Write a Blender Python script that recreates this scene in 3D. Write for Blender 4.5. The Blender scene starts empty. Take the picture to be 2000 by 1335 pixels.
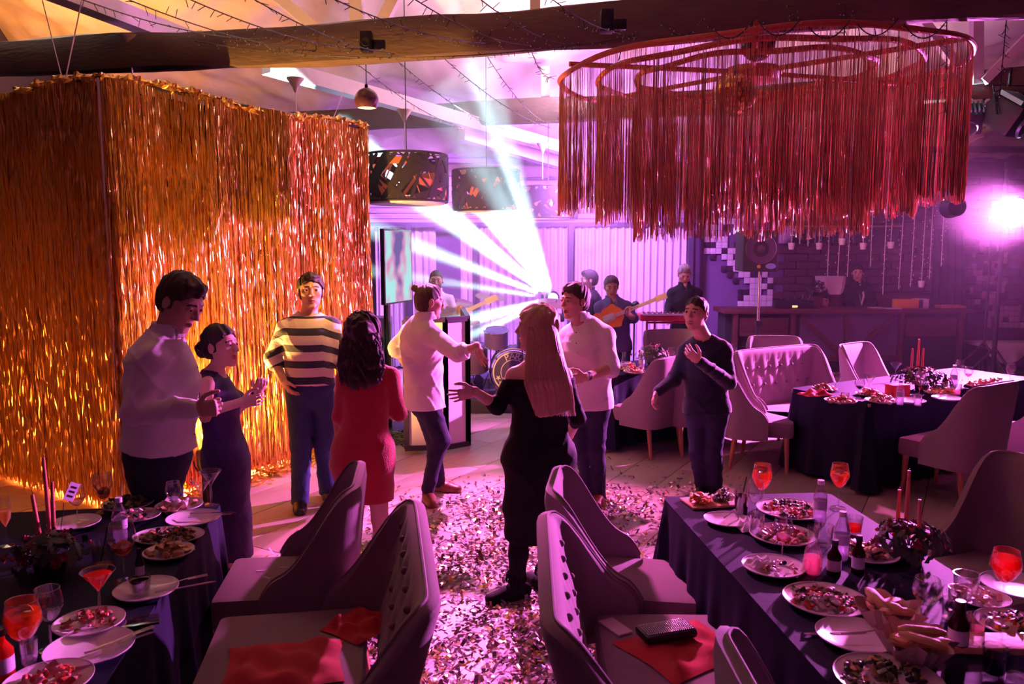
import bpy, bmesh, math, random
import numpy as np
from mathutils import Vector, Matrix, Euler
random.seed(7)
rng = np.random.default_rng(7)
S = bpy.context.scene
C = S.collection
PI = math.pi
# ------------------------------------------------------------------ camera
FPX = 1556.0
PITCH = math.atan(181.5 / FPX)
CAMZ = 2.0
cd = bpy.data.cameras.new('camera'); cam = bpy.data.objects.new('camera', cd); C.objects.link(cam)
cd.sensor_width = 36.0; cd.lens = FPX / 2000 * 36.0; cd.clip_start = 0.05; cd.clip_end = 60
cam.location = (0, 0, CAMZ); cam.rotation_euler = (PI / 2 - PITCH, 0, 0)
S.camera = cam
cd.dof.use_dof = True; cd.dof.focus_distance = 5.6; cd.dof.aperture_fstop = 5.6
# ------------------------------------------------------------------ colour, world
S.view_settings.view_transform = 'Standard'; S.view_settings.look = 'None'
S.view_settings.gamma = 1.0; S.view_settings.exposure = -0.8
S.view_settings.use_curve_mapping = False
w = bpy.data.worlds.new('world'); S.world = w; w.use_nodes = True
w.node_tree.nodes['Background'].inputs[0].default_value = (0.12, 0.03, 0.10, 1)
w.node_tree.nodes['Background'].inputs[1].default_value = 0.03
# ------------------------------------------------------------------ lights
def look(o, target):
    d = Vector(target) - Vector(o.location)
    o.rotation_euler = d.to_track_quat('-Z', 'Y').to_euler()
def lamp(kind, name, loc, target, energy, color, **kw):
    l = bpy.data.lights.new(name, kind); l.energy = energy; l.color = color
    for k, v in kw.items(): setattr(l, k, v)
    o = bpy.data.objects.new(name, l); C.objects.link(o); o.location = loc
    if target is not None: look(o, target)
    return o
MAG = (1.0, 0.10, 0.62); PUR = (0.62, 0.12, 1.0); ORA = (1.0, 0.46, 0.09); CYA = (0.55, 0.95, 1.0)
# key: stage lamp on the tall stand at the right, sweeping the dance floor
lamp('SPOT', 'magenta_key', (6.22, 9.86, 2.52), (0.1, 4.9, 0.3), 25000, (0.95, 0.17, 0.88), spot_size=1.25, spot_blend=0.6, shadow_soft_size=0.07)
# second stage lamp hung from the far beam at the right
lamp('SPOT', 'magenta_hung', (4.98, 8.62, 3.30), (-0.35, 5.0, 0.0), 2600, (1.0, 0.14, 0.52), spot_size=1.08, spot_blend=0.8, shadow_soft_size=0.07)
lamp('SPOT', 'floor_pink', (-0.5, 8.25, 3.45), (0.10, 5.0, 0.0), 6000, (1.0, 0.15, 0.66), spot_size=0.86, spot_blend=0.6, shadow_soft_size=0.06)  # added pink spot without a fixture, brightens the dance floor
lamp('SPOT', 'violet_wash', (1.2, 10.2, 3.3), (-0.3, 13.6, 1.2), 4200, (0.60, 0.20, 1.0), spot_size=2.4, spot_blend=0.8, shadow_soft_size=0.2)
lamp('SPOT', 'violet_wash_left', (-1.0, 10.8, 3.0), (-2.0, 13.5, 1.4), 2200, (0.62, 0.24, 1.0), spot_size=2.0, spot_blend=0.8, shadow_soft_size=0.15)  # added wash without a fixture, brightens the left drapes
lamp('SPOT', 'bar_wash', (4.6, 9.2, 3.3), (5.0, 13.5, 1.5), 110, (0.85, 0.03, 0.45), spot_size=1.9, spot_blend=0.8, shadow_soft_size=0.2)
lamp('SPOT', 'ceiling_violet', (2.0, 11.6, 2.5), (1.4, 10.4, 4.6), 760, (0.72, 0.22, 1.0), spot_size=2.6, spot_blend=0.8, shadow_soft_size=0.2)
lamp('SPOT', 'ceiling_pink', (0.8, 9.4, 3.55), (-0.4, 9.3, 4.9), 620, (1.0, 0.50, 0.75), spot_size=2.7, spot_blend=0.8, shadow_soft_size=0.2)
lamp('SPOT', 'ceiling_right', (4.6, 9.0, 3.6), (4.0, 9.8, 4.9), 260, (1.0, 0.50, 0.72), spot_size=2.7, spot_blend=0.8, shadow_soft_size=0.2)
# warm uplights of the tinsel booth, then two added spots before it
lamp('SPOT', 'booth_uplight', (-2.42, 6.02, 0.50), (-2.45, 6.9, 1.5), 2300, ORA, spot_size=2.6, spot_blend=0.6, shadow_soft_size=0.05)
lamp('AREA', 'booth_inner', (-3.0, 7.7, 0.95), (-2.1, 6.9, 0.8), 2300, ORA, size=1.3, spread=1.9)
lamp('AREA', 'booth_inner_left', (-4.0, 7.3, 0.95), (-3.75, 6.3, 0.9), 1200, (1.0, 0.20, 0.03), size=1.3, spread=1.9)
lamp('SPOT', 'ceiling_orange', (-4.4, 8.0, 3.3), (-4.6, 8.8, 4.9), 800, (1.0, 0.33, 0.04), spot_size=2.6, spot_blend=0.8, shadow_soft_size=0.2)
lamp('SPOT', 'booth_front', (0.1, 5.35, 3.35), (-2.15, 7.1, 1.15), 950, (1.0, 0.46, 0.10), spot_size=0.74, spot_blend=0.6, shadow_soft_size=0.05)  # added warm spot without a fixture, lights the wide tinsel side
lamp('SPOT', 'booth_left_front', (-4.7, 4.4, 0.5), (-3.7, 6.3, 0.7), 420, (1.0, 0.24, 0.04), spot_size=1.7, spot_blend=0.7, shadow_soft_size=0.05)  # added unseen spot low at the left, lights the left tinsel side
# unseen faint warm fill added behind the camera
lamp('AREA', 'house_fill', (0.5, -1.8, 3.6), (0.4, 4.0, 0.6), 3, (1.0, 0.42, 0.42), size=2.5)
# red front light on the dancers and the chandelier
lamp('SPOT', 'red_front', (-0.4, 0.2, 3.7), (0.3, 7.0, 1.6), 14, (1.0, 0.24, 0.16), spot_size=1.5, spot_blend=0.9, shadow_soft_size=0.3)
# beams of the moving heads on the stage
BEAM_SRC = Vector((0.58, 11.2, 1.31))
for k, (tx, ty, tz, half, e) in enumerate([
        (-1.55, 8.7, 4.15, 2.6, 6200), (-1.05, 8.3, 4.1, 2.8, 6500), (-0.55, 8.6, 4.0, 1.6, 3500), (-1.6, 9.6, 3.0, 2.4, 3600),
        (-2.0, 10.0, 2.35, 1.8, 2400), (-1.95, 9.0, 3.4, 1.8, 3600), (-.3, 8.9, 4.0, 1.5, 1500), (-1.9, 10.0, 1.75, 1.2, 1500), (-1.15, 9.4, 0.95, 1.4, 1600), (-1.0, 9.4, 0.75, 1.3, 1400), (-0.7, 9.3, 1.15, 1.2, 1200),
        (2.6, 9.6, 2.3, 1.2, 900), (2.9, 9.9, 2.55, 1.2, 800)]):
    lamp('SPOT', 'beam_light' if k == 0 else 'beam_light.%03d' % k, BEAM_SRC, (tx, ty, tz), e * 38, CYA,
         spot_size=math.radians(4.0 * half), spot_blend=1.0, shadow_soft_size=0.03)
# ------------------------------------------------------------------ pixel -> point helpers
CP, SP = math.cos(PITCH), math.sin(PITCH)
def ray(px, py):
    a = (px - 1000) / FPX; b = (667.5 - py) / FPX
    return Vector((a, CP + b * SP, -SP + b * CP))
def W(px, py, D):
    r = ray(px, py); t = D / r.y
    return Vector((r.x * t, D, CAMZ + r.z * t))
def G(px, py, z=0.0):
    r = ray(px, py); t = (z - CAMZ) / r.z
    return Vector((r.x * t, r.y * t, z))
# ------------------------------------------------------------------ materials
def newmat(name):
    m = bpy.data.materials.new(name); m.use_nodes = True
    nt = m.node_tree; b = nt.nodes['Principled BSDF']
    return m, nt, b
MATS = {}
def mat(name, col, rough=0.6, metal=0.0, var=0.12, scale=6.0, bump=0.0, bscale=40.0, emit=None, estr=0.0, sheen=0.0, coat=0.0, trans=0.0, stretch=None, spec=0.5, sss=0.0, alpha=1.0):
    if name in MATS: return MATS[name]
    m, nt, b = newmat(name); N = nt.nodes; L = nt.links
    tc = N.new('ShaderNodeTexCoord'); mp = N.new('ShaderNodeMapping'); L.new(tc.outputs['Object'], mp.inputs[0])
    if stretch: mp.inputs['Scale'].default_value = stretch
    nz = N.new('ShaderNodeTexNoise'); nz.inputs['Scale'].default_value = scale; nz.inputs['Detail'].default_value = 4
    L.new(mp.outputs[0], nz.inputs['Vector'])
    mx = N.new('ShaderNodeMix'); mx.data_type = 'RGBA'
    c = np.array(col[:3], float)
    mx.inputs[6].default_value = (*np.clip(c * (1 - var), 0, 1), 1); mx.inputs[7].default_value = (*np.clip(c * (1 + var), 0, 1), 1)
    L.new(nz.outputs['Fac'], mx.inputs[0]); L.new(mx.outputs[2], b.inputs['Base Color'])
    b.inputs['Roughness'].default_value = rough; b.inputs['Metallic'].default_value = metal
    b.inputs['Specular IOR Level'].default_value = spec
    b.inputs['Sheen Weight'].default_value = sheen; b.inputs['Coat Weight'].default_value = coat
    b.inputs['Transmission Weight'].default_value = trans
    if sss: b.inputs['Subsurface Weight'].default_value = sss; b.inputs['Subsurface Radius'].default_value = (0.02, 0.008, 0.004)
    if alpha < 1: b.inputs['Alpha'].default_value = alpha
    if emit: b.inputs['Emission Color'].default_value = (*emit, 1); b.inputs['Emission Strength'].default_value = estr
    if bump:
        n2 = N.new('ShaderNodeTexNoise'); n2.inputs['Scale'].default_value = bscale; n2.inputs['Detail'].default_value = 3
        L.new(mp.outputs[0], n2.inputs['Vector'])
        bp = N.new('ShaderNodeBump'); bp.inputs['Strength'].default_value = bump; bp.inputs['Distance'].default_value = 0.01
        L.new(n2.outputs['Fac'], bp.inputs['Height']); L.new(bp.outputs[0], b.inputs['Normal'])
    MATS[name] = m; return m
def glassmat(name, tint=(1, 1, 1), rough=0.03):
    if name in MATS: return MATS[name]
    m, nt, b = newmat(name); N = nt.nodes; L = nt.links; N.remove(b)
    out = N['Material Output']
    lw = N.new('ShaderNodeLayerWeight'); lw.inputs['Blend'].default_value = 0.30
    nz = N.new('ShaderNodeTexNoise'); nz.inputs['Scale'].default_value = 60
    ra = N.new('ShaderNodeMapRange'); ra.inputs[3].default_value = rough; ra.inputs[4].default_value = rough + .05
    L.new(nz.outputs['Fac'], ra.inputs[0])
    tr = N.new('ShaderNodeBsdfTransparent'); tr.inputs[0].default_value = (*tint, 1)
    gl = N.new('ShaderNodeBsdfGlossy'); L.new(ra.outputs[0], gl.inputs['Roughness'])
    mp = N.new('ShaderNodeMapRange'); mp.inputs[3].default_value = 0.10; mp.inputs[4].default_value = 0.95
    L.new(lw.outputs['Facing'], mp.inputs[0])
    mx = N.new('ShaderNodeMixShader'); L.new(mp.outputs[0], mx.inputs[0]); L.new(tr.outputs[0], mx.inputs[1]); L.new(gl.outputs[0], mx.inputs[2])
    L.new(mx.outputs[0], out.inputs['Surface']); MATS[name] = m; return m
def liquidmat(name, col):
    if name in MATS: return MATS[name]
    m, nt, b = newmat(name); N = nt.nodes; L = nt.links; out = N['Material Output']
    nz = N.new('ShaderNodeTexNoise'); nz.inputs['Scale'].default_value = 30
    mx0 = N.new('ShaderNodeMix'); mx0.data_type = 'RGBA'; c = np.array(col)
    mx0.inputs[6].default_value = (*(c * .75), 1); mx0.inputs[7].default_value = (*np.clip(c * 1.15, 0, 1), 1); L.new(nz.outputs['Fac'], mx0.inputs[0])
    L.new(mx0.outputs[2], b.inputs['Base Color']); b.inputs['Roughness'].default_value = 0.03
    tl = N.new('ShaderNodeBsdfTranslucent'); L.new(mx0.outputs[2], tl.inputs[0])
    tr = N.new('ShaderNodeBsdfTransparent'); L.new(mx0.outputs[2], tr.inputs[0])
    m1 = N.new('ShaderNodeMixShader'); m1.inputs[0].default_value = .5; L.new(tl.outputs[0], m1.inputs[1]); L.new(tr.outputs[0], m1.inputs[2])
    m2 = N.new('ShaderNodeMixShader'); m2.inputs[0].default_value = .72; L.new(b.outputs[0], m2.inputs[1]); L.new(m1.outputs[0], m2.inputs[2])
    L.new(m2.outputs[0], out.inputs['Surface']); MATS[name] = m; return m
def foilmat(name, col, rough=0.28, transl=0.35, tcol=None, trlow=None):
    """shiny foil ribbon: metallic gloss, thin enough that light behind it shows through"""
    if name in MATS: return MATS[name]
    m, nt, b = newmat(name); N = nt.nodes; L = nt.links; out = N['Material Output']
    tc = N.new('ShaderNodeTexCoord'); nz = N.new('ShaderNodeTexNoise'); nz.inputs['Scale'].default_value = 25; nz.inputs['Detail'].default_value = 5
    L.new(tc.outputs['Object'], nz.inputs['Vector'])
    mx = N.new('ShaderNodeMix'); mx.data_type = 'RGBA'; c = np.array(col)
    mx.inputs[6].default_value = (*(c * .6), 1); mx.inputs[7].default_value = (*np.clip(c * 1.25, 0, 1), 1)
    L.new(nz.outputs['Fac'], mx.inputs[0]); L.new(mx.outputs[2], b.inputs['Base Color'])
    b.inputs['Metallic'].default_value = 0.92; b.inputs['Roughness'].default_value = rough
    tl = N.new('ShaderNodeBsdfTranslucent'); tl.inputs[0].default_value = (*(tcol or col), 1)
    ms = N.new('ShaderNodeMixShader'); ms.inputs[0].default_value = transl
    L.new(b.outputs[0], ms.inputs[1]); L.new(tl.outputs[0], ms.inputs[2]); L.new(ms.outputs[0], out.inputs['Surface'])
    MATS[name] = m; return m
# ------------------------------------------------------------------ mesh builder
class MB:
    def __init__(s): s.v = []; s.f = []; s.m = []
    def add(s, vs, fs, mi=0):
        o = len(s.v); s.v.extend([tuple(p) for p in vs]); s.f.extend([tuple(i + o for i in f) for f in fs]); s.m.extend([mi] * len(fs)); return s
    def box(s, x0, x1, y0, y1, z0, z1, mi=0, M=None, bev=0.0):
        if bev > 0:
            b = min(bev, (x1 - x0) / 2.01, (y1 - y0) / 2.01, (z1 - z0) / 2.01)
            bm = bmesh.new(); bmesh.ops.create_cube(bm, size=1.0)
            for v in bm.verts: v.co = Vector(((x0 + x1) / 2 + v.co.x * (x1 - x0), (y0 + y1) / 2 + v.co.y * (y1 - y0), (z0 + z1) / 2 + v.co.z * (z1 - z0)))
            bmesh.ops.bevel(bm, geom=bm.edges[:], offset=b, segments=2, affect='EDGES', profile=0.6)
            vs = [v.co.copy() for v in bm.verts]; bm.verts.index_update(); fs = [[v.index for v in f.verts] for f in bm.faces]; bm.free()
        else:
            vs = [Vector((x, y, z)) for x in (x0, x1) for y in (y0, y1) for z in (z0, z1)]
            fs = [(0, 1, 3, 2), (4, 6, 7, 5), (0, 4, 5, 1), (2, 3, 7, 6), (0, 2, 6, 4), (1, 5, 7, 3)]
        if M is not None: vs = [M @ v for v in vs]
        return s.add(vs, fs, mi)
    def lathe(s, prof, seg=20, at=(0, 0, 0), mi=0, M=None, sx=1, sy=1):
        vs = []; fs = []; n = len(prof)
        for r, z in prof:
            for k in range(seg):
                a = 2 * PI * k / seg; vs.append(Vector((r * math.cos(a) * sx + at[0], r * math.sin(a) * sy + at[1], z + at[2])))
        for i in range(n - 1):
            for k in range(seg):
                k2 = (k + 1) % seg; fs.append((i * seg + k, i * seg + k2, (i + 1) * seg + k2, (i + 1) * seg + k))
        if prof[0][0] > 1e-6 and False: pass
        if M is not None: vs = [M @ v for v in vs]
        return s.add(vs, fs, mi)
    def tube(s, pts, r, seg=8, mi=0, cap=True, closed=False, flat=1.0):
        pts = [Vector(p) for p in pts]; n = len(pts)
        rs = r if isinstance(r, (list, tuple)) else [r] * n
        vs = []; fs = []; prev = None
        for i, p in enumerate(pts):
            if closed: t = pts[(i + 1) % n] - pts[i - 1]
            else: t = pts[min(i + 1, n - 1)] - pts[max(i - 1, 0)]
            t.normalize()
            if prev is None:
                a = Vector((0, 0, 1)) if abs(t.z) < .9 else Vector((1, 0, 0)); u = t.cross(a).normalized()
            else: u = (prev - t * prev.dot(t)).normalized()
            prev = u; v = t.cross(u)
            for k in range(seg):
                an = 2 * PI * k / seg; vs.append(p + (u * math.cos(an) + v * math.sin(an) * flat) * rs[i])
        m = n if closed else n - 1
        for i in range(m):
            j = (i + 1) % n
            for k in range(seg):
                k2 = (k + 1) % seg; fs.append((i * seg + k, i * seg + k2, j * seg + k2, j * seg + k))
        if cap and not closed: fs.append(tuple(range(seg))[::-1]); fs.append(tuple((n - 1) * seg + k for k in range(seg)))
        return s.add(vs, fs, mi)
    def sphere(s, c, r, seg=12, rings=8, mi=0, sc=(1, 1, 1)):
        prof = [(max(1e-5, r * math.sin(PI * i / rings)), -r * math.cos(PI * i / rings)) for i in range(rings + 1)]
        vs0 = len(s.v); s.lathe(prof, seg, mi=mi)
        for i in range(vs0, len(s.v)):
            x, y, z = s.v[i]; s.v[i] = (x * sc[0] + c[0], y * sc[1] + c[1], z * sc[2] + c[2])
        return s
    def grid(s, fn, nu, nv, mi=0, closeu=False):
        vs = [fn(i / (nu if closeu else nu - 1), j / (nv - 1)) for i in range(nu) for j in range(nv)]; fs = []
        for i in range(nu if closeu else nu - 1):
            for j in range(nv - 1):
                i2 = (i + 1) % nu; fs.append((i * nv + j, i2 * nv + j, i2 * nv + j + 1, i * nv + j + 1))
        return s.add(vs, fs, mi)
    def build(s, name, mats, parent=None, loc=None, smooth=True, rot=None):
        me = bpy.data.meshes.new(name); me.from_pydata([tuple(v) for v in s.v], [], s.f)
        if not isinstance(mats, (list, tuple)): mats = [mats]
        for m in mats: me.materials.append(m)
        if len(mats) > 1: me.polygons.foreach_set('material_index', s.m)
        if smooth:
            me.polygons.foreach_set('use_smooth', [True] * len(me.polygons))
            try: me.set_sharp_from_angle(angle=math.radians(38))
            except Exception: pass
        me.update()
        o = bpy.data.objects.new(name, me); C.objects.link(o)
        if parent is not None: o.parent = parent
        if loc is not None: o.location = loc
        if rot is not None: o.rotation_euler = rot
        return o
def thing(name, label, cat, loc=(0, 0, 0), rz=0, group=None):
    o = bpy.data.objects.new(name, None); C.objects.link(o); o.empty_display_size = .05
    o.location = loc; o.rotation_euler = (0, 0, rz); o['label'] = label; o['category'] = cat
    if group: o['group'] = group
    return o
def tag(o, label, cat, group=None):
    o['label'] = label; o['category'] = cat
    if group: o['group'] = group
    return o
def struct(o): o['kind'] = 'structure'; return o
def stuff(o): o['kind'] = 'stuff'; return o
def copy_tree(o, loc=None, rz=None, label=None, group=None, parent=None, scale=None):
    c = o.copy(); C.objects.link(c)
    if parent is not None: c.parent = parent
    if loc is not None: c.location = loc
    if rz is not None: c.rotation_euler = (0, 0, rz)
    if scale is not None: c.scale = scale
    if label: c['label'] = label
    if group: c['group'] = group
    for ch in list(o.children): copy_tree(ch, parent=c)
    return c
def instance(me, name, parent, loc, rot=(0, 0, 0), sc=(1, 1, 1)):
    o = bpy.data.objects.new(name, me); C.objects.link(o); o.parent = parent; o.location = loc; o.rotation_euler = rot; o.scale = sc; return o
# ================================================================== THE ROOM
M_floor = mat('floor_wood', (0.40, 0.33, 0.27), rough=0.42, var=0.22, scale=3.0, bump=0.15, bscale=18, stretch=(1, 6, 1))
M_under = mat('floor_joint', (0.06, 0.045, 0.04), rough=0.9)
M_wallp = mat('wall_violet_paint', (0.15, 0.085, 0.20), rough=0.8, var=0.1, bump=0.1)
M_walld = mat('wall_dark_paint', (0.06, 0.045, 0.06), rough=0.85)
M_ceil = mat('ceiling_rough_plaster', (0.78, 0.66, 0.60), rough=0.9, var=0.35, scale=2.2, bump=1.0, bscale=6)
M_beam = mat('log_beam_wood', (0.11, 0.075, 0.06), rough=0.75, var=0.35, scale=5, bump=0.6, bscale=14, stretch=(.5, 3, 3))
M_white = mat('white_painted_timber', (0.62, 0.56, 0.58), rough=0.6, bump=0.1)
M_black = mat('black_metal', (0.012, 0.012, 0.015), rough=0.4, metal=0.3)
M_blackm = mat('matte_black', (0.010, 0.010, 0.012), rough=0.8)
# floor: base with planks laid on top, joints between them
RX0, RX1, RY0, RY1 = -6.2, 9.6, -2.6, 13.7
b = MB().box(RX0, RX1, RY0, RY1, -0.12, -0.006); floor = struct(b.build('floor', M_under, smooth=False))
ang = math.radians(60); ca, sa = math.cos(ang), math.sin(ang)
PL, PWd = 2.4, 0.40
pm = MB().box(-PL / 2 + .003, PL / 2 - .003, -PWd / 2 + .003, PWd / 2 - .003, -0.006, 0.0, bev=0.0015); proto = pm.build('floor_plank', M_floor); pmesh = proto.data; bpy.data.objects.remove(proto)
npl = 0; rest = MB()
for j in range(-40, 60):
    for i in range(-10, 12):
        u = (i + 0.37 * (j % 3)) * PL; v = j * PWd
        x = u * ca - v * sa + 1.0; y = u * sa + v * ca + 5.0
        if not (RX0 + .2 < x < RX1 - .2 and 2.0 < y < RY1 - .1): continue
        rr = 0.0009 * math.sin(i * 7.1 + j * 3.3)
        if abs(x) / max(y, 1) < .72 and y < 9.5 and npl < 290:
            instance(pmesh, 'floor_plank', floor, (x, y, rr), (0, 0, ang)); npl += 1
        else:
            Mx = Matrix.Translation((x, y, rr)) @ Matrix.Rotation(ang, 4, 'Z')
            rest.box(-PL / 2 + .003, PL / 2 - .003, -PWd / 2 + .003, PWd / 2 - .003, -0.006, 0.0, M=Mx)
stuff(rest.build('distant_planks', M_floor, floor, smooth=False))
# walls
struct(MB().box(RX0, RX1, 13.7, 13.9, 0, 5.2).build('wall_back', M_wallp, smooth=False))
struct(MB().box(RX0 - .2, RX0, RY0, 13.9, 0, 5.2).build('wall_left', M_walld, smooth=False))
struct(MB().box(RX1, RX1 + .2, RY0, 13.9, 0, 5.2).build('wall_right', M_walld, smooth=False))
struct(MB().box(RX0, RX1, RY0 - .2, RY0, 0, 5.2).build('wall_front', M_walld, smooth=False))
from mathutils import noise as mnoise
def ceil_z(y): return 5.0 if y < 8.6 else 5.0 - (y - 8.6) * 0.29
def cfn(u, v):
    x = RX0 - .1 + u * (RX1 - RX0 + .2); y = RY0 - .1 + v * (14 - RY0)
    z = ceil_z(y) + .05 * math.sin(x * 2.3 + y) + .04 * math.sin(y * 3.7 - x * 1.1) + .025 * math.sin(x * 7.1 + y * 5.3)
    q = Vector((x * 1.6, y * 1.6, 0)); z += .10 * mnoise.fractal(q, .8, 2.1, 5)
    return Vector((x, y, z))
ce = MB().grid(cfn, 240, 240); ceil_o = struct(ce.build('ceiling', M_ceil))
# horizontal siding on the upper back wall
wall_back = bpy.data.objects['wall_back']
M_siding = mat('violet_siding', (0.42, 0.30, 0.50), rough=0.6, bump=0.1)
sm = MB().box(0, 2.9, 0, .03, 0, .085, bev=.008).build('siding_board', M_siding); sme = sm.data; bpy.data.objects.remove(sm)
for i in range(2):
    for j in range(13):
        instance(sme, 'siding_board', wall_back, (-2.7 + i * 2.95, 13.66, 2.42 + j * .092))
# brick wall behind the bar
M_brick = mat('violet_brick', (0.085, 0.03, 0.055), rough=0.8, var=0.3, scale=9, bump=0.5)
bk = MB().box(0, .39, 0, .05, 0, .118, bev=.008).build('brick', M_brick); bme = bk.data; bpy.data.objects.remove(bk)
nb = 0
for j in range(20):
    for i in range(11):
        x = 4.45 + i * .405 + (.2 if j % 2 else 0)
        if x + .39 > 8.75: continue
        instance(bme, 'brick', wall_back, (x, 13.645 + .008 * math.sin(i * 3.1 + j * 1.7), 0.9 + j * .128), sc=(1, 1, 1)); nb += 1
# mosaics of small square tiles
M_tl = mat('pale_mosaic_tile', (0.75, 0.66, 0.72), rough=0.35, var=0.25, scale=1.5)
M_td = mat('dark_mosaic_tile', (0.035, 0.02, 0.04), rough=0.35)
tms = []
for mm in (M_tl, M_td):
    q = MB().box(0, .096, 0, .02, 0, .096, bev=.004).build('mosaic_tile', mm); tms.append(q.data); bpy.data.objects.remove(q)
def mosaic(px0, px1, py0, py1, fn, D=13.64, cell=.10):
    a = W(px0, py1, D); c2 = W(px1, py0, D)
    nx = int((c2.x - a.x) / cell); nz = int((c2.z - a.z) / cell)
    for i in range(nx):
        for j in range(nz):
            v = fn(i / nx, j / nz)
            if v is None: continue
            instance(tms[0 if v else 1], 'mosaic_tile', wall_back, (a.x + i * cell, D, a.z + j * cell))
random.seed(3)
def f1(u, v):
    # diagonal drift of pale squares
    d = abs(u - (0.42 + 0.32 * math.sin(v * 5.2 + .6)))
    if d < .10 + .05 * math.sin(v * 19): return random.random() < .88
    if d < .30: return True if random.random() < .42 else (False if random.random() < .5 else None)
    return None
mosaic(1372, 1525, 425, 610, f1)
def f2(u, v):
    d = abs(u - (0.40 + 0.22 * math.sin(v * 6.0 + 2.2)))
    if d < .12: return random.random() < .8
    if d < .32: return True if random.random() < .40 else None
    return None
mosaic(1890, 2040, 395, 640, f2)
# log beams
def log(name, p0, p1, r0, r1, seed, m=M_beam, flat=.62):
    p0 = Vector(p0); p1 = Vector(p1); n = 40; t = (p1 - p0).normalized(); s_ = t.cross(Vector((0, 0, 1))).normalized(); u = Vector((0, 0, 1))
    vs = []; seg = 14; mb = MB(); rr = random.Random(seed); ph = [rr.uniform(0, 6) for _ in range(6)]
    for i in range(n):
        a = i / (n - 1); c = p0.lerp(p1, a) + u * .03 * math.sin(a * 9 + ph[0])
        for k in range(seg):
            an = 2 * PI * k / seg
            rad = (r0 + (r1 - r0) * a) * (1 + .07 * math.sin(a * 31 + ph[1] + an * 2) + .05 * math.sin(a * 57 + an * 3 + ph[2]))
            x = math.cos(an); z = math.sin(an); q = max(abs(x), abs(z)) ** .55
            vs.append(c + s_ * x * rad / q * flat + u * z * rad / q)
    fs = [(i * seg + k, i * seg + (k + 1) % seg, (i + 1) * seg + (k + 1) % seg, (i + 1) * seg + k) for i in range(n - 1) for k in range(seg)]
    fs += [tuple(range(seg)), tuple((n - 1) * seg + k for k in range(seg))]
    mb.add(vs, fs); return struct(mb.build(name, m))
log('trim_1', (-6.2, 7.75, 3.66), (6.0, 4.9, 3.66), .15, .17, 1)
log('trim_2', (-6.2, 12.6, 3.72), (9.6, 7.3, 3.78), .15, .16, 2)
log('trim_3', (-2.6, 13.3, 3.30), (4.5, 13.0, 3.25), .10, .10, 3)
# white purlins under the roof and white truss webs standing on the logs
def bar(mb, a, b_, w_, h_, mi=0):
    a = Vector(a); b_ = Vector(b_); t = (b_ - a).normalized(); up = Vector((0, 0, 1)) if abs(t.z) < .95 else Vector((0, 1, 0))
    s_ = t.cross(up).normalized() * w_ / 2; u = s_.cross(t).normalized() * h_ / 2
    vs = [p + q for p in (a, b_) for q in (s_ + u, s_ - u, -s_ - u, -s_ + u)]
    mb.add(vs, [(0, 1, 2, 3), (7, 6, 5, 4), (0, 4, 5, 1), (1, 5, 6, 2), (2, 6, 7, 3), (3, 7, 4, 0)], mi)
def purlin(n, a, c2):
    mb = MB(); bar(mb, a, c2, .16, .16); struct(mb.build('trim_%d' % n, M_white, smooth=False))
purlin(4, W(60, -40, 6.1), W(440, 108, 8.3))
purlin(5, W(520, 128, 8.4), W(1135, 300, 12.3))
purlin(6, W(900, 262, 11.3), W(1130, 330, 13.4))
def web(n, pa, pb, Da, Db, w_=.11):
    mb = MB(); bar(mb, W(*pa, Da), W(*pb, Db), w_, .09); struct(mb.build('trim_%d' % n, M_white, smooth=False))
web(7, (1907, 165), (1907, 10), 8.75, 8.75)
web(8, (1893, 160), (1755, -20), 8.8, 8.9)
web(9, (1920, 160), (2060, 20), 8.7, 8.6)
web(10, (700, 75), (690, -60), 7.0, 7.0)
web(11, (730, 75), (800, -60), 7.0, 7.0)
web(12, (620, 60), (480, -60), 7.1, 7.1)
web(13, (1045, 70), (1045, -40), 6.6, 6.6, .08)
web(14, (1065, 228), (1065, 130), 10.4, 10.4)
# window wall: pleated drapes between dark posts
M_drape = mat('pale_drape', (0.62, 0.52, 0.66), rough=0.85, var=0.05, scale=2)
def drape(name, px0, px1, D, label, z1=2.36, z0=.02):
    x0 = (px0 - 1000) / FPX * D; x1 = (px1 - 1000) / FPX * D; wd = x1 - x0; k = wd / .115
    def fn(u, v):
        a = u * k * 2 * PI + .8 * math.sin(u * 11)
        return Vector((u * wd, .045 * math.sin(a) * (.75 + .25 * (1 - v)) + .01 * math.sin(u * 40 + v * 6), z0 + (z1 - z0) * v))
    mb = MB().grid(fn, int(k * 10) + 2, 8)
    return tag(mb.build(name, M_drape, loc=(x0, D, 0)), label, 'curtain', 'drapes along the back wall')
drape('drape', 735, 798, 13.4, 'pleated pale drape farthest left, behind the wall screen')
drape('drape', 806, 852, 13.4, 'pleated pale drape behind the bearded guitarist')
drape('drape', 900, 926, 13.2, 'narrow pale drape beside the dark gap right of the bearded guitarist')
drape('drape', 933, 1108, 13.2, 'wide pleated drape washed out by the white light beams')
drape('drape', 1122, 1338, 13.2, 'wide violet pleated drape behind the keyboard player')
M_rail = mat('dark_rail', (0.05, 0.03, 0.07), rough=.5)
struct(MB().box(-2.5, 3.05, 13.1, 13.22, 2.37, 2.43).build('trim_15', M_rail, smooth=False))
for n_, px in ((16, 800), (17, 928), (18, 1114), (19, 1346)):
    x = (px - 1000) / FPX * 13.1; struct(MB().box(x - .04, x + .04, 13.04, 13.14, 0, 2.40 if n_ != 19 else 3.2).build('trim_%d' % n_, M_rail, smooth=False))
# low stage platform
M_stage = mat('stage_carpet', (0.03, 0.02, 0.045), rough=.9)
stage = MB().box(-.75, 1.0, 9.6, 11.9, 0, .16, bev=.01).build('drum_riser', M_stage)
tag(stage, 'low dark riser carrying the drum kit', 'stage')
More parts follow.
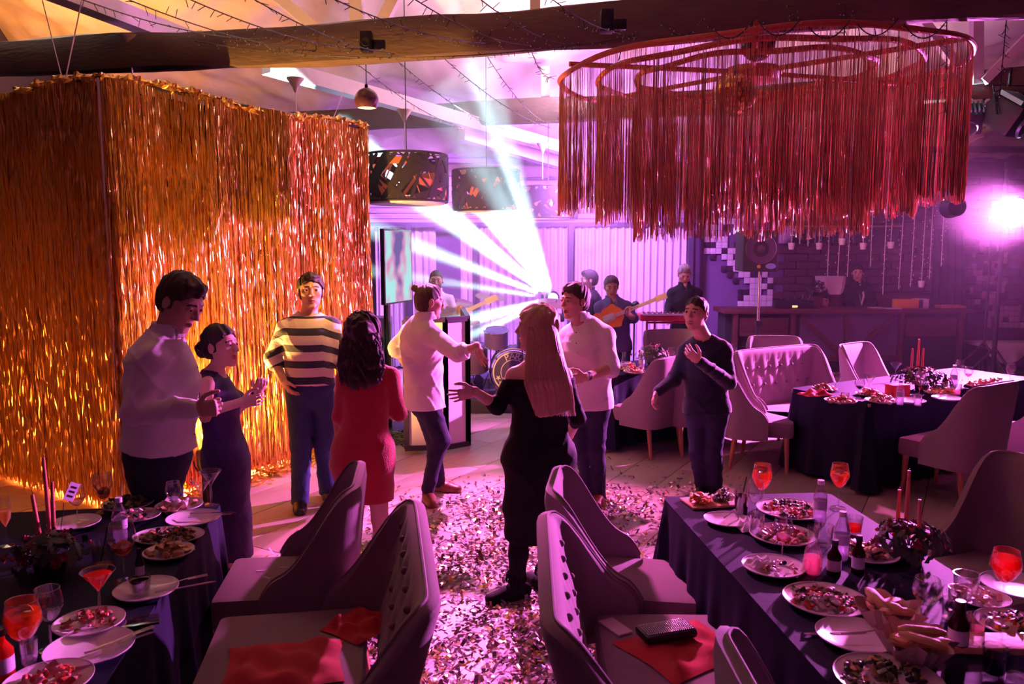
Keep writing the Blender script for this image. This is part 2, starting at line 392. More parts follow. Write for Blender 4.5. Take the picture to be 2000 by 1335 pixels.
# haze hanging over the rear of the room
hz, nt, bb = newmat('haze'); nt.nodes.remove(bb)
vs_ = nt.nodes.new('ShaderNodeVolumeScatter'); vs_.inputs['Color'].default_value = (1, 1, 1, 1); vs_.inputs['Density'].default_value = 0.0012; vs_.inputs['Anisotropy'].default_value = 0.35
nt.links.new(vs_.outputs[0], nt.nodes['Material Output'].inputs['Volume'])
hz_o = MB().box(-2.45, 9.3, 7.0, 13.54, 0.02, 3.25).build('haze', hz, smooth=False); stuff(hz_o)
tag(hz_o, 'thin stage haze hanging over the band and the bar', 'haze')

hz2, nt, bb = newmat('stage_smoke'); nt.nodes.remove(bb)
v2 = nt.nodes.new('ShaderNodeVolumeScatter'); v2.inputs['Color'].default_value = (1, 1, 1, 1); v2.inputs['Density'].default_value = 0.10; v2.inputs['Anisotropy'].default_value = 0.25
nt.links.new(v2.outputs[0], nt.nodes['Material Output'].inputs['Volume'])
sm_ = MB(); sm_.sphere((0, 0, 0), 1.0, 32, 20, sc=(2.0, 1.8, 1.9)); o = stuff(sm_.build('stage_smoke', hz2, loc=(-.35, 9.85, 2.6)))
tag(o, 'denser puff of stage smoke that shows the white beams', 'smoke')
sm2 = MB(); sm2.sphere((0, 0, 0), 1.0, 32, 20, sc=(1.8, 1.3, 1.2)); hz3 = hz2.copy(); hz3.name = 'lamp_smoke'; [setattr(n_.inputs['Density'], 'default_value', .020) for n_ in hz3.node_tree.nodes if n_.type == 'VOLUME_SCATTER']; o = stuff(sm2.build('stage_smoke', hz3, loc=(6.5, 10.3, 2.85)))
tag(o, 'violet puff of stage smoke around the glaring lamp at right', 'smoke')
struct(MB().box(3.0, 8.2, 12.0, 12.1, 3.42, 3.50).build('trim_20', M_rail, smooth=False))
# ================================================================== TINSEL BOOTH
M_gold = foilmat('gold_foil', (1.0, 0.58, 0.16), rough=0.24, transl=0.22, tcol=(1.0, 0.55, 0.12))
M_goldd = foilmat('amber_foil', (1.0, 0.46, 0.09), rough=0.35, transl=0.5, tcol=(1.0, 0.44, 0.07))
def ribbon_panel(name, A, B, ztop, zbot, n, label, seed, sgn=1, gap=None):
    """foil curtain from A to B (xy): twisted ribbons hanging from a rail, one object per layer"""
    A = Vector((A[0], A[1], 0)); B = Vector((B[0], B[1], 0)); t = (B - A); Ln = t.length; t.normalize(); nrm = Vector((t.y, -t.x, 0))
    rr = np.random.default_rng(seed)
    root = thing(name, label, 'curtain', (A.x, A.y, 0))
    for layer, (cnt, off, zt, zb, mm) in enumerate([(n, 0.03, ztop, zbot, M_gold), (int(n * .9), -0.03, ztop, zbot, M_gold), (int(n * 1.6), -0.09, 2.48, 0.05, M_goldd)]):
        seg = 56
        u = np.sort(rr.random(cnt)) * Ln
        if gap is not None and layer < 2:
            keep = ~((u > gap[0]) & (u < gap[1]) & (rr.random(cnt) < .55)); u = u[keep]; cnt = len(u)
        zs = np.linspace(0, 1, seg)
        Z = zt + (zb + rr.random(cnt)[:, None] * .25 * (1 if layer < 2 else 0) - zt) * zs[None, :]
        wob = np.cumsum(rr.normal(0, .0018, (cnt, seg)), axis=1)
        wob2 = np.cumsum(rr.normal(0, .0028, (cnt, seg)), axis=1)
        U = u[:, None] + wob; O = sgn * off + wob2 + .03 * np.sin(u[:, None] * 9 + layer)
        wd = .0034 + .003 * rr.random(cnt)[:, None] if layer < 2 else .005 + .004 * rr.random(cnt)[:, None]
        th = rr.random(cnt)[:, None] * 6.28 + np.cumsum(rr.normal(0, 1.0, (cnt, seg)), axis=1)
        dU = np.cos(th) * wd; dO = np.sin(th) * wd
        P = np.zeros((cnt, seg, 2, 3))
        for s_, sg in ((0, -1), (1, 1)):
            uu = U + sg * dU; oo = O + sg * dO
            P[:, :, s_, 0] = t.x * uu + nrm.x * oo; P[:, :, s_, 1] = t.y * uu + nrm.y * oo; P[:, :, s_, 2] = Z
        V = P.reshape(-1, 3)
        base = (np.arange(cnt)[:, None] * seg + np.arange(seg - 1)[None, :]) * 2
        F = np.stack([base, base + 1, base + 3, base + 2], -1).reshape(-1, 4)
        me = bpy.data.meshes.new('foil_ribbons'); me.from_pydata(V.tolist(), [], F.tolist()); me.materials.append(mm)
        o = bpy.data.objects.new('foil_ribbons', me); C.objects.link(o); o.parent = root; stuff(o)
    # crumpled band gathered over the top rail and the rail itself
    def fn(u, v):
        x = u * Ln; a = v * 2 * PI
        r = .035 + .02 * math.sin(x * 23 + v * 9) + .014 * math.sin(x * 61 + v * 20)
        return Vector((t.x * x + nrm.x * r * math.cos(a), t.y * x + nrm.y * r * math.cos(a), ztop + r * math.sin(a) * .8 + .03 * math.sin(x * 3.1)))
    MB().grid(fn, int(Ln * 60), 9).build('foil_heading', M_gold, root, smooth=False)
    rl = MB(); rl.tube([(0, 0, ztop), (t.x * Ln, t.y * Ln, ztop)], .014, 8); rl.build('rail', M_black, root)
    return root
E0 = (-2.92, 5.80); E1 = (-1.47, 8.20); E2 = (-2.92 - .856 * 2.1, 5.80 + .516 * 2.1)
boothR = ribbon_panel('tinsel_curtain', E0, E1, 3.20, 0.02, 1250, 'gold tinsel curtain glowing orange, the wide side facing the dancers', 11, gap=(.25, .95))
boothL = ribbon_panel('tinsel_curtain', E0, E2, 3.20, 0.02, 950, 'red-gold tinsel curtain at the left edge, the side turned to the tables', 12, sgn=-1)
# heap of foil on the floor at the curtain foot
def heap():
    rr = random.Random(5); mb = MB()
    for k in range(1500):
        s = rr.random(); px_, py_ = E0[0] + (E1[0] - E0[0]) * s, E0[1] + (E1[1] - E0[1]) * s
        nx, ny = .856, -.516; d = abs(rr.gauss(0, .09)) + .01; z = max(.006, .10 * math.exp(-d * 6) * rr.random())
        c = Vector((px_ + nx * d, py_ + ny * d, z)); a = rr.random() * 6.28; l = .05 + .1 * rr.random(); w_ = .004 + .005 * rr.random()
        dv = Vector((math.cos(a), math.sin(a), rr.gauss(0, .25))).normalized(); sv = dv.cross(Vector((rr.gauss(0, .6), rr.gauss(0, .6), 1))).normalized()
        p0 = c - dv * l / 2; p1 = c + Vector((0, 0, .02 * rr.random())); p2 = c + dv * l / 2
        for p in (p0, p1, p2): p.z = max(p.z, .006)
        q = [p0 - sv * w_, p0 + sv * w_, p1 + sv * w_, p1 - sv * w_, p2 + sv * w_, p2 - sv * w_]
        mb.add(q, [(0, 1, 2, 3), (3, 2, 4, 5)])
    o = mb.build('tinsel_heap', M_gold, smooth=False); stuff(o); tag(o, 'fallen gold tinsel heaped along the foot of the curtain', 'tinsel')
heap()
def lining():  # dark sheets added to keep ceiling light out of the booth
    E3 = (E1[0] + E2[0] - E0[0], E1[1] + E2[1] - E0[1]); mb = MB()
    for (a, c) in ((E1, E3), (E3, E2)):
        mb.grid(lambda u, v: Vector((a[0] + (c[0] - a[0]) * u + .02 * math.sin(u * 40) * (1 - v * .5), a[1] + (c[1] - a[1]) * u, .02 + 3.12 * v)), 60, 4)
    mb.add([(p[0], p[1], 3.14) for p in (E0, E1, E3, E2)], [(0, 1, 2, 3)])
    tag(mb.build('booth_light_block', mat('light_block_black', (.004, .003, .004), rough=1, spec=.02)), 'added light-blocking lining inside the tinsel booth, glimpsed through the strands', 'cloth')
lining()
# pole at the booth corner (pink-lit edge)
M_pole = mat('pale_pole', (0.6, 0.5, 0.6), rough=.35)
pb = MB(); pb.tube([(0, 0, 0), (0, 0, 3.2)], .012, 8); pb.tube([(0, 0, 0), (0, 0, .012)], .06, 12); pb.build('corner_pole', M_pole, boothR)
# uplight can by the curtain
def par_can(loc, tgt, label, col, strength=30, r=.055, name='stage_light', L=.16):
    t = thing(name, label, 'light', loc)
    d = (Vector(tgt) - Vector(loc)).normalized(); q = d.to_track_quat('Z', 'Y').to_matrix().to_4x4()
    prof = [(.001, -L), (r * .7, -L), (r, -L * .7), (r, 0), (r * .92, .002), (r * .9, -.01)]
    MB().lathe(prof, 18, M=q).build('housing', M_black, t)
    lens = mat('lens_' + name + label[:12].replace(' ', '_'), (.9, .9, .9), emit=col, estr=strength)
    MB().lathe([(1e-4, -.008), (r * .9, -.010)], 18, M=q).build('lens', lens, t)
    y = MB(); s_ = q @ Vector((1, 0, 0)); pts = []
    for k in range(9):
        a = PI * k / 8; pts.append(s_ * math.cos(a) * (r + .02) + Vector((0, 0, -1 if name != 'hung_light' else 1)) * math.sin(a) * (r + .05) - d * L * .45)
    y.tube(pts, .006, 6); y.build('yoke', M_black, t)
    return t
pc = par_can((-2.42, 6.12, .42), (-2.75, 6.9, 1.6), 'small round uplight shining warm white at the curtain foot', (1, .75, .35), 22, r=.06)
MB().box(-.02, .02, -.02, .02, -.42, -.08).box(-.1, .1, -.1, .1, -.42, -.40).build('stand', M_black, pc, smooth=False)
# cords holding the booth
M_cord = mat('white_cord', (.75, .65, .65), rough=.6)
M_wire = mat('black_wire', (.02, .02, .02), rough=.6)
def cordthing(name, pts, r, m, label, cat='cord', group=None):
    p0 = Vector(pts[0]); mb = MB(); mb.tube([Vector(p) - p0 for p in pts], r, 5); o = mb.build(name, m, loc=p0); return tag(o, label, cat, group)
cordthing('cord', [W(160, 0, 6.3), W(126, 163, 6.3)], .005, M_cord, 'taut white cord from the purlin to the booth, right strand of the left pair')
cordthing('cord', [W(82, -2, 6.4), W(124, 163, 6.3)], .004, M_cord, 'thin slack white cord slanting down to the booth top, leftmost')
cordthing('cord', [W(672, 178, 7.9), W(645, 246, 7.8)], .004, M_cord, 'short white cord holding the far end of the tinsel booth')
# ================================================================== CHANDELIER
M_fr = foilmat('rose_fringe', (0.80, 0.44, 0.34), rough=.30, transl=.18, tcol=(1.0, .40, .30))
M_ring = mat('rust_wrapped_ring', (0.45, 0.09, 0.04), rough=.6, var=.3, scale=30, bump=.6, bscale=60)
CH = Vector((2.0, 6.85, 0))
def chz(x, y): return 3.44 + .04 * (x) / 1.6 + .03 * (y) / 1.6
chand = thing('fringe_chandelier', 'large round three-ring chandelier hung with long red fringe', 'chandelier', (CH.x, CH.y, 3.44))
for ri, (R, Lf, cnt, sd) in enumerate([(1.60, 1.10, 1500, 1), (1.28, 1.20, 1250, 2), (.95, 1.34, 950, 3)]):
    pts = []
    for k in range(72):
        a = 2 * PI * k / 72; x, y = R * math.cos(a), R * math.sin(a); wv = .012 * math.sin(a * 7 + ri * 2)
        pts.append((x, y, chz(x, y) - 3.44 + wv))
    mb = MB(); mb.tube(pts, .022, 8, closed=True); mb.build('ring', M_ring, chand)
    rr = np.random.default_rng(sd); seg = 9
    a = np.sort(rr.random(cnt)) * 2 * PI; zs = np.linspace(0, 1, seg)[None, :]
    x0 = R * np.cos(a)[:, None]; y0 = R * np.sin(a)[:, None]
    ln = Lf * (1 - .10 * rr.random(cnt) ** 2)[:, None] * (1 + .02 * np.sin(a * 17))[:, None]
    X = x0 + np.cumsum(rr.normal(0, .0012, (cnt, seg)), 1); Y = y0 + np.cumsum(rr.normal(0, .0012, (cnt, seg)), 1)
    Z = (.04 * x0 / 1.6 + .03 * y0 / 1.6) - ln * zs
    V = []; P = np.zeros((cnt, seg, 3, 3)); r_ = .0010 + .0011 * rr.random(cnt)[:, None] * np.ones((1, seg)); r_ = r_ * (.72 + 1.15 * zs)
    tw = rr.random(cnt)[:, None] * 6 + zs * 9
    for k in range(3):
        P[:, :, k, 0] = X + r_ * np.cos(tw + k * 2.094); P[:, :, k, 1] = Y + r_ * np.sin(tw + k * 2.094); P[:, :, k, 2] = Z
    V = P.reshape(-1, 3); base = (np.arange(cnt)[:, None] * seg + np.arange(seg - 1)[None, :]) * 3
    F = np.concatenate([np.stack([base + k, base + (k + 1) % 3, base + 3 + (k + 1) % 3, base + 3 + k], -1).reshape(-1, 4) for k in range(3)])
    me = bpy.data.meshes.new('fringe'); me.from_pydata(V.tolist(), [], F.tolist()); me.materials.append(M_fr)
    o = bpy.data.objects.new('fringe', me); C.objects.link(o); o.parent = chand; stuff(o)
for k in range(3):
    a = .25 + k * PI / 3; mb = MB(); mb.tube([(-1.6 * math.cos(a), -1.6 * math.sin(a), 0.0), (0, 0, .02), (1.6 * math.cos(a), 1.6 * math.sin(a), 0.0)], .021, 7); mb.build('spoke', M_ring, chand)
mb = MB(); mb.lathe([(.001, -.06), (.20, -.05), (.24, 0), (.22, .05), (.001, .06)], 24); mb.build('hub', M_ring, chand)
mb = MB(); mb.tube([(-.25, -.75, -.02), (-.25, -.75, .95)], .022, 8); mb.build('hanging_pole', M_black, chand)
for k in range(4):
    a = k * PI / 2 + .4; mb = MB(); mb.tube([(1.28 * math.cos(a), 1.28 * math.sin(a), 0), (.9 * math.cos(a), .9 * math.sin(a), 1.4)], .004, 4); mb.build('suspension_wire', M_wire, chand)
# gold mirror ball and the dark one above it
M_mirg = mat('gold_mirror_facet', (0.85, .50, .12), rough=.12, metal=1, var=.5, scale=12)
M_mird = mat('smoky_mirror_facet', (0.10, .06, .06), rough=.18, metal=1, var=.5, scale=12)
M_core = mat('ball_core', (.05, .03, .02), rough=.6)
def mirror_ball(loc, r, m, label):
    t = thing('mirror_ball', label, 'disco ball', loc)
    MB().sphere((0, 0, 0), r * .975, 20, 14).build('core', M_core, t)
    f = MB(); rings = 14
    for i in range(rings):
        la = -PI / 2 + PI * (i + .5) / rings; n = max(4, int(2 * PI * math.cos(la) * rings / PI))
        for k in range(n):
            lo = 2 * PI * k / n; d = Vector((math.cos(la) * math.cos(lo), math.cos(la) * math.sin(lo), math.sin(la)))
            e = Vector((-math.sin(lo), math.cos(lo), 0)); u = d.cross(e); s = r * PI / rings * .46; c = d * r
            tl = .06; d2 = (random.random() - .5) * tl; d3 = (random.random() - .5) * tl
            f.add([c + e * s * a_ + u * s * b_ + d * (s * a_ * d2 + s * b_ * d3) for a_, b_ in ((-1, -1), (1, -1), (1, 1), (-1, 1))], [(0, 1, 2, 3)])
    stuff(f.build('mirror_facets', m, t, smooth=False))
    c = MB(); c.tube([(0, 0, r), (0, 0, r + .25)], .006, 6); c.lathe([(.001, r + .03), (.02, r + .02), (.025, r - .01)], 10); c.build('hanger', M_black, t)
    return t
mirror_ball(W(1435, 186, 6.6), .17, M_mirg, 'gold mirror ball hanging inside the fringe chandelier')
mirror_ball(W(1480, 84, 6.2), .13, M_mird, 'dark smoky mirror ball above the chandelier ring')
# ================================================================== PENDANTS
M_strip = mat('dark_shade_strip', (0.012, .010, .012), rough=.7)
M_copper = mat('copper_shade_strip', (0.75, .25, .12), rough=.4, metal=.4)
M_opal = mat('opal_diffuser', (.85, .80, .88), rough=.5)
def drum_shade(loc, R, H, label, seed, n1=90, n2=18):
    t = thing('drum_pendant', label, 'pendant lamp', loc, group='woven drum pendants')
    rr = random.Random(seed); d = MB(); cpr = MB()
    for k in range(n1 + n2):
        a0 = rr.random() * 2 * PI; da = rr.choice([-1, 1]) * rr.uniform(.35, 1.1); z0, z1 = (0, H); wz = rr.uniform(.05, .10); r_ = R + (.006 if k < n1 else -.004) + .004 * (k % 4)
        if k % 3 == 0: z0, z1 = rr.uniform(0, H), rr.uniform(0, H); da *= 1.4
        vs = []; n = 9
        for i in range(n):
            s = i / (n - 1); a = a0 + da * s; z = z0 + (z1 - z0) * s
            for o_ in (-1, 1): vs.append((r_ * math.cos(a - o_ * .02), r_ * math.sin(a - o_ * .02), min(max(z + o_ * wz / 2, 0), H)))
        (d if k < n1 else cpr).add(vs, [(2 * i, 2 * i + 1, 2 * i + 3, 2 * i + 2) for i in range(n - 1)])
    stuff(d.build('dark_strips', M_strip, t)); stuff(cpr.build('copper_strips', M_copper, t))
    for z in (0, H):
        q = MB(); q.tube([(R * math.cos(2 * PI * k / 40), R * math.sin(2 * PI * k / 40), z) for k in range(40)], .014, 6, closed=True); q.build('rim', M_strip, t)
    q = MB(); q.lathe([(1e-3, -.03), (R * .93, -.03), (R * .95, 0), (R * .95, .05)], 36); q.build('diffuser', M_opal, t)
    q = MB(); q.tube([(0, 0, H), (0, 0, ceil_z(loc[1]) - loc[2] - .02)], .006, 6); q.build('cable', M_wire, t)
    for k in range(3):
        a = 2 * PI * k / 3; q = MB(); q.tube([(0, 0, H), (R * math.cos(a), R * math.sin(a), H)], .006, 5); q.build('spider', M_strip, t)
    return t
# D: width px -> R
def shade_at(pxc, pytop, pybot, wpx, D, label, seed):
    b0 = W(pxc, pybot, D); t0 = W(pxc, pytop, D); drum_shade(b0, wpx / 2 / FPX * D, t0.z - b0.z, label, seed)
shade_at(795, 304, 394, 155, 8.9, 'woven drum pendant nearest the tinsel curtain, dark and copper strips', 4)
shade_at(950, 334, 412, 128, 10.2, 'woven drum pendant in the middle, half lost in the white beams', 5)
shade_at(1070, 366, 426, 112, 11.4, 'woven drum pendant farthest back, beside the chandelier fringe', 6)
# round ball pendant
M_ball = mat('aubergine_lacquer', (0.10, .04, .07), rough=.3)
bp_ = thing('ball_pendant', 'small dark ball-shaped pendant lamp left of the light beams', 'pendant lamp', W(716, 196, 6.62))
prof = [(.001, .098)] + [(.098 * math.sin(PI * k / 14), .098 * math.cos(PI * k / 14)) for k in range(1, 11)]
q = MB(); q.lathe(prof, 24); q.lathe([(r * .97, z) for r, z in prof[-1:1:-1]], 24); q.build('shade', M_ball, bp_)
q = MB(); q.lathe([(.0001, -.052), (.076, -.058)], 20); q.build('diffuser', mat('pendant_lit_disc', (.9, .8, .85), emit=(1, .72, .8), estr=.8), bp_)
q = MB(); q.tube([(0, 0, .09), (0, 0, .50)], .004, 6); q.lathe([(.001, .13), (.012, .125), (.016, .09)], 10); q.build('cable', M_wire, bp_)
# funnel canopies of lamps above
M_fun = mat('cream_canopy', (.55, .42, .36), rough=.5)
def canopy(p, label, L=.5):
    t = thing('lamp_canopy', label, 'lamp canopy', p)
    q = MB(); q.lathe([(.001, .09), (.085, .085), (.08, .07), (.03, 0), (.012, -.05), (.001, -.05)], 18); q.build('funnel', M_fun, t)
    q = MB(); q.tube([(0, 0, -.05), (0, 0, -L)], .006, 6); q.build('cable', M_cord, t)
canopy(W(256, 90, 7.0), 'funnel-shaped lamp canopy in orange light above the booth corner', .28)
canopy(W(577, 170, 8.0), 'pale orange funnel lamp canopy above the far half of the booth', .32)
canopy(W(790, 230, 9.0), 'cream funnel lamp canopy over the nearest drum pendant', .42)
canopy(W(1060, 292, 11.2), 'violet-lit funnel lamp canopy over the farthest drum pendant', .4)
# ================================================================== STRING LIGHTS
M_bulb = mat('clear_led_tip', (.30, .25, .30), rough=.3, emit=(1, .7, .9), estr=.12)
def light_string(p0, p1, sag, n, label, seed, group='fairy light strings under the roof', r=.004, tw=.05, name='fairy_light_string'):
    p0 = Vector(p0); p1 = Vector(p1); rr = random.Random(seed); t = thing(name, label, 'string lights', p0, group=group)
    f = lambda s: (p1 - p0) * s + Vector((0, 0, -sag * 4 * s * (1 - s)))
    mb = MB(); mb.tube([f(i / 20) for i in range(21)], r, 4); mb.build('cable', M_wire, t)
    tg = MB(); bl = MB()
    for k in range(n):
        c = f((k + .5) / n); d = Vector((rr.gauss(0, 1), rr.gauss(0, 1), rr.gauss(-.5, .8))).normalized() * tw
        tg.tube([c, c + d], .0025, 3, cap=False); bl.sphere(c + d, .0036, 5, 4)
    stuff(tg.build('light_stalks', M_wire, t)); stuff(bl.build('led_tips', M_bulb, t)); return t
sl = [((110, -20, 4.6), (505, 76, 6.6), 'fairy light string crossing the purlin at far upper left'),
      ((205, -20, 4.5), (620, 100, 6.6), 'fairy light string second from the left, ending on the near log'),
      ((330, -20, 4.4), (705, 96, 6.5), 'fairy light string third from the left above the near log'),
      ((465, -20, 4.4), (770, 105, 6.4), 'fairy light string over the small ball pendant'),
      ((625, -15, 4.4), (955, 84, 6.2), 'fairy light string falling over the bright sparkles on the log'),
      ((790, -15, 4.4), (1035, 88, 6.1), 'fairy light string at upper centre, left of the camera axis'),
      ((925, -12, 4.3), (1130, 90, 6.0), 'fairy light string at upper centre, just right of the roof strut'),
      ((1065, -12, 4.3), (1250, 68, 5.9), 'fairy light string ending beside the chandelier top')]
for k, (a, b2, lb) in enumerate(sl): light_string(W(*a), W(*b2), .06, 26, lb, k)
sl2 = [((690, 118, 7.2), (905, 250, 10.6), 'rear fairy light string starting by the ball pendant'),
       ((775, 118, 7.1), (985, 252, 10.4), 'rear fairy light string running through the white beams'),
       ((865, 112, 7.0), (1075, 250, 10.2), 'rear fairy light string right of the white beams'),
       ((950, 108, 6.9), (1065, 238, 10.2), 'rear fairy light string meeting the second log by the chandelier'),
       ((1035, 92, 6.8), (1078, 150, 8.0), 'short rear fairy light string touching the chandelier ring')]
for k, (a, b2, lb) in enumerate(sl2): light_string(W(*a), W(*b2), .08, 30, lb, 20 + k)
light_string(W(380, 80, 6.7), W(1240, 70, 5.9), .14, 70, 'long fairy light string draped along the near log', 31, tw=.03)
for k, (px, y0, y1, D) in enumerate([(1552, 30, 60, 5.6), (1652, 30, 70, 5.5), (1757, 20, 170, 5.7), (1850, -10, 220, 6.0), (1972, -10, 190, 5.9)]):
    light_string(W(px, y0 - 20, D), W(px - (20 if k == 4 else 3), y1, D), 0, 8 + (y1 - y0) // 8,
                 ['short hanging fairy string left of the chandelier top', 'short hanging fairy string at the chandelier middle', 'hanging fairy string in front of the chandelier right rim', 'long hanging fairy string just right of the chandelier', 'long hanging fairy string at the right picture edge'][k], 40 + k, group='fairy strings hanging by the chandelier')
# festoon loops on the near log
for k in range(6):
    x0 = 1290 + k * 95
    light_string(W(x0, 40 + (k % 2) * 6, 5.25), W(x0 + 85, 34 + (k % 2) * 5, 5.2), .10, 10, 'shallow fairy light loop under the near log, number seen %s from the left' % ['first', 'second', 'third', 'fourth', 'fifth', 'sixth'][k], 60 + k, group='fairy light loops on the near log', tw=.02)
# small black speaker on the near log, one more at its right part
def small_spk(p, label):
    t = thing('mini_speaker', label, 'speaker', p)
    MB().box(-.045, .045, -.05, .05, -.075, .075, bev=.01).build('cabinet', M_black, t)
    q = MB(); q.lathe([(.001, 0), (.03, .004), (.034, 0)], 14, M=Matrix.Translation((0, -.052, -.01)) @ Matrix.Rotation(PI / 2, 4, 'X')); q.build('driver', M_blackm, t)
    MB().box(.04, .14, .0, .04, -.05, .02, bev=.008).build('bracket', M_black, t)
small_spk(W(716, 82, 6.35), 'small black speaker clamped to the near log above the ball pendant')
small_spk(W(1185, 42, 5.75), 'small black speaker on the near log left of the chandelier')
# ================================================================== CHAIRS
M_uph = mat('taupe_velvet', (0.235, 0.165, 0.185), rough=.85, var=.08, sheen=.12, spec=.2, bump=.12, bscale=160)
M_seat = mat('taupe_seat_fabric', (0.22, 0.155, 0.17), rough=.9, var=.08, sheen=.1, spec=.2, bump=.12, bscale=160)
M_leg = mat('beech_leg', (0.42, .17, .09), rough=.45)
M_btn = mat('fabric_button', (0.16, .09, .11), rough=.8)
def smooth01(x): x = min(max(x, 0), 1); return x * x * (3 - 2 * x)
def wing_chair(label, loc, rz, wd=.58, dep=.58, back=.99, arm=.57, seat=.47, tuft=False, group=None, name='wing_chair', lean=.10, wing=1.0, cat='chair', t_=.055, yf=.36):
    """back towards -y, faces +y; a curved upholstered shell, seat cushion, four legs"""
    root = thing(name, label, cat, loc, rz, group)
    hw = wd / 2
    # plan curve of shell: arm front -> back corner -> back corner -> arm front
    rc = .13; pts = []
    y_b = -dep / 2; y_f = y_b + yf
    n1 = 14
    for i in range(n1): pts.append((-hw, y_f + (y_b + rc - y_f) * i / (n1 - 1), ))
    for i in range(1, 7): a = PI + PI / 2 * i / 7; pts.append((-hw + rc + rc * math.cos(a), y_b + rc + rc * math.sin(a)))
    nb_ = 5 if wd < .8 else (44 if tuft else 9)
    for i in range(nb_): pts.append((-hw + rc + (wd - 2 * rc) * i / (nb_ - 1), y_b))
    for i in range(1, 7): a = -PI / 2 + PI / 2 * i / 7; pts.append((hw - rc + rc * math.cos(a), y_b + rc + rc * math.sin(a)))
    for i in range(n1): pts.append((hw, y_b + rc + (y_f - y_b - rc) * i / (n1 - 1)))
    n = len(pts); zb = seat - .17
    def top(x, y):
        s = (y - y_b) / (y_f - y_b)
        if s < .10 * wing: return back - .012 * (abs(x) / hw) ** 4
        q = (s - .10 * wing) / (1 - .10 * wing); return back - .012 - (back - arm - .012) * (1 - (1 - smooth01(q * 1.02) ** .9) ** 1.7) - max(0, (q - .75) / .25) ** 2 * .09
    nrms = []
    for i in range(n):
        a = Vector(pts[max(i - 1, 0)]); c = Vector(pts[min(i + 1, n - 1)]); t = (c - a).normalized(); nrms.append(Vector((-t.y, t.x)))
    mb = MB(); NV = 34 if tuft else 16; vs = []
    for i, (x, y) in enumerate(pts):
        zt = top(x, y); nn = nrms[i]
        ring = []
        for j in range(NV):           # outer face up, over rounded top, inner face down
            v = j / (NV - 1)
            if v < .42: h = zb + (zt - .03 - zb) * (v / .42); off = -t_ / 2
            elif v < .58:
                a = (v - .42) / .16 * PI; h = zt - .03 + .03 * math.sin(a); off = -t_ / 2 * math.cos(a)
            else: h = zt - .03 + (seat - .04 - zt + .03) * ((v - .58) / .42); off = t_ / 2
            yy = y + (nn.y * off); xx = x + nn.x * off
            ln = lean * max(0, (h - zb)) * (1 - smooth01((y - y_b) / (y_f - y_b) * .9)); flare = 1 + .10 * max(0, h - seat) * (abs(x) > hw * .5)
            if tuft and off > 0 and abs(nn.y) > .6 and seat + .06 < h < back - .07:
                yy += .020 * (abs(math.sin((x + hw - .14) * PI / .16 + (h - seat - .20) * PI / .34)) * abs(math.sin((x + hw - .14) * PI / .16 - (h - seat - .20) * PI / .34))) ** .5 - .012
            ring.append(Vector((xx * flare, yy - ln, h)))
        vs += ring
    fs = [(i * NV + j, i * NV + j + 1, (i + 1) * NV + j + 1, (i + 1) * NV + j) for i in range(n - 1) for j in range(NV - 1)]
    fs += [tuple(range(NV))[::-1], tuple((n - 1) * NV + j for j in range(NV))]
    fs += [(i * NV + NV - 1, i * NV, (i + 1) * NV, (i + 1) * NV + NV - 1) for i in range(n - 1)]
    mb.add(vs, fs); bk_ = mb.build('backrest', M_uph, root)
    # piping along the top edge
    pp = [vs[i * NV + NV // 2] + Vector((0, 0, .002)) for i in range(n)]
    q = MB(); q.tube(pp, .006, 6); q.build('piping', M_uph, bk_)
    sb = MB(); sb.box(-hw + .03, hw - .03, y_b + .05, dep / 2, seat - .15, seat, bev=.035); sb.build('seat', M_seat, root)
    if tuft:
        for r_ in range(2):
            for k in range(int(wd / .16) - 0):
                x = -hw + .14 + k * .16 + (.08 if r_ else 0)
                if x > hw - .1: continue
                h = seat + .20 + r_ * .17
                MB().sphere((x, y_b + t_ / 2 + .0 - lean * (h - zb) + .004, h), .014, 8, 6, sc=(1, 1, 1)).build('button', M_btn, bk_)
    for sx in (-1, 1):
        for sy in (-1, 1):
            q = MB(); x = sx * (hw - .07); y = (dep / 2 - .06) if sy > 0 else (y_b + .08)
            q.tube([(x, y, seat - .14), (x + sx * .012, y + sy * (.01 if sy > 0 else .045), .0)], [.026, .015], 8); q.build('leg', M_leg, root)
    return root
def CG(px, py, z): return G(px, py, z)
GR = 'upholstered wing chairs'
R90 = PI / 2
# facing: rz=0 faces +y ; rz=+90deg faces -x ; rz=-90deg faces +x
wing_chair('wing chair at the left table with paper confetti scattered on its seat', (-1.07, 3.62, 0), R90 + .12, wd=.58, back=.955, group=GR)
wing_chair('tufted two-seat bench at the left table with red napkins on the seat', (-.82, 2.73, 0), R90 + .16, wd=1.12, back=.94, dep=.66, tuft=True, name='tufted_bench', cat='bench', lean=.27, t_=.08, yf=.24)
wing_chair('wing chair at the right foreground table, facing right with its empty seat', (.58, 3.60, 0), -R90 - .14, wd=.56, back=.935, dep=.66, group=GR)
wing_chair('two-seat bench at the right foreground table with a red clutch on it', (.62, 2.70, 0), -R90 - .02, wd=1.12, back=.92, dep=.66, tuft=True, name='tufted_bench', cat='bench', lean=.27, t_=.08, yf=.24)
wing_chair('dark wing chair standing behind the right foreground table', (2.27, 3.62, 0), R90 + .35, wd=.60, group=GR)
wing_chair('wing chair seen from behind at the long dark table, right', G(1850, 968, 0), .55, wd=.60, group=GR)
wing_chair('wing chair cut by the right picture edge at the long dark table', G(2000, 968, 0) + Vector((.25, .35, 0)), .55, wd=.62, group=GR)
wing_chair('wing chair at the left head of the long dark table, in pink light', (2.30, 7.25, 0), -R90 - .30, wd=.60, group=GR)
wing_chair('tufted pink-lit sofa behind the long dark table', (2.86, 7.62, 0), PI + .52, wd=1.15, dep=.7, tuft=True, name='tufted_sofa', cat='sofa', back=1.02, t_=.08)
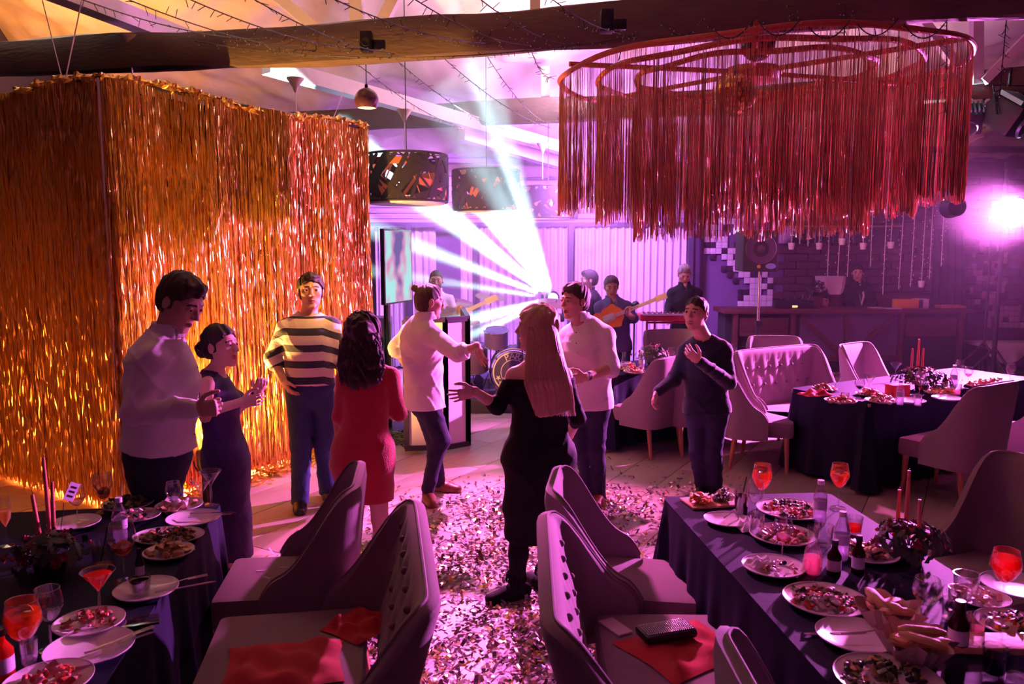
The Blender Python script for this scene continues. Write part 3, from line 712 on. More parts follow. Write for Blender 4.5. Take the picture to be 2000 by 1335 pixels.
wing_chair('pink-lit wing chair beyond the candles of the long dark table', (3.92, 8.35, 0), PI + .62, wd=.58, group=GR)
wing_chair('pink wing chair seen from behind at the rear table, legs showing', (1.33, 7.78, 0), .75, wd=.60, group=GR)
wing_chair('wing chair beyond the rear table, behind the dark-jumper dancer', (2.05, 9.75, 0), PI + .2, wd=.66, group=GR)
wing_chair('wing chair near the bar, beyond the long pink bench', (3.05, 9.0, 0), PI - .1, wd=.60, group=GR)
wing_chair('long pink bench with its back to the dance floor at the rear table', (2.08, 8.12, 0), .52, wd=1.45, dep=.65, name='long_bench', cat='bench', back=.86, arm=.7)
wing_chair('wing chair just showing its rounded back at the bottom edge', (.92, 1.86, 0), -R90, wd=.56, back=.97, group=GR)
# ================================================================== TABLES
M_cloth = mat('navy_satin_cloth', (0.010, 0.009, 0.026), rough=.7, var=.2, scale=3, bump=.08, spec=.07)
M_ttop = mat('table_board', (.2, .12, .08), rough=.6)
M_tleg = mat('table_leg_metal', (.05, .05, .05), rough=.4, metal=.8)
def table(name, label, cx, cy, L, Wd, rz, z=.75, drop=.72, seed=1, clabel=''):
    t = thing(name, label, 'table', (cx, cy, 0), rz)
    MB().box(-L / 2, L / 2, -Wd / 2, Wd / 2, z - .035, z - .006, bev=.004).build('tabletop', M_ttop, t)
    for sx in (-1, 1):
        for sy in (-1, 1):
            q = MB(); q.tube([(sx * (L / 2 - .12), sy * (Wd / 2 - .12), 0), (sx * (L / 2 - .12), sy * (Wd / 2 - .12), z - .035)], .022, 8); q.build('leg', M_tleg, t)
    # cloth: superellipse rings, folds growing down
    rr = random.Random(seed); per = 240; rows = 12; mb = MB(); vs = []
    path = []
    r = .035; hl, hw = L / 2 + .006, Wd / 2 + .006
    segs = [((-hl + r, -hw), (hl - r, -hw)), ((hl, -hw + r), (hl, hw - r)), ((hl - r, hw), (-hl + r, hw)), ((-hl, hw - r), (-hl, -hw + r))]
    P2 = []
    for (a, b2) in segs:
        ln = math.dist(a, b2); k = max(6, int(ln / (2 * (L + Wd)) * per))
        P2 += [(a[0] + (b2[0] - a[0]) * i / k, a[1] + (b2[1] - a[1]) * i / k) for i in range(k + 1)]
    n = len(P2); ph = rr.random() * 6
    for j in range(rows):
        v = j / (rows - 1)
        for i, (x, y) in enumerate(P2):
            # outward direction
            ox = max(0, abs(x) - (hl - .06)) * (1 if x > 0 else -1) * 20; oy = max(0, abs(y) - (hw - .06)) * (1 if y > 0 else -1) * 20
            l_ = math.hypot(ox, oy) or 1; ox /= l_; oy /= l_
            s = i / n * 2 * PI; corner = 1 if (abs(x) > hl - .08 and abs(y) > hw - .08) else 0
            f = v ** 1.3 * (.028 * math.sin(s * 23 + ph) + .018 * math.sin(s * 41 + 2 * ph) + .03) + corner * .07 * v
            vs.append(Vector((x + ox * f, y + oy * f, z + .004 - drop * v + (.0 if j else 0))))
    fs = [(j * n + i, j * n + (i + 1) % n, (j + 1) * n + (i + 1) % n, (j + 1) * n + i) for j in range(rows - 1) for i in range(n)]
    fs.append(tuple(range(n)))
    mb.add(vs, fs); c = mb.build('tablecloth', M_cloth, loc=(cx, cy, 0)); c.rotation_euler = (0, 0, rz)
    tag(c, clabel, 'tablecloth', 'navy tablecloths'); return t
a_l = math.atan2(3.9 - 2.2, -1.39 + 1.12)   # heading of its long side
table('banquet_table', 'long banquet table under a navy cloth, left foreground', -1.82, 2.62, 2.25, 1.12, a_l, clabel='navy cloth on the left foreground table, crowded with plates', seed=1)
table('banquet_table', 'long banquet table under a navy cloth, right foreground', 1.30, 2.78, 2.35, .86, math.radians(95), clabel='navy cloth on the right foreground table with violet sheen at its far corner', seed=2)
dL = Vector((math.cos(math.radians(30)), math.sin(math.radians(30)), 0)); dW = Vector((-dL.y, dL.x, 0)); c0 = Vector((2.92, 6.40, 0))
cc = c0 + dL * 1.25 + dW * .40
table('banquet_table', 'long banquet table in the middle right between pink sofas', cc.x, cc.y, 2.5, .80, math.radians(30), clabel='dark navy cloth on the middle right table, falling to the floor', seed=3)
cc2 = Vector((1.74, 8.66, 0))
table('banquet_table', 'rear banquet table before the stage, behind the pink chair', cc2.x, cc2.y, 2.2, .75, math.radians(30), clabel='violet-lit navy cloth on the rear table before the stage', seed=4)
# ================================================================== CONFETTI
M_c1 = mat('silver_confetti', (.45, .36, .42), rough=.25, metal=.9)
M_c2 = mat('gold_confetti', (.70, .45, .22), rough=.25, metal=.9)
M_c3 = mat('white_paper_confetti', (.40, .30, .38), rough=.6)
M_c4 = mat('dark_confetti', (.14, .07, .08), rough=.35, metal=.5)
def confetti():
    rr = random.Random(9); mb = MB(); n = 0; tries = 0
    blobs = [(rr.uniform(-1.3, 1.6), rr.uniform(2.6, 6.3), rr.uniform(.25, .55)) for _ in range(26)]
    while n < 15000 and tries < 260000:
        tries += 1
        x = rr.uniform(-2.0, 2.6); y = rr.uniform(2.0, 8.2)
        d = math.exp(-((x - .15 - .12 * (y - 4)) / 1.45) ** 4) * math.exp(-((y - 4.6) / 1.9) ** 4)
        cl = sum(math.exp(-((x - bx) ** 2 + (y - by) ** 2) / (br * br)) for bx, by, br in blobs)
        if rr.random() > d * (.14 + .55 * min(cl, 1.4)): continue
        a = rr.random() * 6.28; l = rr.choice([.022, .022, .03, .045, .05]) * rr.uniform(.7, 1.1) / 2; w_ = rr.choice([.007, .009, .012]) / 1.0 * rr.uniform(.7, 1.1)
        til = rr.gauss(0, .28) if rr.random() < .6 else rr.gauss(0, .7)
        dv = Vector((math.cos(a), math.sin(a), til)).normalized(); sv = dv.cross(Vector((rr.gauss(0, .3), rr.gauss(0, .3), 1))).normalized()
        z = .004 + abs(dv.z) * l + abs(sv.z) * w_ + rr.random() * .012 * min(cl, 1)
        c = Vector((x, y, z)); u = dv.cross(sv) * l * rr.uniform(-.35, .35)
        mb.add([c - dv * l - sv * w_, c - dv * l + sv * w_, c + sv * w_ + u, c - sv * w_ + u, c + dv * l + sv * w_, c + dv * l - sv * w_], [(0, 1, 2, 3), (3, 2, 4, 5)], rr.choices([0, 1, 2, 3], [2.2, 2.8, 1.8, 3.4])[0]); n += 1
    o = mb.build('confetti', [M_c1, M_c2, M_c3, M_c4], smooth=False); stuff(o); tag(o, 'metallic and paper confetti strewn over the dance floor', 'confetti')
confetti()
# ================================================================== PEOPLE (signed-distance bodies turned into meshes)
def _v(a): return np.array(a, np.float32)
def _n(a): a = np.array(a, np.float32); return a / (np.linalg.norm(a) + 1e-9)
def smin(a, b, k):
    h = np.clip(.5 + .5 * (b - a) / k, 0, 1); return b + (a - b) * h - k * h * (1 - h)
def smax(a, b, k): return -smin(-a, -b, k)
def d_seg(P, A, B, ra, rb):
    A = _v(A); B = _v(B); ab = B - A; q = P - A; t = np.clip(q @ ab / max(float(ab @ ab), 1e-9), 0, 1)
    return np.linalg.norm(q - t[:, None] * ab, axis=1) - (ra + (rb - ra) * t)
def d_ell(P, c, r):
    q = (P - _v(c)); r = _v(r); k0 = np.linalg.norm(q / r, axis=1); k1 = np.linalg.norm(q / (r * r), axis=1)
    return k0 * (k0 - 1) / np.maximum(k1, 1e-6)
def d_loft(P, pts, aa, bb, sides, k=.02):
    """tube of elliptic section through pts; aa along side vector, bb across"""
    best = None
    for i in range(len(pts) - 1):
        A = _v(pts[i]); B = _v(pts[i + 1]); ab = B - A; L2 = float(ab @ ab); ax = ab / math.sqrt(L2)
        t = np.clip((P - A) @ ab / L2, 0, 1); off = P - A - t[:, None] * ab
        s = _n(_v(sides[i]) + _v(sides[i + 1])); s = _n(s - ax * float(s @ ax)); dv = np.cross(ax, s)
        a = aa[i] + (aa[i + 1] - aa[i]) * t; b_ = bb[i] + (bb[i + 1] - bb[i]) * t; m = np.minimum(a, b_)
        e = np.sqrt((off @ s / a) ** 2 + (off @ dv / b_) ** 2 + (off @ ax / m) ** 2) + 1e-6
        d = np.linalg.norm(off, axis=1) * (1 - 1 / e); d = np.where(e < .2, -m * .8, d)
        best = d if best is None else smin(best, d, k)
    return best
def nets(f, lo, hi, h, drop=None):
    lo = _v(lo); hi = _v(hi); n = np.maximum(np.ceil((hi - lo) / h).astype(int), 4); n = ((n + 3) // 4) * 4
    cn = n // 4 + 1
    ax = [lo[i] + h * 4 * np.arange(cn[i]) for i in range(3)]
    CG_ = np.stack(np.meshgrid(*ax, indexing='ij'), -1).reshape(-1, 3).astype(np.float32)
    dc = f(CG_).reshape(cn)
    full = dc.repeat(4, 0).repeat(4, 1).repeat(4, 2)[2:2 + n[0], 2:2 + n[1], 2:2 + n[2]]
    V = full.astype(np.float32).copy(); msk = np.abs(V) < 4.6 * h * 1.5
    ii = np.argwhere(msk)
    pts = (lo + ii * h).astype(np.float32)
    V[msk] = f(pts)
    V[0] = V[-1] = np.maximum(V[0], .01); V[:, 0] = np.maximum(V[:, 0], .01); V[:, -1] = np.maximum(V[:, -1], .01); V[:, :, 0] = np.maximum(V[:, :, 0], .01); V[:, :, -1] = np.maximum(V[:, :, -1], .01)
    V[-1] = np.maximum(V[-1], .01)
    ins = V < 0
    c = [ins[a:n[0] - 1 + a, b_:n[1] - 1 + b_, g:n[2] - 1 + g] for a in (0, 1) for b_ in (0, 1) for g in (0, 1)]
    cnt = sum(x.astype(np.int8) for x in c); act = (cnt > 0) & (cnt < 8)
    cells = np.argwhere(act)
    if len(cells) == 0: return np.zeros((0, 3)), np.zeros((0, 4), int)
    idx = -np.ones(act.shape, int); idx[act] = np.arange(len(cells))
    cor = [(a, b_, g) for a in (0, 1) for b_ in (0, 1) for g in (0, 1)]
    acc = np.zeros((len(cells), 3)); num = np.zeros(len(cells))
    for i in range(8):
        for j in range(i + 1, 8):
            if sum(abs(cor[i][q] - cor[j][q]) for q in range(3)) != 1: continue
            va = V[cells[:, 0] + cor[i][0], cells[:, 1] + cor[i][1], cells[:, 2] + cor[i][2]]
            vb = V[cells[:, 0] + cor[j][0], cells[:, 1] + cor[j][1], cells[:, 2] + cor[j][2]]
            x = (va < 0) != (vb < 0); t = np.where(x, va / np.where(np.abs(va - vb) < 1e-9, 1, va - vb), 0)
            p = _v(cor[i])[None] + (_v(cor[j]) - _v(cor[i]))[None] * t[:, None]
            acc += np.where(x[:, None], p, 0); num += x
    verts = lo + (cells + acc / num[:, None]) * h
    quads = []
    for a in range(3):
        b_, g = (a + 1) % 3, (a + 2) % 3
        sl0 = [slice(None)] * 3; sl1 = [slice(None)] * 3; sl0[a] = slice(0, n[a] - 1); sl1[a] = slice(1, n[a])
        x = ins[tuple(sl0)] != ins[tuple(sl1)]; e = np.argwhere(x)
        e = e[(e[:, b_] > 0) & (e[:, g] > 0) & (e[:, b_] < n[b_] - 1) & (e[:, g] < n[g] - 1)]
        if len(e) == 0: continue
        flip = ins[tuple(sl0)][e[:, 0], e[:, 1], e[:, 2]]
        def gi(db, dg):
            q = e.copy(); q[:, b_] += db; q[:, g] += dg; return idx[q[:, 0], q[:, 1], q[:, 2]]
        q = np.stack([gi(-1, -1), gi(0, -1), gi(0, 0), gi(-1, 0)], 1)
        q[~flip] = q[~flip][:, ::-1]; quads.append(q)
    Q = np.concatenate(quads); Q = Q[(Q >= 0).all(1)]
    if drop is not None:
        cen = verts[Q].mean(1); keep = ~drop(cen); Q = Q[keep]
    return verts, Q
def npmesh(name, parts, mats, parent, origin, mis=None):
    Vs = []; Fs = []; Ms = []; o = 0
    for k, (v, q) in enumerate(parts):
        Vs.append(v); Fs.append(q + o); o += len(v); Ms.append(mis[k] if mis is not None else np.zeros(len(q), int))
    V = np.concatenate(Vs) - np.array(origin)[None]; F = np.concatenate(Fs); M = np.concatenate(Ms)
    used = np.zeros(len(V), bool); used[F.ravel()] = True; rem = np.cumsum(used) - 1; V = V[used]; F = rem[F]
    me = bpy.data.meshes.new(name); me.from_pydata(V.tolist(), [], F.tolist())
    if not isinstance(mats, (list, tuple)): mats = [mats]
    for m in mats: me.materials.append(m)
    me.polygons.foreach_set('material_index', M.astype(np.int32)); me.polygons.foreach_set('use_smooth', np.ones(len(F), bool))
    ob = bpy.data.objects.new(name, me); C.objects.link(ob); ob.parent = parent; me.update(); return ob
def wr(P, amp, fr=1.0, ph=0.0):
    x, y, z = P[:, 0] * fr, P[:, 1] * fr, P[:, 2] * fr
    r1 = (1 - np.abs(np.sin(13 * z + 8 * x + 5 * y + 1.6 * np.sin(9 * x + 5 * y + ph) + ph))) ** 3; r2 = (1 - np.abs(np.sin(15 * x - 11 * z + 9 * y + 1.8 * np.sin(8 * z + ph)))) ** 3
    r3 = (1 - np.abs(np.sin(24 * z - 13 * y + 2 * np.sin(15 * x + ph)))) ** 4; m = .5 + .5 * np.sin(7 * z + 6 * x + ph * 2); m2 = .5 + .5 * np.sin(9 * y - 8 * z + ph)
    return amp * (.9 - 2.2 * r1 * m - 2.0 * r2 * m2 - 1.4 * r3 * (1 - m) + .35 * np.sin(29 * x + 17 * z + 4 * np.sin(11 * z + ph)))
# ---- head in its own frame: x to its right, y forward, z up, origin mid-head
def head_sdf(p, fem, mouth=0.0, beard=False):
    ax_ = np.abs(p[:, 0]); q = p.copy(); q[:, 0] = ax_
    d = d_ell(p, (0, -.014, .030), (.0745, .094, .088))
    d = smin(d, d_ell(p, (0, .020, -.028), (.058 if fem else .062, .066, .080)), .03)
    d = smin(d, d_ell(p, (0, .030, -.070), (.042 if fem else .050, .046, .038)), .025)
    d = smin(d, d_seg(p, (-.010, .070, -.100), (.010, .070, -.100), .014, .014), .02)
    d = smin(d, d_ell(q, (.042, .055, -.012), (.020, .020, .018)), .025)
    d = smin(d, d_seg(q, (.012, .082, .032), (.042, .068, .032), .008 if fem else .010, .008), .014)
    d = smax(d, -d_ell(q, (.031, .099, .012), (.019, .016, .013)), .010)
    d = smin(d, d_ell(q, (.031, .074, .011), (.0150, .0150, .0150)), .003)
    d = smax(d, -d_ell(q, (.031, .092, .011), (.0120, .012, .0046)), .002)
    d = smin(d, d_seg(p, (0, .084, .022), (0, .107, -.018), .0065, .0105), .010)
    d = smin(d, d_ell(q, (.0105, .097, -.023), (.0085, .010, .0075)), .006)
    d = smax(d, -d_ell(q, (.006, .103, -.032), (.003, .004, .003)), .002)
    d = smin(d, d_seg(q, (0, .0900, -.0545 - mouth * .2), (.021, .079, -.058), .0062, .003), .005)
    d = smin(d, d_seg(q, (0, .0880, -.0665 - mouth), (.019, .079, -.062 - mouth * .6), .0070, .0035), .006)
    d = smax(d, -d_ell(q, (0, .094, -.0602 - mouth * .5), (.022, .014, .0012 + mouth * .5)), .002)
    e = d_ell(q, (.079, -.008, -.002), (.010, .019, .032)); e = smax(e, -d_ell(q, (.090, -.004, .002), (.008, .011, .020)), .004); d = smin(d, e, .006)
    return d
def hair_sdf(p, style):
    x, y, z = p[:, 0], p[:, 1], p[:, 2]; ang = np.arctan2(x, z - .0); q = p.copy(); q[:, 0] = np.abs(x)
    th = {'short': .013, 'crop': .004, 'messy': .020, 'bun': .012, 'manbun': .005, 'long': .020, 'wavy': .026, 'grey': .012}[style]
    c = d_ell(p, (0, -.016, .032), (.0745 + th, .094 + th, .088 + th))
    c = smin(c, d_ell(p, (0, -.03, -.02), (.066 + th * .7, .072 + th * .6, .07)), .02)
    strand = .0022 * np.sin(95 * x + 40 * y + 5 * np.sin(40 * y + 20 * z)) + .0015 * np.sin(170 * x + 30 * z)
    if style in ('messy', 'wavy'): strand = strand * 2.2 + .003 * np.sin(60 * y + 50 * z + 30 * x)
    c = c + strand
    hl = (.064 if style in ('crop', 'manbun') else .072) - 7 * x * x + .004 * np.sin(130 * x + 2)       # hairline, lower at the temples
    face = .030 + np.where(z > hl - .010, (z - hl) * 1.9 + .02, 0) # region in front of this y (face) is bare
    cut = y - np.where(z > hl, .2, face * 1.0 - .012)
    c = smax(c, cut, .006)
    side = -(z + .030 + np.where(y < -.02, .040, .0) - np.clip(y, 0, 1) * .4)    # sideburn and nape
    c = smax(c, side, .006)
    c = smax(c, -d_ell(q, (.082, -.004, -.004), (.020, .016, .026)), .004)
    if style == 'bun':
        b_ = d_ell(p, (0, -.125, -.020), (.050, .042, .048)) + .003 * np.sin(90 * z + 60 * x + 4 * np.sin(70 * x)); c = smin(c, b_, .012)
    if style == 'manbun':
        b_ = d_ell(p, (0, -.118, .088), (.026, .024, .028)) + .003 * np.sin(140 * z + 80 * x); b_ = smin(b_, d_seg(p, (0, -.085, .075), (0, -.118, .092), .012, .012), .01); c = smin(c, b_, .008)
        c = smin(c, smax(d_ell(p, (0, -.006, .052), (.062, .092, .078)) + strand, y - .07, .01), .01)
    if style in ('short', 'messy', 'grey'):
        t = d_ell(p, (0, .040, .098), (.055, .042, .026 if style == 'short' else .034)) + strand * 1.5; c = smin(c, t, .012)
    return c
# ---- hand
def hand_prims(wp, d, th, side, curl=.5, s=1.0, spread=.12, tcurl=.35):
    wp = _v(wp); d = _n(d); th = _n(th); th = _n(th - d * float(th @ d)); n = np.cross(th, d) if side == 'R' else np.cross(d, th)
    pr = [('loft', [wp - d * .015 * s, wp + d * .03 * s, wp + d * .085 * s], [.026 * s, .036 * s, .040 * s], [.019 * s, .017 * s, .013 * s], [th] * 3)]
    for i, (o, ln) in enumerate([(.029, .072), (.010, .080), (-.010, .074), (-.028, .058)]):
        o *= s; ln *= s; base = wp + d * (.083 - abs(i - 1) * .004) * s + th * o; a = curl * (1 + .12 * i); dr = _n(d + th * spread * (1.2 - i * .8)); p = base; r = .0088 * s - i * .0003
        ang = 0; pts = [p - dr * .02 * s, p]
        for k, (fr, ca_) in enumerate([(.45, .8), (.32, 1.1), (.23, .8)]):
            ang += a * ca_; p = p + (dr * math.cos(ang) + n * math.sin(ang)) * ln * fr; pts.append(p)
        for k in range(len(pts) - 1): pr.append(('seg', pts[k], pts[k + 1], r - k * .0006, r - (k + 1) * .0006))
    b0 = wp + d * .018 * s + th * .026 * s; dt = _n(d * .62 + th * .72 + n * .25); b1 = b0 + dt * .042 * s
    b2 = b1 + _n(d * .9 + th * .35 + n * tcurl) * .032 * s; b3 = b2 + _n(d + th * .05 + n * tcurl * 1.4) * .026 * s
    pr += [('seg', b0, b1, .015 * s, .0115 * s), ('seg', b1, b2, .0112 * s, .0098 * s), ('seg', b2, b3, .0098 * s, .0082 * s)]
    return pr, wp + d * .08 * s
def d_prims(P, pr, k=.006):
    d = None
    for q in pr:
        e = d_seg(P, *q[1:]) if q[0] == 'seg' else d_loft(P, q[1], q[2], q[3], q[4])
        d = e if d is None else smin(d, e, k)
    return d
def near(P, c, r, fn, far=1.0):
    """evaluate fn only where P is within r of c"""
    dist = np.linalg.norm(P - _v(c), axis=1); out = np.maximum(dist - r * .6, .02).astype(np.float32); m = dist < r
    if m.any(): out[m] = fn(P[m])
    return out
SKIN = mat('skin', (0.62, 0.36, 0.27), rough=.5, var=.06, sss=.12, spec=.4)
SKINP = mat('skin_pale', (0.70, 0.44, 0.35), rough=.5, var=.06, sss=.12, spec=.4)
LIP = mat('lips', (0.42, 0.13, 0.12), rough=.4); LIPR = mat('painted_lips', (0.45, 0.04, 0.07), rough=.35)
BEARD = mat('beard_stubble', (0.14, .08, .05), rough=.8, bump=.3, bscale=300)
EYEW = mat('eye_white', (.75, .72, .70), rough=.25); IRIS = mat('iris_brown', (.06, .03, .02), rough=.2)
HDARK = mat('dark_hair', (0.014, 0.009, 0.008), rough=.62, var=.5, scale=60, bump=.3, bscale=220)
HBROWN = mat('brown_hair', (0.042, 0.022, 0.015), rough=.62, var=.5, scale=60, bump=.3, bscale=220)
HBLOND = mat('blonde_hair', (0.64, 0.42, 0.25), rough=.36, var=.35, scale=40, bump=.3, bscale=220, stretch=(6, 6, .6))
HGREY = mat('grey_hair', (0.45, 0.42, 0.44), rough=.5, var=.3, scale=60)
HRED = mat('auburn_hair', (0.040, 0.012, 0.012), rough=.48, var=.5, scale=60, bump=.3, bscale=220)
SHW = mat('white_shirt', (0.74, 0.70, 0.72), rough=.75, var=.04, bump=.25, bscale=24, sheen=.2)
NAVY = mat('navy_trousers', (0.022, 0.022, 0.050), rough=.75, spec=.15, var=.2, bump=.25, bscale=26)
DENIM = mat('dark_denim', (0.030, 0.045, 0.115), rough=.8, spec=.15, var=.25, bump=.3, bscale=30)
BLKDRESS = mat('black_dress', (0.008, 0.008, 0.011), rough=.75, spec=.15, bump=.2, bscale=20)
REDDRESS = mat('red_knit_dress', (0.42, 0.010, 0.022), rough=.8, var=.12, bump=.5, bscale=130, sheen=.4)
NAVYDRESS = mat('navy_glitter_dress', (0.040, 0.022, 0.085), rough=.5, spec=.15, var=.6, scale=240, bump=.6, bscale=260)
JUMPER = mat('dark_navy_jumper', (0.008, 0.012, 0.024), rough=.85, spec=.15, bump=.3, bscale=60, sheen=.3)
SUIT = mat('black_suit', (0.010, 0.010, 0.013), rough=.7, spec=.15)
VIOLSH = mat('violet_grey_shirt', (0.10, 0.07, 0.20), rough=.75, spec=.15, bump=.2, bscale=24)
SHOEB = mat('brown_shoe_leather', (0.16, 0.04, 0.025), rough=.4); SHOEK = mat('black_shoe_leather', (0.012, .010, .010), rough=.4)
def stripemat():
    m, nt, b_ = newmat('striped_knit'); N = nt.nodes; L = nt.links
    tc = N.new('ShaderNodeTexCoord'); sx = N.new('ShaderNodeSeparateXYZ'); L.new(tc.outputs['Object'], sx.inputs[0])
    ab = N.new('ShaderNodeMath'); ab.operation = 'ABSOLUTE'; L.new(sx.outputs[0], ab.inputs[0])
    # stripes bend down over the sleeves, outside the body
    s1 = N.new('ShaderNodeMath'); s1.operation = 'SUBTRACT'; s1.inputs[1].default_value = .145; L.new(ab.outputs[0], s1.inputs[0])
    s2 = N.new('ShaderNodeMath'); s2.operation = 'MAXIMUM'; s2.inputs[1].default_value = 0; L.new(s1.outputs[0], s2.inputs[0])
    s3 = N.new('ShaderNodeMath'); s3.operation = 'MULTIPLY_ADD'; s3.inputs[1].default_value = .45; L.new(s2.outputs[0], s3.inputs[0]); L.new(sx.outputs[2], s3.inputs[2])
    a1 = N.new('ShaderNodeMath'); a1.operation = 'MULTIPLY_ADD'; a1.inputs[1].default_value = 1 / .122; a1.inputs[2].default_value = .40; L.new(s3.outputs[0], a1.inputs[0])
    fr = N.new('ShaderNodeMath'); fr.operation = 'FRACT'; L.new(a1.outputs[0], fr.inputs[0])
    gt = N.new('ShaderNodeMath'); gt.operation = 'GREATER_THAN'; gt.inputs[1].default_value = .56; L.new(fr.outputs[0], gt.inputs[0])
    lt = N.new('ShaderNodeMath'); lt.operation = 'LESS_THAN'; lt.inputs[1].default_value = 1.50; L.new(sx.outputs[2], lt.inputs[0])
    mu = N.new('ShaderNodeMath'); mu.operation = 'MULTIPLY'; L.new(gt.outputs[0], mu.inputs[0]); L.new(lt.outputs[0], mu.inputs[1])
    mx = N.new('ShaderNodeMix'); mx.data_type = 'RGBA'; mx.inputs[6].default_value = (.70, .64, .64, 1); mx.inputs[7].default_value = (.022, .028, .055, 1)
    L.new(mu.outputs[0], mx.inputs[0]); L.new(mx.outputs[2], b_.inputs['Base Color']); b_.inputs['Roughness'].default_value = .9; b_.inputs['Sheen Weight'].default_value = .3
    wv = N.new('ShaderNodeTexNoise'); wv.inputs['Scale'].default_value = 120; L.new(tc.outputs['Object'], wv.inputs['Vector'])
    bp2 = N.new('ShaderNodeBump'); bp2.inputs['Strength'].default_value = .4; bp2.inputs['Distance'].default_value = .006; L.new(wv.outputs['Fac'], bp2.inputs['Height']); L.new(bp2.outputs[0], b_.inputs['Normal'])
    return m
STRIPE = stripemat()
def person(label, D, J, fem=False, s=1.0, hs=1.0, skin=None, hair=HDARK, style='short', face=(0, -1, 0), hup=(0, 0, 1), bulk=(1, 1),
           top=None, bottom=None, dress=None, shoe=SHOEK, hands={}, zfloor=0.0, mouth=0.0, beard=False, res=1.0, toes=None, extra=None, group=None, lips=None):
    """J: joint -> (px, py, depth offset); every limb ends up as a real point in the room"""
    j = {k: np.array(W(v[0], v[1], D + (v[2] if len(v) > 2 else 0))) for k, v in J.items()}
    hs = hs * 1.09
    skin = skin or (SKINP if fem else SKIN)
    up0 = _v((0, 0, 1))
    hipc = (j['hipL'] + j['hipR']) / 2; shc = (j['shL'] + j['shR']) / 2
    foot = np.array([(hipc[0] + (j['anL'][0] + j['anR'][0]) / 2) / 2, (j['anL'][1] + j['anR'][1]) / 2, zfloor])
    root = thing('person', label, 'person', foot.tolist(), group=group)
    sS = _n(j['shR'] - j['shL']); sH = _n(j['hipR'] - j['hipL']); upT = _n(shc - hipc); fwd = _n(np.cross(upT, sS))
    # head frame
    F = _n(face); U = _v(hup); U = _n(U - F * float(U @ F)); X = np.cross(F, U); R = np.stack([X, F, U], 1); hc = j['head']
    tohead = lambda P: ((P - hc) @ R / hs).astype(np.float32)
    # torso sections
    if fem: A_ = [.150, .165, .118, .132, .125, .085]; B_ = [.105, .112, .088, .100, .088, .060]
    else: A_ = [.145, .158, .150, .165, .160, .100]; B_ = [.105, .115, .112, .122, .110, .070]
    A_ = [a * s * bulk[0] for a in A_]; B_ = [b_ * s * bulk[1] for b_ in B_]
    tp = [hipc - upT * .05 * s, hipc + upT * .03 * s, hipc * .56 + shc * .44 + fwd * .005, hipc * .24 + shc * .76 + fwd * .012, hipc * .06 + shc * .94, shc + upT * .045 * s]
    sd = [sH, sH, _n(sH + sS), sS, sS, sS]
    nb_ = j['neck']; hb = hc - U * .06 * hs - F * .015
    nr = (.046 if fem else .062) * s
    ar = [(.040, .035, .037, .024) if fem else (.052, .044, .043, .029)][0]; lg = [(.082, .050, .050, .034) if fem else (.088, .058, .056, .038)][0]
    def arms(P, inf, fr, ks=.02):
        d = None
        for sfx in 'LR':
            S0, E0_, W0 = j['sh' + sfx], j['el' + sfx], j['wr' + sfx]; f = fr[sfx] if isinstance(fr, dict) else fr
            if f <= 0: continue
            if f <= 1: e = d_seg(P, S0, S0 + (E0_ - S0) * f, (ar[0] + inf) * s, (ar[0] + (ar[1] - ar[0]) * f + inf * 1.15) * s)
            else:
                g = f - 1; e = smin(d_seg(P, S0, E0_, (ar[0] + inf) * s, (ar[1] + inf) * s), d_seg(P, E0_, E0_ + (W0 - E0_) * g, (ar[2] + inf) * s, (ar[2] + (ar[3] - ar[2]) * g + inf) * s), .02)
            d = e if d is None else smin(d, e, .01)
        return d
    def torso(P, inf, lo_=0, hem=None):
        pts = list(tp); aa = [a + inf for a in A_]; bb = [b_ + inf for b_ in B_]; ss = list(sd)
        if lo_: pts = pts[lo_:]; aa = aa[lo_:]; bb = bb[lo_:]; ss = ss[lo_:]
        if hem is not None:
            pts = [hipc - upT * hem] + pts[1:]; aa[0] = aa[1] * 1.03; bb[0] = bb[1] * 1.04
        d = d_loft(P, pts, aa, bb, ss, .03)
        for sfx in 'LR': d = smin(d, d_seg(P, nb_ - upT * .02, j['sh' + sfx], (.034 if fem else .040) * s + inf * .8, (.040 if fem else .052) * s + inf), .04)
        if fem:
            for sg in (-1, 1): d = smin(d, d_ell2(P, tp[3] - upT * .01 + sS * .062 * sg * s + fwd * (B_[3] * .72), .060 * s + inf), .03)
        return d
    def d_ell2(P, c, r): return np.linalg.norm(P - _v(c), axis=1) - r
    def legs(P, inf, r2=None):
        d = None
        for sfx in 'LR':
            H, K, A2 = j['hip' + sfx], j['kn' + sfx], j['an' + sfx]
            r = r2 or lg; calf = K * .70 + A2 * .30 - fwd * .015
            e = d_seg(P, H, K, (r[0] + inf) * s, (r[1] + inf) * s)
            e = smin(e, d_seg(P, K, calf, (r[1] + inf) * s, (r[2] + inf) * s), .02); e = smin(e, d_seg(P, calf, A2, (r[2] + inf) * s, (r[3] + inf) * s), .02)
            d = e if d is None else smin(d, e, .012)
        return d
    hp = {}; hcen = {}
    for sfx in 'LR':
        h_ = hands.get(sfx)
        dd = _n(j['wr' + sfx] - j['el' + sfx])
        if h_ is None: h_ = (dd, _n(fwd + .1 * up0), .5)
        hp[sfx], hcen[sfx] = hand_prims(j['wr' + sfx], h_[0], h_[1], sfx, h_[2], s * (.90 if fem else 1.0), *(h_[3:] if len(h_) > 3 else ()))
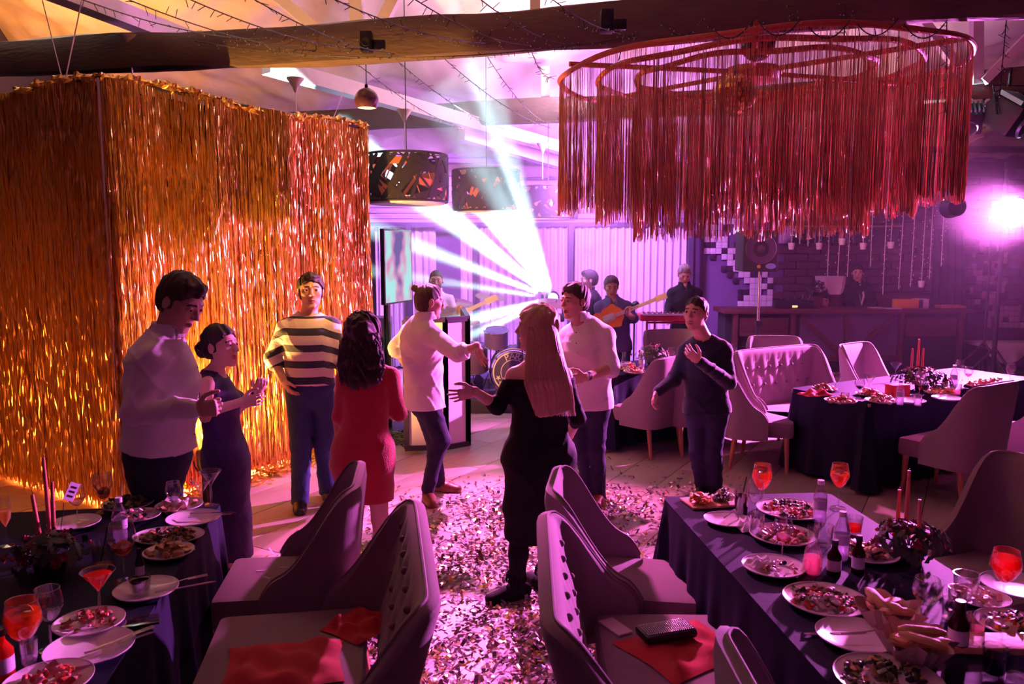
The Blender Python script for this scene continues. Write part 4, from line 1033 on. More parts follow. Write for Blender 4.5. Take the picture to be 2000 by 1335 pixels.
    def feet(P, inf, len_=.20, grow=1.0):
        d = None
        for sfx in 'LR':
            A2 = j['an' + sfx]; td = _n((toes or {}).get(sfx, (fwd[0], fwd[1], 0))); g0 = np.array([A2[0], A2[1], min(A2[2], zfloor + .12) - .08 if A2[2] > zfloor + .16 else zfloor])
            g0 = np.array([A2[0], A2[1], zfloor if A2[2] < zfloor + .16 else A2[2] - .09])
            sdv = _n(np.cross(td, up0))
            e = d_loft(P, [g0 - td * .055 + up0 * .036, g0 + td * .06 + up0 * .034, g0 + td * (len_ - .05) + up0 * .026], [.032 + inf, .042 + inf, .036 + inf], [.034 + inf, .034 + inf, .024 + inf], [sdv] * 3)
            e = smin(e, d_seg(P, g0 + up0 * .045, A2 + up0 * .02, .036 + inf, .036 + inf), .03)
            e = np.maximum(e, (g0[2] + .002) - P[:, 2])
            d = e if d is None else np.minimum(d, e)
        return d
    def neckd(P, inf=0): return d_seg(P, nb_ - upT * .03, hb, nr + inf, nr * .93 + inf)
    def body(P):
        d = torso(P, 0); d = smin(d, arms(P, 0, 2.0), .03); d = smin(d, legs(P, 0), .03)
        d = smin(d, neckd(P), .03); d = smin(d, feet(P, -.008, .19), .015)
        hd = near(P, hc, .26, lambda q: head_sdf(tohead(q), fem, mouth, beard) * hs); d = smin(d, hd, .022)
        for sfx in 'LR':
            h2 = near(P, hcen[sfx], .22, lambda q: d_prims(q, hp[sfx])); d = smin(d, h2, .008)
        return d
    allp = np.array(list(j.values())); lo = allp.min(0) - .26; hi = allp.max(0) + .26; lo[2] = zfloor - .02
    hlo = hc - .17 * hs; hhi = hc + .17 * hs; boxes = [(hlo, hhi)] + [(hcen[q] - .125, hcen[q] + .125) for q in 'LR']
    def drop(c):
        m = np.zeros(len(c), bool)
        for a, b_ in boxes: m |= ((c > a + .012) & (c < b_ - .012)).all(1)
        return m
    parts = [nets(body, lo, hi, .015 * res, drop)]; mis = [np.zeros(len(parts[0][1]), int)]
    hv = nets(body, hlo, hhi, .0042 * res); lc = tohead(hv[0][hv[1]].mean(1).astype(np.float32)); mi = np.zeros(len(hv[1]), int)
    ax_ = np.abs(lc[:, 0]); x, y, z = lc[:, 0], lc[:, 1], lc[:, 2]
    lipm = (ax_ < .023) & (y > .072) & (z < -.051) & (z > -.073 - mouth) & (((ax_ / .024) ** 2 + ((z + .061 + mouth * .4) / (.012 + mouth)) ** 2) < 1)
    mi[lipm] = 1
    brow = (ax_ > .014) & (ax_ < .050) & (y > .045) & (np.abs(z - (.0345 - (ax_ - .02) ** 2 * 6)) < .0042); mi[brow] = 2
    if beard: mi[(y > -.01) & (z < -.025 - (y - .03) * .25) & (z > -.13) & ~lipm & ~((ax_ < .03) & (z > -.046))] = 3
    if mouth > .004: mi[(ax_ < .016) & (y > .075) & (z < -.0575) & (z > -.0625)] = 4
    parts.append(hv); mis.append(mi)
    for q in 'LR':
        h_ = nets(body, hcen[q] - .125, hcen[q] + .125, .0036 * res if res < 1.5 else .006); parts.append(h_); mis.append(np.zeros(len(h_[1]), int))
    bod = npmesh('body', parts, [skin, lips or (LIPR if fem else LIP), hair, BEARD, EYEW], root, foot, mis)
    # eyes
    for sg in (-1, 1):
        c = hc + R @ (np.array([.031 * sg, .0765, .011]) * hs); eb = MB()
        Mt = Matrix(R.tolist()).to_4x4(); Mt.translation = Vector((c - foot).tolist())
        n0 = len(eb.f); eb.sphere((0, 0, 0), .0118 * hs, 12, 8)
        rot = Matrix.Rotation(-PI / 2, 4, 'X')
        eb.v = [tuple(Mt @ (rot @ Vector(v))) for v in eb.v]
        eb.m = [1 if i >= 12 * 6 else 0 for i in range(len(eb.f))]
        eb.build('eye', [EYEW, IRIS], bod)
    # hair
    if style:
        def hf(P): return near(P, hc, .30, lambda q: hair_sdf(tohead(q), style if style not in ('long', 'wavy') else style) * hs)
        ex = (R @ np.array([0, -.16, .1])) * hs
        hl_ = np.minimum(hc - .165 * hs, hc + ex - .06); hh_ = np.maximum(hc + .165 * hs, hc + ex + .06)
        v, q = nets(hf, hl_, hh_, .0046 * res); npmesh('hair', [(v, q)], hair, root, foot)
    ctx = dict(root=root, foot=foot, j=j, torso=torso, arms=arms, legs=legs, neckd=neckd, hipc=hipc, shc=shc, upT=upT, fwd=fwd, sS=sS, sH=sH, lo=lo, hi=hi, s=s, R=R, hc=hc, feet=feet, A_=A_, B_=B_, tp=tp, sd=sd, nb=nb_, tohead=tohead, body=body)
    # clothes
    if top:
        inf = top.get('inf', .016); am = top.get('amp', .0035)
        def tf(P):
            d = torso(P, inf, hem=top.get('hem', .10))
            a = arms(P, inf * .8, top.get('sleeve', 1.95)); d = smin(d, a, .035)
            if bottom:
                for sfx in 'LR': H_ = j['hip' + sfx]; d = smin(d, d_seg(P, H_, H_ + (j['kn' + sfx] - H_) * .35, (bottom.get('r', (.094,))[0] + .018) * s, (bottom.get('r', (.094,))[0] + .016) * s), .04)
            d = d + wr(P, am, 1.0, D)
            d = smax(d, -neckd(P, top.get('neck', .010)), .006)
            h_ = (P - _v(hipc)) @ _v(upT); d = np.maximum(d, -(h_ + top.get('hem', .10)))
            if not top.get('collar') : return d
            if top.get('open', 1): d = smax(d, -(d_seg(P, _v(nb_) + _v(fwd) * (nr + .02) + _v(upT) * .05, _v(tp[4]) * .35 + _v(tp[3]) * .65 + _v(fwd) * (B_[3] + .075), .036, .012)), .004)
            nd = neckd(P, .016); hn = (P - _v(nb_)) @ _v(upT); col = np.maximum(np.abs(nd - .012 * np.clip(.05 - hn, 0, .05) / .05) - .0055, np.abs(hn - .026 - .01) - .034)
            op = ((P - _v(nb_)) @ _v(fwd)) - .035; sx_ = np.abs((P - _v(nb_)) @ _v(sS)); col = np.maximum(col, np.minimum(op, .026 - sx_))
            return np.minimum(d, col)
        l2 = lo.copy(); l2[2] = max(hipc[2] - .42, zfloor); v, q = nets(tf, l2, hi, .0085 * res); top_o = npmesh(top.get('name', 'shirt'), [(v, q)], top['mat'], root, foot)
        if top.get('cuffs'):
            for sfx in 'LR':
                E0_, W0 = j['el' + sfx], j['wr' + sfx]; S0 = j['sh' + sfx]; f = top['sleeve'][sfx] if isinstance(top['sleeve'], dict) else top['sleeve']
                if f > 1: c = E0_ + (W0 - E0_) * (f - 1); dd = _n(W0 - E0_); r_ = (ar[2] + (ar[3] - ar[2]) * (f - 1)) * s + inf * .8
                else: c = S0 + (E0_ - S0) * f; dd = _n(E0_ - S0); r_ = ar[1] * s + inf
                mb = MB(); mb.lathe([(r_ * .86, .024), (r_ + .003, .024), (r_ + .007, .016), (r_ + .007, -.018), (r_ * .98, -.022)], 18, M=Matrix.Translation(Vector((c - foot).tolist())) @ Vector(dd.tolist()).to_track_quat('Z', 'Y').to_matrix().to_4x4())
                mb.build('cuff', top['mat'], top_o)
    if bottom:
        rr_ = bottom.get('r', (.094, .070, .066, .060)); am = bottom.get('amp', .0030)
        def bf(P):
            d = smin(legs(P, .004, rr_), d_loft(P, [hipc - upT * .04, hipc + upT * .04, hipc + upT * .13 * s], [a + .012 for a in (A_[0], A_[1], A_[2])], [b_ + .012 for b_ in (B_[0], B_[1], B_[2])], [sH] * 3), .05)
            d = d + wr(P, am, 1.3, D * 2); h_ = (P - _v(hipc)) @ _v(upT); d = np.maximum(d, h_ - bottom.get('rise', .12) * s)
            return np.maximum(d, zfloor + .035 - P[:, 2])
        h2 = hi.copy(); h2[2] = hipc[2] + .25; v, q = nets(bf, lo, h2, .010 * res); npmesh('trousers', [(v, q)], bottom['mat'], root, foot)
        if bottom.get('belt'):
            def gf(P):
                h_ = (P - _v(hipc)) @ _v(upT); d = d_loft(P, [hipc + upT * .02, hipc + upT * .16], [A_[1] + .021, A_[2] + .021], [B_[1] + .021, B_[2] + .021], [sH] * 2)
                return np.maximum(d, np.abs(h_ - bottom['belt']) - .018)
            v, q = nets(gf, hipc - .25, hipc + .25, .008); npmesh('belt', [(v, q)], SHOEB, root, foot)
    if dress:
        am = dress.get('amp', .003); inf = dress.get('inf', .010)
        def df(P):
            d = torso(P, inf)
            if dress.get('sleeve'): d = smin(d, arms(P, .010, dress['sleeve']), .03)
            pts = [hipc + upT * .05] + [np.array(W(a, b_, D + c_)) for a, b_, c_, _, _ in dress['skirt']]; aa = [A_[1] + inf] + [q_[3] for q_ in dress['skirt']]; bb = [B_[1] + inf] + [q_[4] for q_ in dress['skirt']]
            d = smin(d, d_loft(P, pts, aa, bb, [sH] * len(pts), .03), .04) + wr(P, am, .9, D)
            d = np.maximum(d, dress['hemz'] - P[:, 2])
            if dress.get('off'):      # off-the-shoulder: everything above the band line is bare
                h_ = (P - _v(shc)) @ _v(upT); d = np.maximum(d, h_ - dress['off'])
            else:
                d = smax(d, -neckd(P, dress.get('neck', .035)), .01); 
                if dress.get('cap') is not None:
                    lat = np.abs((P - _v(shc)) @ _v(sS)); d = np.maximum(d, lat - dress['cap'])
            return d
        v, q = nets(df, lo, hi, .0085 * res); npmesh('dress', [(v, q)], dress['mat'], root, foot)
        if dress.get('tights'):
            v, q = nets(lambda P: legs(P, .006), np.array([lo[0], lo[1], zfloor]), np.array([hi[0], hi[1], hipc[2]]), .010); npmesh('tights', [(v, q)], dress['tights'], root, foot)
    if shoe is not None:
        for sfx in 'LR':
            A2 = j['an' + sfx]; sv = dict(j)
            def ff(P, sfx=sfx):
                td = _n((toes or {}).get(sfx, (fwd[0], fwd[1], 0))); g0 = np.array([A2[0], A2[1], zfloor if A2[2] < zfloor + .16 else A2[2] - .09]); sdv = _n(np.cross(td, up0))
                e = d_loft(P, [g0 - td * .06 + up0 * .040, g0 + td * .06 + up0 * .038, g0 + td * .165 + up0 * .028], [.038, .049, .040], [.040, .040, .028], [sdv] * 3)
                e = smin(e, d_seg(P, g0 + up0 * .05, g0 + up0 * .085 - td * .01, .044, .042), .02)
                so = d_loft(P, [g0 - td * .062 + up0 * .012, g0 + td * .06 + up0 * .012, g0 + td * .17 + up0 * .012], [.040, .052, .043], [.02, .02, .02], [sdv] * 3)
                so = np.maximum(so, P[:, 2] - (g0[2] + .018)); e = np.minimum(e, so)
                return np.maximum(e, g0[2] - P[:, 2] + .001)
            c = np.array([A2[0], A2[1], A2[2]]); v, q = nets(ff, c - .26, c + .26, .0075 * res)
            if len(q): npmesh('shoe', [(v, q)], shoe, root, foot)
    if extra: extra(ctx)
    return ctx
def strands(ctx, path, width, depth, n, m, seed, wav=0.0, name='hair_strands', r=.0022, fringe=.03):
    """long hair: a solid fall of hair plus loose strands over it. path: world points from crown down"""
    rr = np.random.default_rng(seed); root, foot = ctx['root'], ctx['foot']; pth = [np.array(p) for p in path]
    side = [_n(ctx['sS'])] * len(pth)
    def f(P):
        d = d_loft(P, pth, width, depth, side, .02)
        u = (P - _v(pth[0])) @ _v(side[0]); return d + .0035 * np.sin(u * 210 + 3 * np.sin(P[:, 2] * 20)) + .002 * np.sin(u * 420 + P[:, 2] * 30) + wav * .010 * np.sin(P[:, 2] * 75 + u * 60 + 2 * np.sin(u * 45))
    al = np.array(pth); v, q = nets(f, al.min(0) - .25, al.max(0) + .22, .0062); npmesh('long_hair', [(v, q)], m, root, foot)
    mb = MB(); L_ = len(pth) - 1; bk = -_n(np.cross(ctx['upT'], ctx['sS']))
    for k in range(n):
        a = rr.uniform(-1, 1) * 1.5; ex_ = rr.uniform(.97, 1.10); pts = []; st = rr.uniform(0, .35); en = rr.uniform(.85, 1.0) + fringe / .6 * rr.random(); ph = rr.uniform(0, 6)
        for i in range(13):
            t = min(st + (en - st) * i / 12, 1.04) * L_; i0 = min(int(t), L_ - 1); fr = t - i0
            c = pth[i0] + (pth[i0 + 1] - pth[i0]) * fr; wd = width[i0] + (width[i0 + 1] - width[i0]) * min(fr, 1); dp = depth[i0] + (depth[i0 + 1] - depth[i0]) * min(fr, 1)
            aa = a + wav * .12 * math.sin(t * 9 + ph)
            pts.append((c + side[0] * math.sin(aa) * wd * ex_ + bk * math.cos(aa) * dp * (ex_ + wav * .12 * math.sin(t * 11 + ph)) - foot).tolist())
        mb.tube(pts, [r * (1 - .5 * i / 12) for i in range(13)], 4)
    stuff(mb.build(name, m, root))
PEOPLE = True
exec_people = [1]
# ---------------------------------------------------------------- the dancers
# 1 man in white shirt, looking down, left
def x1(c):
    mb = MB(); j = c['j']; ch = c['tp'][3]
    for k in range(6):
        p = c['tp'][5] * (1 - k / 6.5) + c['tp'][1] * (k / 6.5) + c['fwd'] * (c['B_'][3] + .021) - c['foot']
        mb.sphere(p.tolist(), .0055, 8, 5)
    stuff(mb.build('shirt_buttons', M_btn, c['root']))
person('man in a white shirt and dark trousers looking down, left foreground', 4.0,
       dict(head=(354, 590, -.02), neck=(322, 655, 0), shR=(296, 702, -.17), shL=(330, 695, .17), elR=(264, 806, -.26), wrR=(384, 798, -.30), elL=(318, 806, .24), wrL=(388, 796, .10),
            hipR=(304, 905, -.09), hipL=(310, 905, .09), knR=(318, 1110, -.13), knL=(330, 1110, .12), anR=(300, 1318, -.13), anL=(325, 1312, .16)),
       s=1.06, hs=1.06, face=(.80, -.30, -.50), hup=(.45, -.1, .9), bulk=(1.0, 1.22), style='short', hair=HBROWN,
       top=dict(mat=SHW, hem=-.085, inf=.022, sleeve=1.93, collar=True, amp=.005), bottom=dict(mat=NAVY, belt=.105, rise=.125, r=(.108, .080, .074, .066)),
       hands=dict(R=((1, -.1, .06), (.2, -.1, 1), 1.15), L=((.8, -.5, -.3), (.1, 0, 1), .9)), extra=x1, toes=dict(R=(1, -.3, 0), L=(1, .1, 0)))
# 2 woman in navy glitter dress, hair bun
def x2(c):
    mb = MB(); j = c['j']; w0 = j['wrL']; dd = _n(j['wrL'] - j['elL'])
    M = Matrix.Translation(Vector((w0 - dd * .03 - c['foot']).tolist())) @ Vector(dd.tolist()).to_track_quat('Z', 'Y').to_matrix().to_4x4()
    mb.lathe([(.026, -.012), (.030, -.010), (.030, .010), (.026, .012)], 16, M=M); o = mb.build('bracelet', mat('silver_bracelet', (.8, .75, .8), rough=.2, metal=1), c['root'])
person('woman in a navy glitter dress with her dark hair in a low bun', 4.7,
       dict(head=(432, 676, 0), neck=(418, 724, 0), shR=(406, 750, -.14), shL=(428, 748, .14), elR=(398, 806, -.19), wrR=(474, 784, -.24), elL=(446, 814, .12), wrL=(506, 762, -.02),
            hipR=(440, 902, -.09), hipL=(444, 902, .09), knR=(452, 1010, -.08), knL=(456, 1010, .08), anR=(452, 1124, -.08), anL=(462, 1120, .09)),
       fem=True, s=.98, hs=.96, face=(.95, -.30, .02), style='bun', dress=dict(mat=NAVYDRESS, skirt=[(444, 930, 0, .165, .130), (452, 1010, 0, .15, .115), (460, 1120, 0, .145, .12)], hemz=.14, neck=.026, cap=.155, amp=.003),
       hands=dict(R=((.95, -.1, .12), (.1, 0, 1), .5), L=((.35, -.25, .9), (-.8, -.5, .1), 1.1)), bulk=(1.0, 1.1), extra=x2)
# 3 striped sweater
person('man in a navy and white striped jumper and jeans before the tinsel', 6.0,
       dict(head=(607, 569, 0), neck=(602, 618, .01), shR=(560, 642, .0), shL=(646, 638, .03), elR=(532, 700, .02), wrR=(554, 744, -.12), elL=(664, 700, .05), wrL=(672, 738, -.15),
            hipR=(583, 756, 0), hipL=(626, 756, .02), knR=(588, 868, -.03), knL=(632, 862, .06), anR=(586, 978, .0), anL=(640, 962, .26)),
       s=1.02, hs=1.03, face=(.30, -.95, .03), style='short', top=dict(mat=STRIPE, name='jumper', hem=-.03, inf=.024, sleeve=1.25, amp=.003, neck=.012),
       bottom=dict(mat=DENIM, rise=.13, r=(.098, .076, .070, .064)), hands=dict(R=((.55, -.25, -.8), (.5, -.8, .1), .35), L=((0, -.3, -.9), (-.3, -.9, 0), .4)), toes=dict(R=(.25, -1, 0), L=(.5, -1, 0)))
# 4 red dress
def x4(c):
    hc, R, j = c['hc'], c['R'], c['j']; hh = lambda a: hc + R @ np.array(a)
    strands(c, [hh((0, -.03, .04)), hh((0, -.06, -.03)), hc + np.array([.0, -.085, -.15]), hc + np.array([.0, -.10, -.25])], [.085, .108, .125, .105], [.080, .070, .055, .035], 260, HRED, 4, wav=1.0)
person('woman in a red knit dress with long dark wavy hair, seen from behind', 4.55,
       dict(head=(710, 657, 0), neck=(714, 712, .01), shL=(673, 738, 0), shR=(764, 734, .02), elL=(664, 812, .03), wrL=(664, 858, .20), elR=(780, 808, .04), wrR=(758, 806, .25),
            hipL=(685, 888, 0), hipR=(733, 886, 0), knL=(692, 1010, .05), knR=(742, 1012, -.02), anL=(670, 1135, -.03), anR=(756, 1135, .06)),
       fem=True, s=.98, hs=.95, face=(.12, .98, -.05), style='wavy', hair=HRED,
       dress=dict(mat=REDDRESS, sleeve=1.55, skirt=[(708, 905, 0, .185, .135), (716, 985, 0, .165, .125)], hemz=.54, neck=.012, amp=.0025, inf=.008), bulk=(1.04, 1.0),
       shoe=None, hands=dict(L=((.2, .5, -.8), (.8, .3, .2), .5), R=((-.6, .8, .2), (0, .1, 1), .6)), extra=x4)
# 5 man bun
person('man with a top knot and white shirt, one arm stretched out', 6.2,
       dict(head=(839, 590, -.02), neck=(827, 624, 0), shR=(838, 652, -.13), shL=(803, 648, .15), elR=(893, 690, -.30), wrR=(932, 676, -.34), elL=(774, 678, .14), wrL=(799, 722, .12),
            hipR=(832, 778, -.09), hipL=(826, 778, .09), knR=(862, 860, -.06), knL=(850, 862, .14), anR=(836, 955, -.03), anL=(858, 946, .26)),
       s=1.0, hs=1.0, face=(.90, .34, -.12), style='manbun', hair=HBROWN, top=dict(mat=SHW, hem=.07, inf=.030, sleeve=dict(L=1.15, R=1.30), collar=True, cuffs=True, amp=.0055),
       bottom=dict(mat=NAVY, rise=.10, r=(.096, .070, .060, .050)), shoe=SHOEB, bulk=(1, 1.08), hands=dict(R=((.35, -.1, -.92), (-.55, -.8, 0), .15, .25), L=((.6, .1, -.7), (.3, -.9, 0), .5)), toes=dict(R=(.35, -1, 0), L=(1, -.25, 0)))
# 6 blonde
def x6(c):
    hc, R = c['hc'], c['R']; hh = lambda a: hc + R @ np.array(a)
    strands(c, [hc + np.array([.030, -.02, .06]), hc + np.array([.036, -.045, -.03]), hc + np.array([.045, -.085, -.15]), hc + np.array([.062, -.115, -.29]), hc + np.array([.100, -.12, -.44])], [.070, .080, .098, .120, .105], [.085, .080, .055, .038, .022], 340, HBLOND, 6, wav=.12, r=.0018, fringe=.06)
    boots = MB()
    for sfx in 'LR':
        a = c['j']['an' + sfx] - c['foot']
        for k in range(26):
            t = 2 * PI * k / 26; p = Vector((a[0] + .052 * math.cos(t), a[1] + .052 * math.sin(t), .155)); boots.tube([p, p + Vector((.008 * math.cos(t), .008 * math.sin(t), -.05))], .0035, 4)
    stuff(boots.build('boot_fringe', BLKDRESS, c['root']))
person('woman with long blonde hair in a black off-shoulder dress, back turned', 4.4,
       dict(head=(1047, 642, 0), neck=(1052, 702, .02), shL=(1004, 732, 0), shR=(1102, 732, .02), elL=(972, 792, -.05), wrL=(926, 764, -.14), elR=(1128, 815, .08), wrR=(1112, 850, .28),
            hipL=(1022, 900, 0), hipR=(1084, 900, 0), knL=(1014, 1045, .0), knR=(1072, 1040, .05), anL=(1008, 1158, 0), anR=(1064, 1150, .10)),
       fem=True, s=1.0, hs=.97, face=(-.93, .32, .0), style='long', hair=HBLOND,
       dress=dict(mat=BLKDRESS, sleeve=1.22, off=-.015, skirt=[(1053, 905, 0, .190, .15), (1048, 990, 0, .19, .15), (1040, 1075, 0, .165, .14)], hemz=.36, amp=.004, inf=.022, tights=BLKDRESS), bulk=(1.1, 1.05),
       shoe=BLKDRESS, hands=dict(L=((-.96, -.15, -.22), (.1, -.25, .95), .10, .18, .1), R=((-.4, .8, 0), (0, 0, 1), .5)), toes=dict(L=(-.9, -.45, 0), R=(-.5, .8, 0)), extra=x6)
# 7 white shirt, watch
def x7(c):
    j = c['j']; w0 = j['wrL']; dd = _n(j['wrL'] - j['elL'])
    M = Matrix.Translation(Vector((w0 - dd * .035 - c['foot']).tolist())) @ Vector(dd.tolist()).to_track_quat('Z', 'Y').to_matrix().to_4x4()
    mb = MB(); mb.lathe([(.028, -.014), (.034, -.012), (.034, .012), (.028, .014)], 16, M=M); mb.box(-.045, -.030, -.018, .018, -.018, .018, M=M, bev=.004); mb.build('wristwatch', M_black, c['root'])
    x1(c)
person('man in a white shirt with rolled sleeves and black watch, behind the blonde', 6.15,
       dict(head=(1122, 588, -.02), neck=(1138, 626, 0), shR=(1112, 656, .09), shL=(1180, 656, -.08), elL=(1194, 720, -.18), wrL=(1142, 736, -.40), elR=(1092, 715, -.02), wrR=(1106, 742, -.36),
            hipR=(1128, 786, .04), hipL=(1168, 786, -.02), knR=(1138, 878, .02), knL=(1164, 876, -.02), anR=(1150, 968, .05), anL=(1170, 974, .0)),
       s=1.04, hs=1.04, face=(-.80, -.60, -.06), style='short', hair=HBROWN, top=dict(mat=SHW, hem=.035, inf=.026, sleeve=dict(L=1.02, R=1.02), collar=True, cuffs=True, amp=.004), bulk=(1.05, 1.12),
       bottom=dict(mat=NAVY, rise=.08, r=(.090, .066, .058, .050), amp=.004), shoe=SHOEB, hands=dict(L=((-.9, -.3, -.15), (0, -.2, 1), .7), R=((-.6, -.7, 0), (0, 0, 1), .7)), extra=x7, toes=dict(L=(-.3, -1, 0), R=(-.8, -.6, 0)))
# 8 dark jumper
person('smiling man in a dark jumper with one hand raised to his chest', 6.3,
       dict(head=(1359, 612, -.02), neck=(1376, 658, 0), shR=(1342, 686, .06), shL=(1412, 684, -.04), elR=(1316, 742, .0), wrR=(1284, 764, -.12), elL=(1424, 746, -.12), wrL=(1364, 704, -.34),
            hipR=(1362, 800, .03), hipL=(1400, 800, -.02), knR=(1364, 884, -.04), knL=(1392, 884, -.08), anR=(1376, 965, .10), anL=(1396, 968, .04)),
       s=1.0, hs=1.02, face=(-.62, -.78, .05), style='crop', top=dict(mat=JUMPER, name='jumper', hem=.02, inf=.020, sleeve=1.95, amp=.003, neck=.008), bottom=dict(mat=NAVY, rise=.10, r=(.092, .070, .066, .062)), mouth=.007,
       hands=dict(R=((-.35, -.15, -.9), (-.5, -.8, .1), .45), L=((-.72, -.1, .60), (.0, -.4, .9), .42)), toes=dict(L=(-.3, -1, 0), R=(-.6, -1, 0)))
# ---------------------------------------------------------------- the band and the bar staff
def pose(hx, hy, D, arms, fl=.0, dx=0):
    k = 1556 / D; q = lambda x, y: (hx + x * k, hy + y * k)
    d = dict(head=(hx, hy, 0), neck=(*q(dx * .3, .16), .01), shR=(*q(-.165 + dx * .4, .25), 0), shL=(*q(.165 + dx * .4, .25), 0), hipR=(*q(-.085 + dx, .74), 0), hipL=(*q(.085 + dx, .74), 0),
             knR=(*q(-.10 + dx, 1.15), -.03), knL=(*q(.10 + dx, 1.15), -.03), anR=(*q(-.12 + dx, 1.56), 0), anL=(*q(.12 + dx, 1.56), 0))
    d.update(arms); return d
person('bearded guitarist in a white shirt with red braces, before the left drape', 10.2, pose(852, 548, 10.2, dict(elR=(822, 622, .02), wrR=(852, 636, -.26), elL=(890, 618, -.06), wrL=(896, 610, -.33))),
       hs=1.0, face=(.05, -1, -.08), style='crop', beard=True, top=dict(mat=SHW, hem=-.02, sleeve=1.9, collar=True), bottom=dict(mat=NAVY), res=1.8, hands=dict(R=((.7, -.1, -.6), (.4, -.5, .7), .7), L=((.3, -.2, .8), (-.6, -.5, .3), .9)),
       extra=lambda c: [MB().tube([(c['tp'][1] + c['fwd'] * (c['B_'][1] + .03) + c['sS'] * .06 * g - c['foot']).tolist(), (c['tp'][3] + c['fwd'] * (c['B_'][3] + .035) + c['sS'] * .085 * g - c['foot']).tolist(), (c['tp'][4] + c['fwd'] * (c['B_'][4] + .02) + c['sS'] * .10 * g - c['foot']).tolist(), (c['tp'][4] + c['upT'] * .09 + c['sS'] * .10 * g - c['foot']).tolist()], .016, 6, flat=.3).build('brace', mat('red_brace', (.45, .02, .08), rough=.7), c['root']) for g in (-1, 1)])
person('musician in a dark jacket turned aside at the light beams', 10.7, pose(1150, 547, 10.7, dict(shR=(1150, 586, -.15), shL=(1156, 585, .15), elR=(1150, 622, -.2), wrR=(1128, 640, -.2), elL=(1150, 622, .2), wrL=(1124, 642, .15), hipR=(1155, 655, -.08), hipL=(1155, 655, .08))),
       face=(-.95, -.1, -.1), style='short', top=dict(mat=SUIT, name='jacket', hem=.08, inf=.024, sleeve=1.95, collar=True), bottom=dict(mat=SUIT), res=1.8, bulk=(1.05, 1.2))
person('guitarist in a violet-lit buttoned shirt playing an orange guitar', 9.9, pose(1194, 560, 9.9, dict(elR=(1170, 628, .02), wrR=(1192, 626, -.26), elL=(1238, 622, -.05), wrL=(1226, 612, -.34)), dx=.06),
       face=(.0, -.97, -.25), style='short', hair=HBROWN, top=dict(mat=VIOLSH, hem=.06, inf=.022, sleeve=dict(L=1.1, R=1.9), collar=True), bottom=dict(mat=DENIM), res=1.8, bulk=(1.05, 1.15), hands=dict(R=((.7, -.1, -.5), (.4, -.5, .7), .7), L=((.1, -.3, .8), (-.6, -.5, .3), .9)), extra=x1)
person('grey-haired keyboard player in a dark button-up shirt', 10.8, pose(1337, 536, 10.8, dict(elR=(1306, 600, -.02), wrR=(1302, 618, -.30), elL=(1372, 600, -.02), wrL=(1342, 616, -.32))),
       face=(-.05, -.93, -.40), style='grey', hair=HGREY, top=dict(mat=SUIT, hem=.06, inf=.020, sleeve=1.95, collar=True), bottom=dict(mat=SUIT), res=1.8, extra=x1, hands=dict(R=((-.1, -.9, -.4), (.9, -.1, 0), .5), L=((0, -.9, -.4), (-.9, -.1, 0), .5)))
def xb(c):
    mb = MB(); p = c['nb'] + c['fwd'] * (.105) - c['upT'] * .01 - c['foot']; s_ = c['sS']; u = c['upT']; f = c['fwd']
    mb.add([(p + s_ * a * .055 + u * b_ * .028 + f * g * .012).tolist() for a in (-1, 1) for b_ in (-1, 1) for g in (-1, 1)] + [(p + u * b_ * .008 + f * g * .010).tolist() for b_ in (-1, 1) for g in (-1, 1)],
           [(0, 1, 3, 2), (4, 6, 7, 5), (1, 9, 11, 3), (0, 2, 10, 8), (5, 7, 11, 9), (4, 8, 10, 6), (0, 8, 9, 1), (2, 3, 11, 10), (4, 5, 9, 8), (6, 10, 11, 7)])
    mb.build('bow_tie', SUIT, c['root'])
    mb = MB(); t0 = c['nb'] - c['upT'] * .02 + c['fwd'] * .095; t1 = c['tp'][3] + c['fwd'] * (c['B_'][3] + .045); t2 = c['tp'][2] + c['fwd'] * (c['B_'][2] + .045)
    mb.add([(q - c['foot']).tolist() for q in (t0 - s_ * .05, t0 + s_ * .05, t1 + s_ * .035, t2, t1 - s_ * .035)] + [(q - c['foot'] - f * .02).tolist() for q in (t0 - s_ * .05, t0 + s_ * .05, t1 + s_ * .035, t2, t1 - s_ * .035)], [(0, 1, 2, 3, 4), (9, 8, 7, 6, 5)] + [(i, i + 5, (i + 1) % 5 + 5, (i + 1) % 5) for i in range(5)]); mb.build('shirt_front', SHW, c['root'])
person('barman in a black jacket and bow tie behind the bar', 13.1, pose(1675, 533, 13.1, dict(elR=(1655, 592, 0), wrR=(1668, 604, -.25), elL=(1706, 592, 0), wrL=(1690, 606, -.25))),
       face=(-.35, -.93, -.15), style='short', top=dict(mat=SUIT, name='jacket', hem=.08, inf=.022, sleeve=1.95, collar=True), bottom=dict(mat=SUIT), res=1.8, extra=xb)
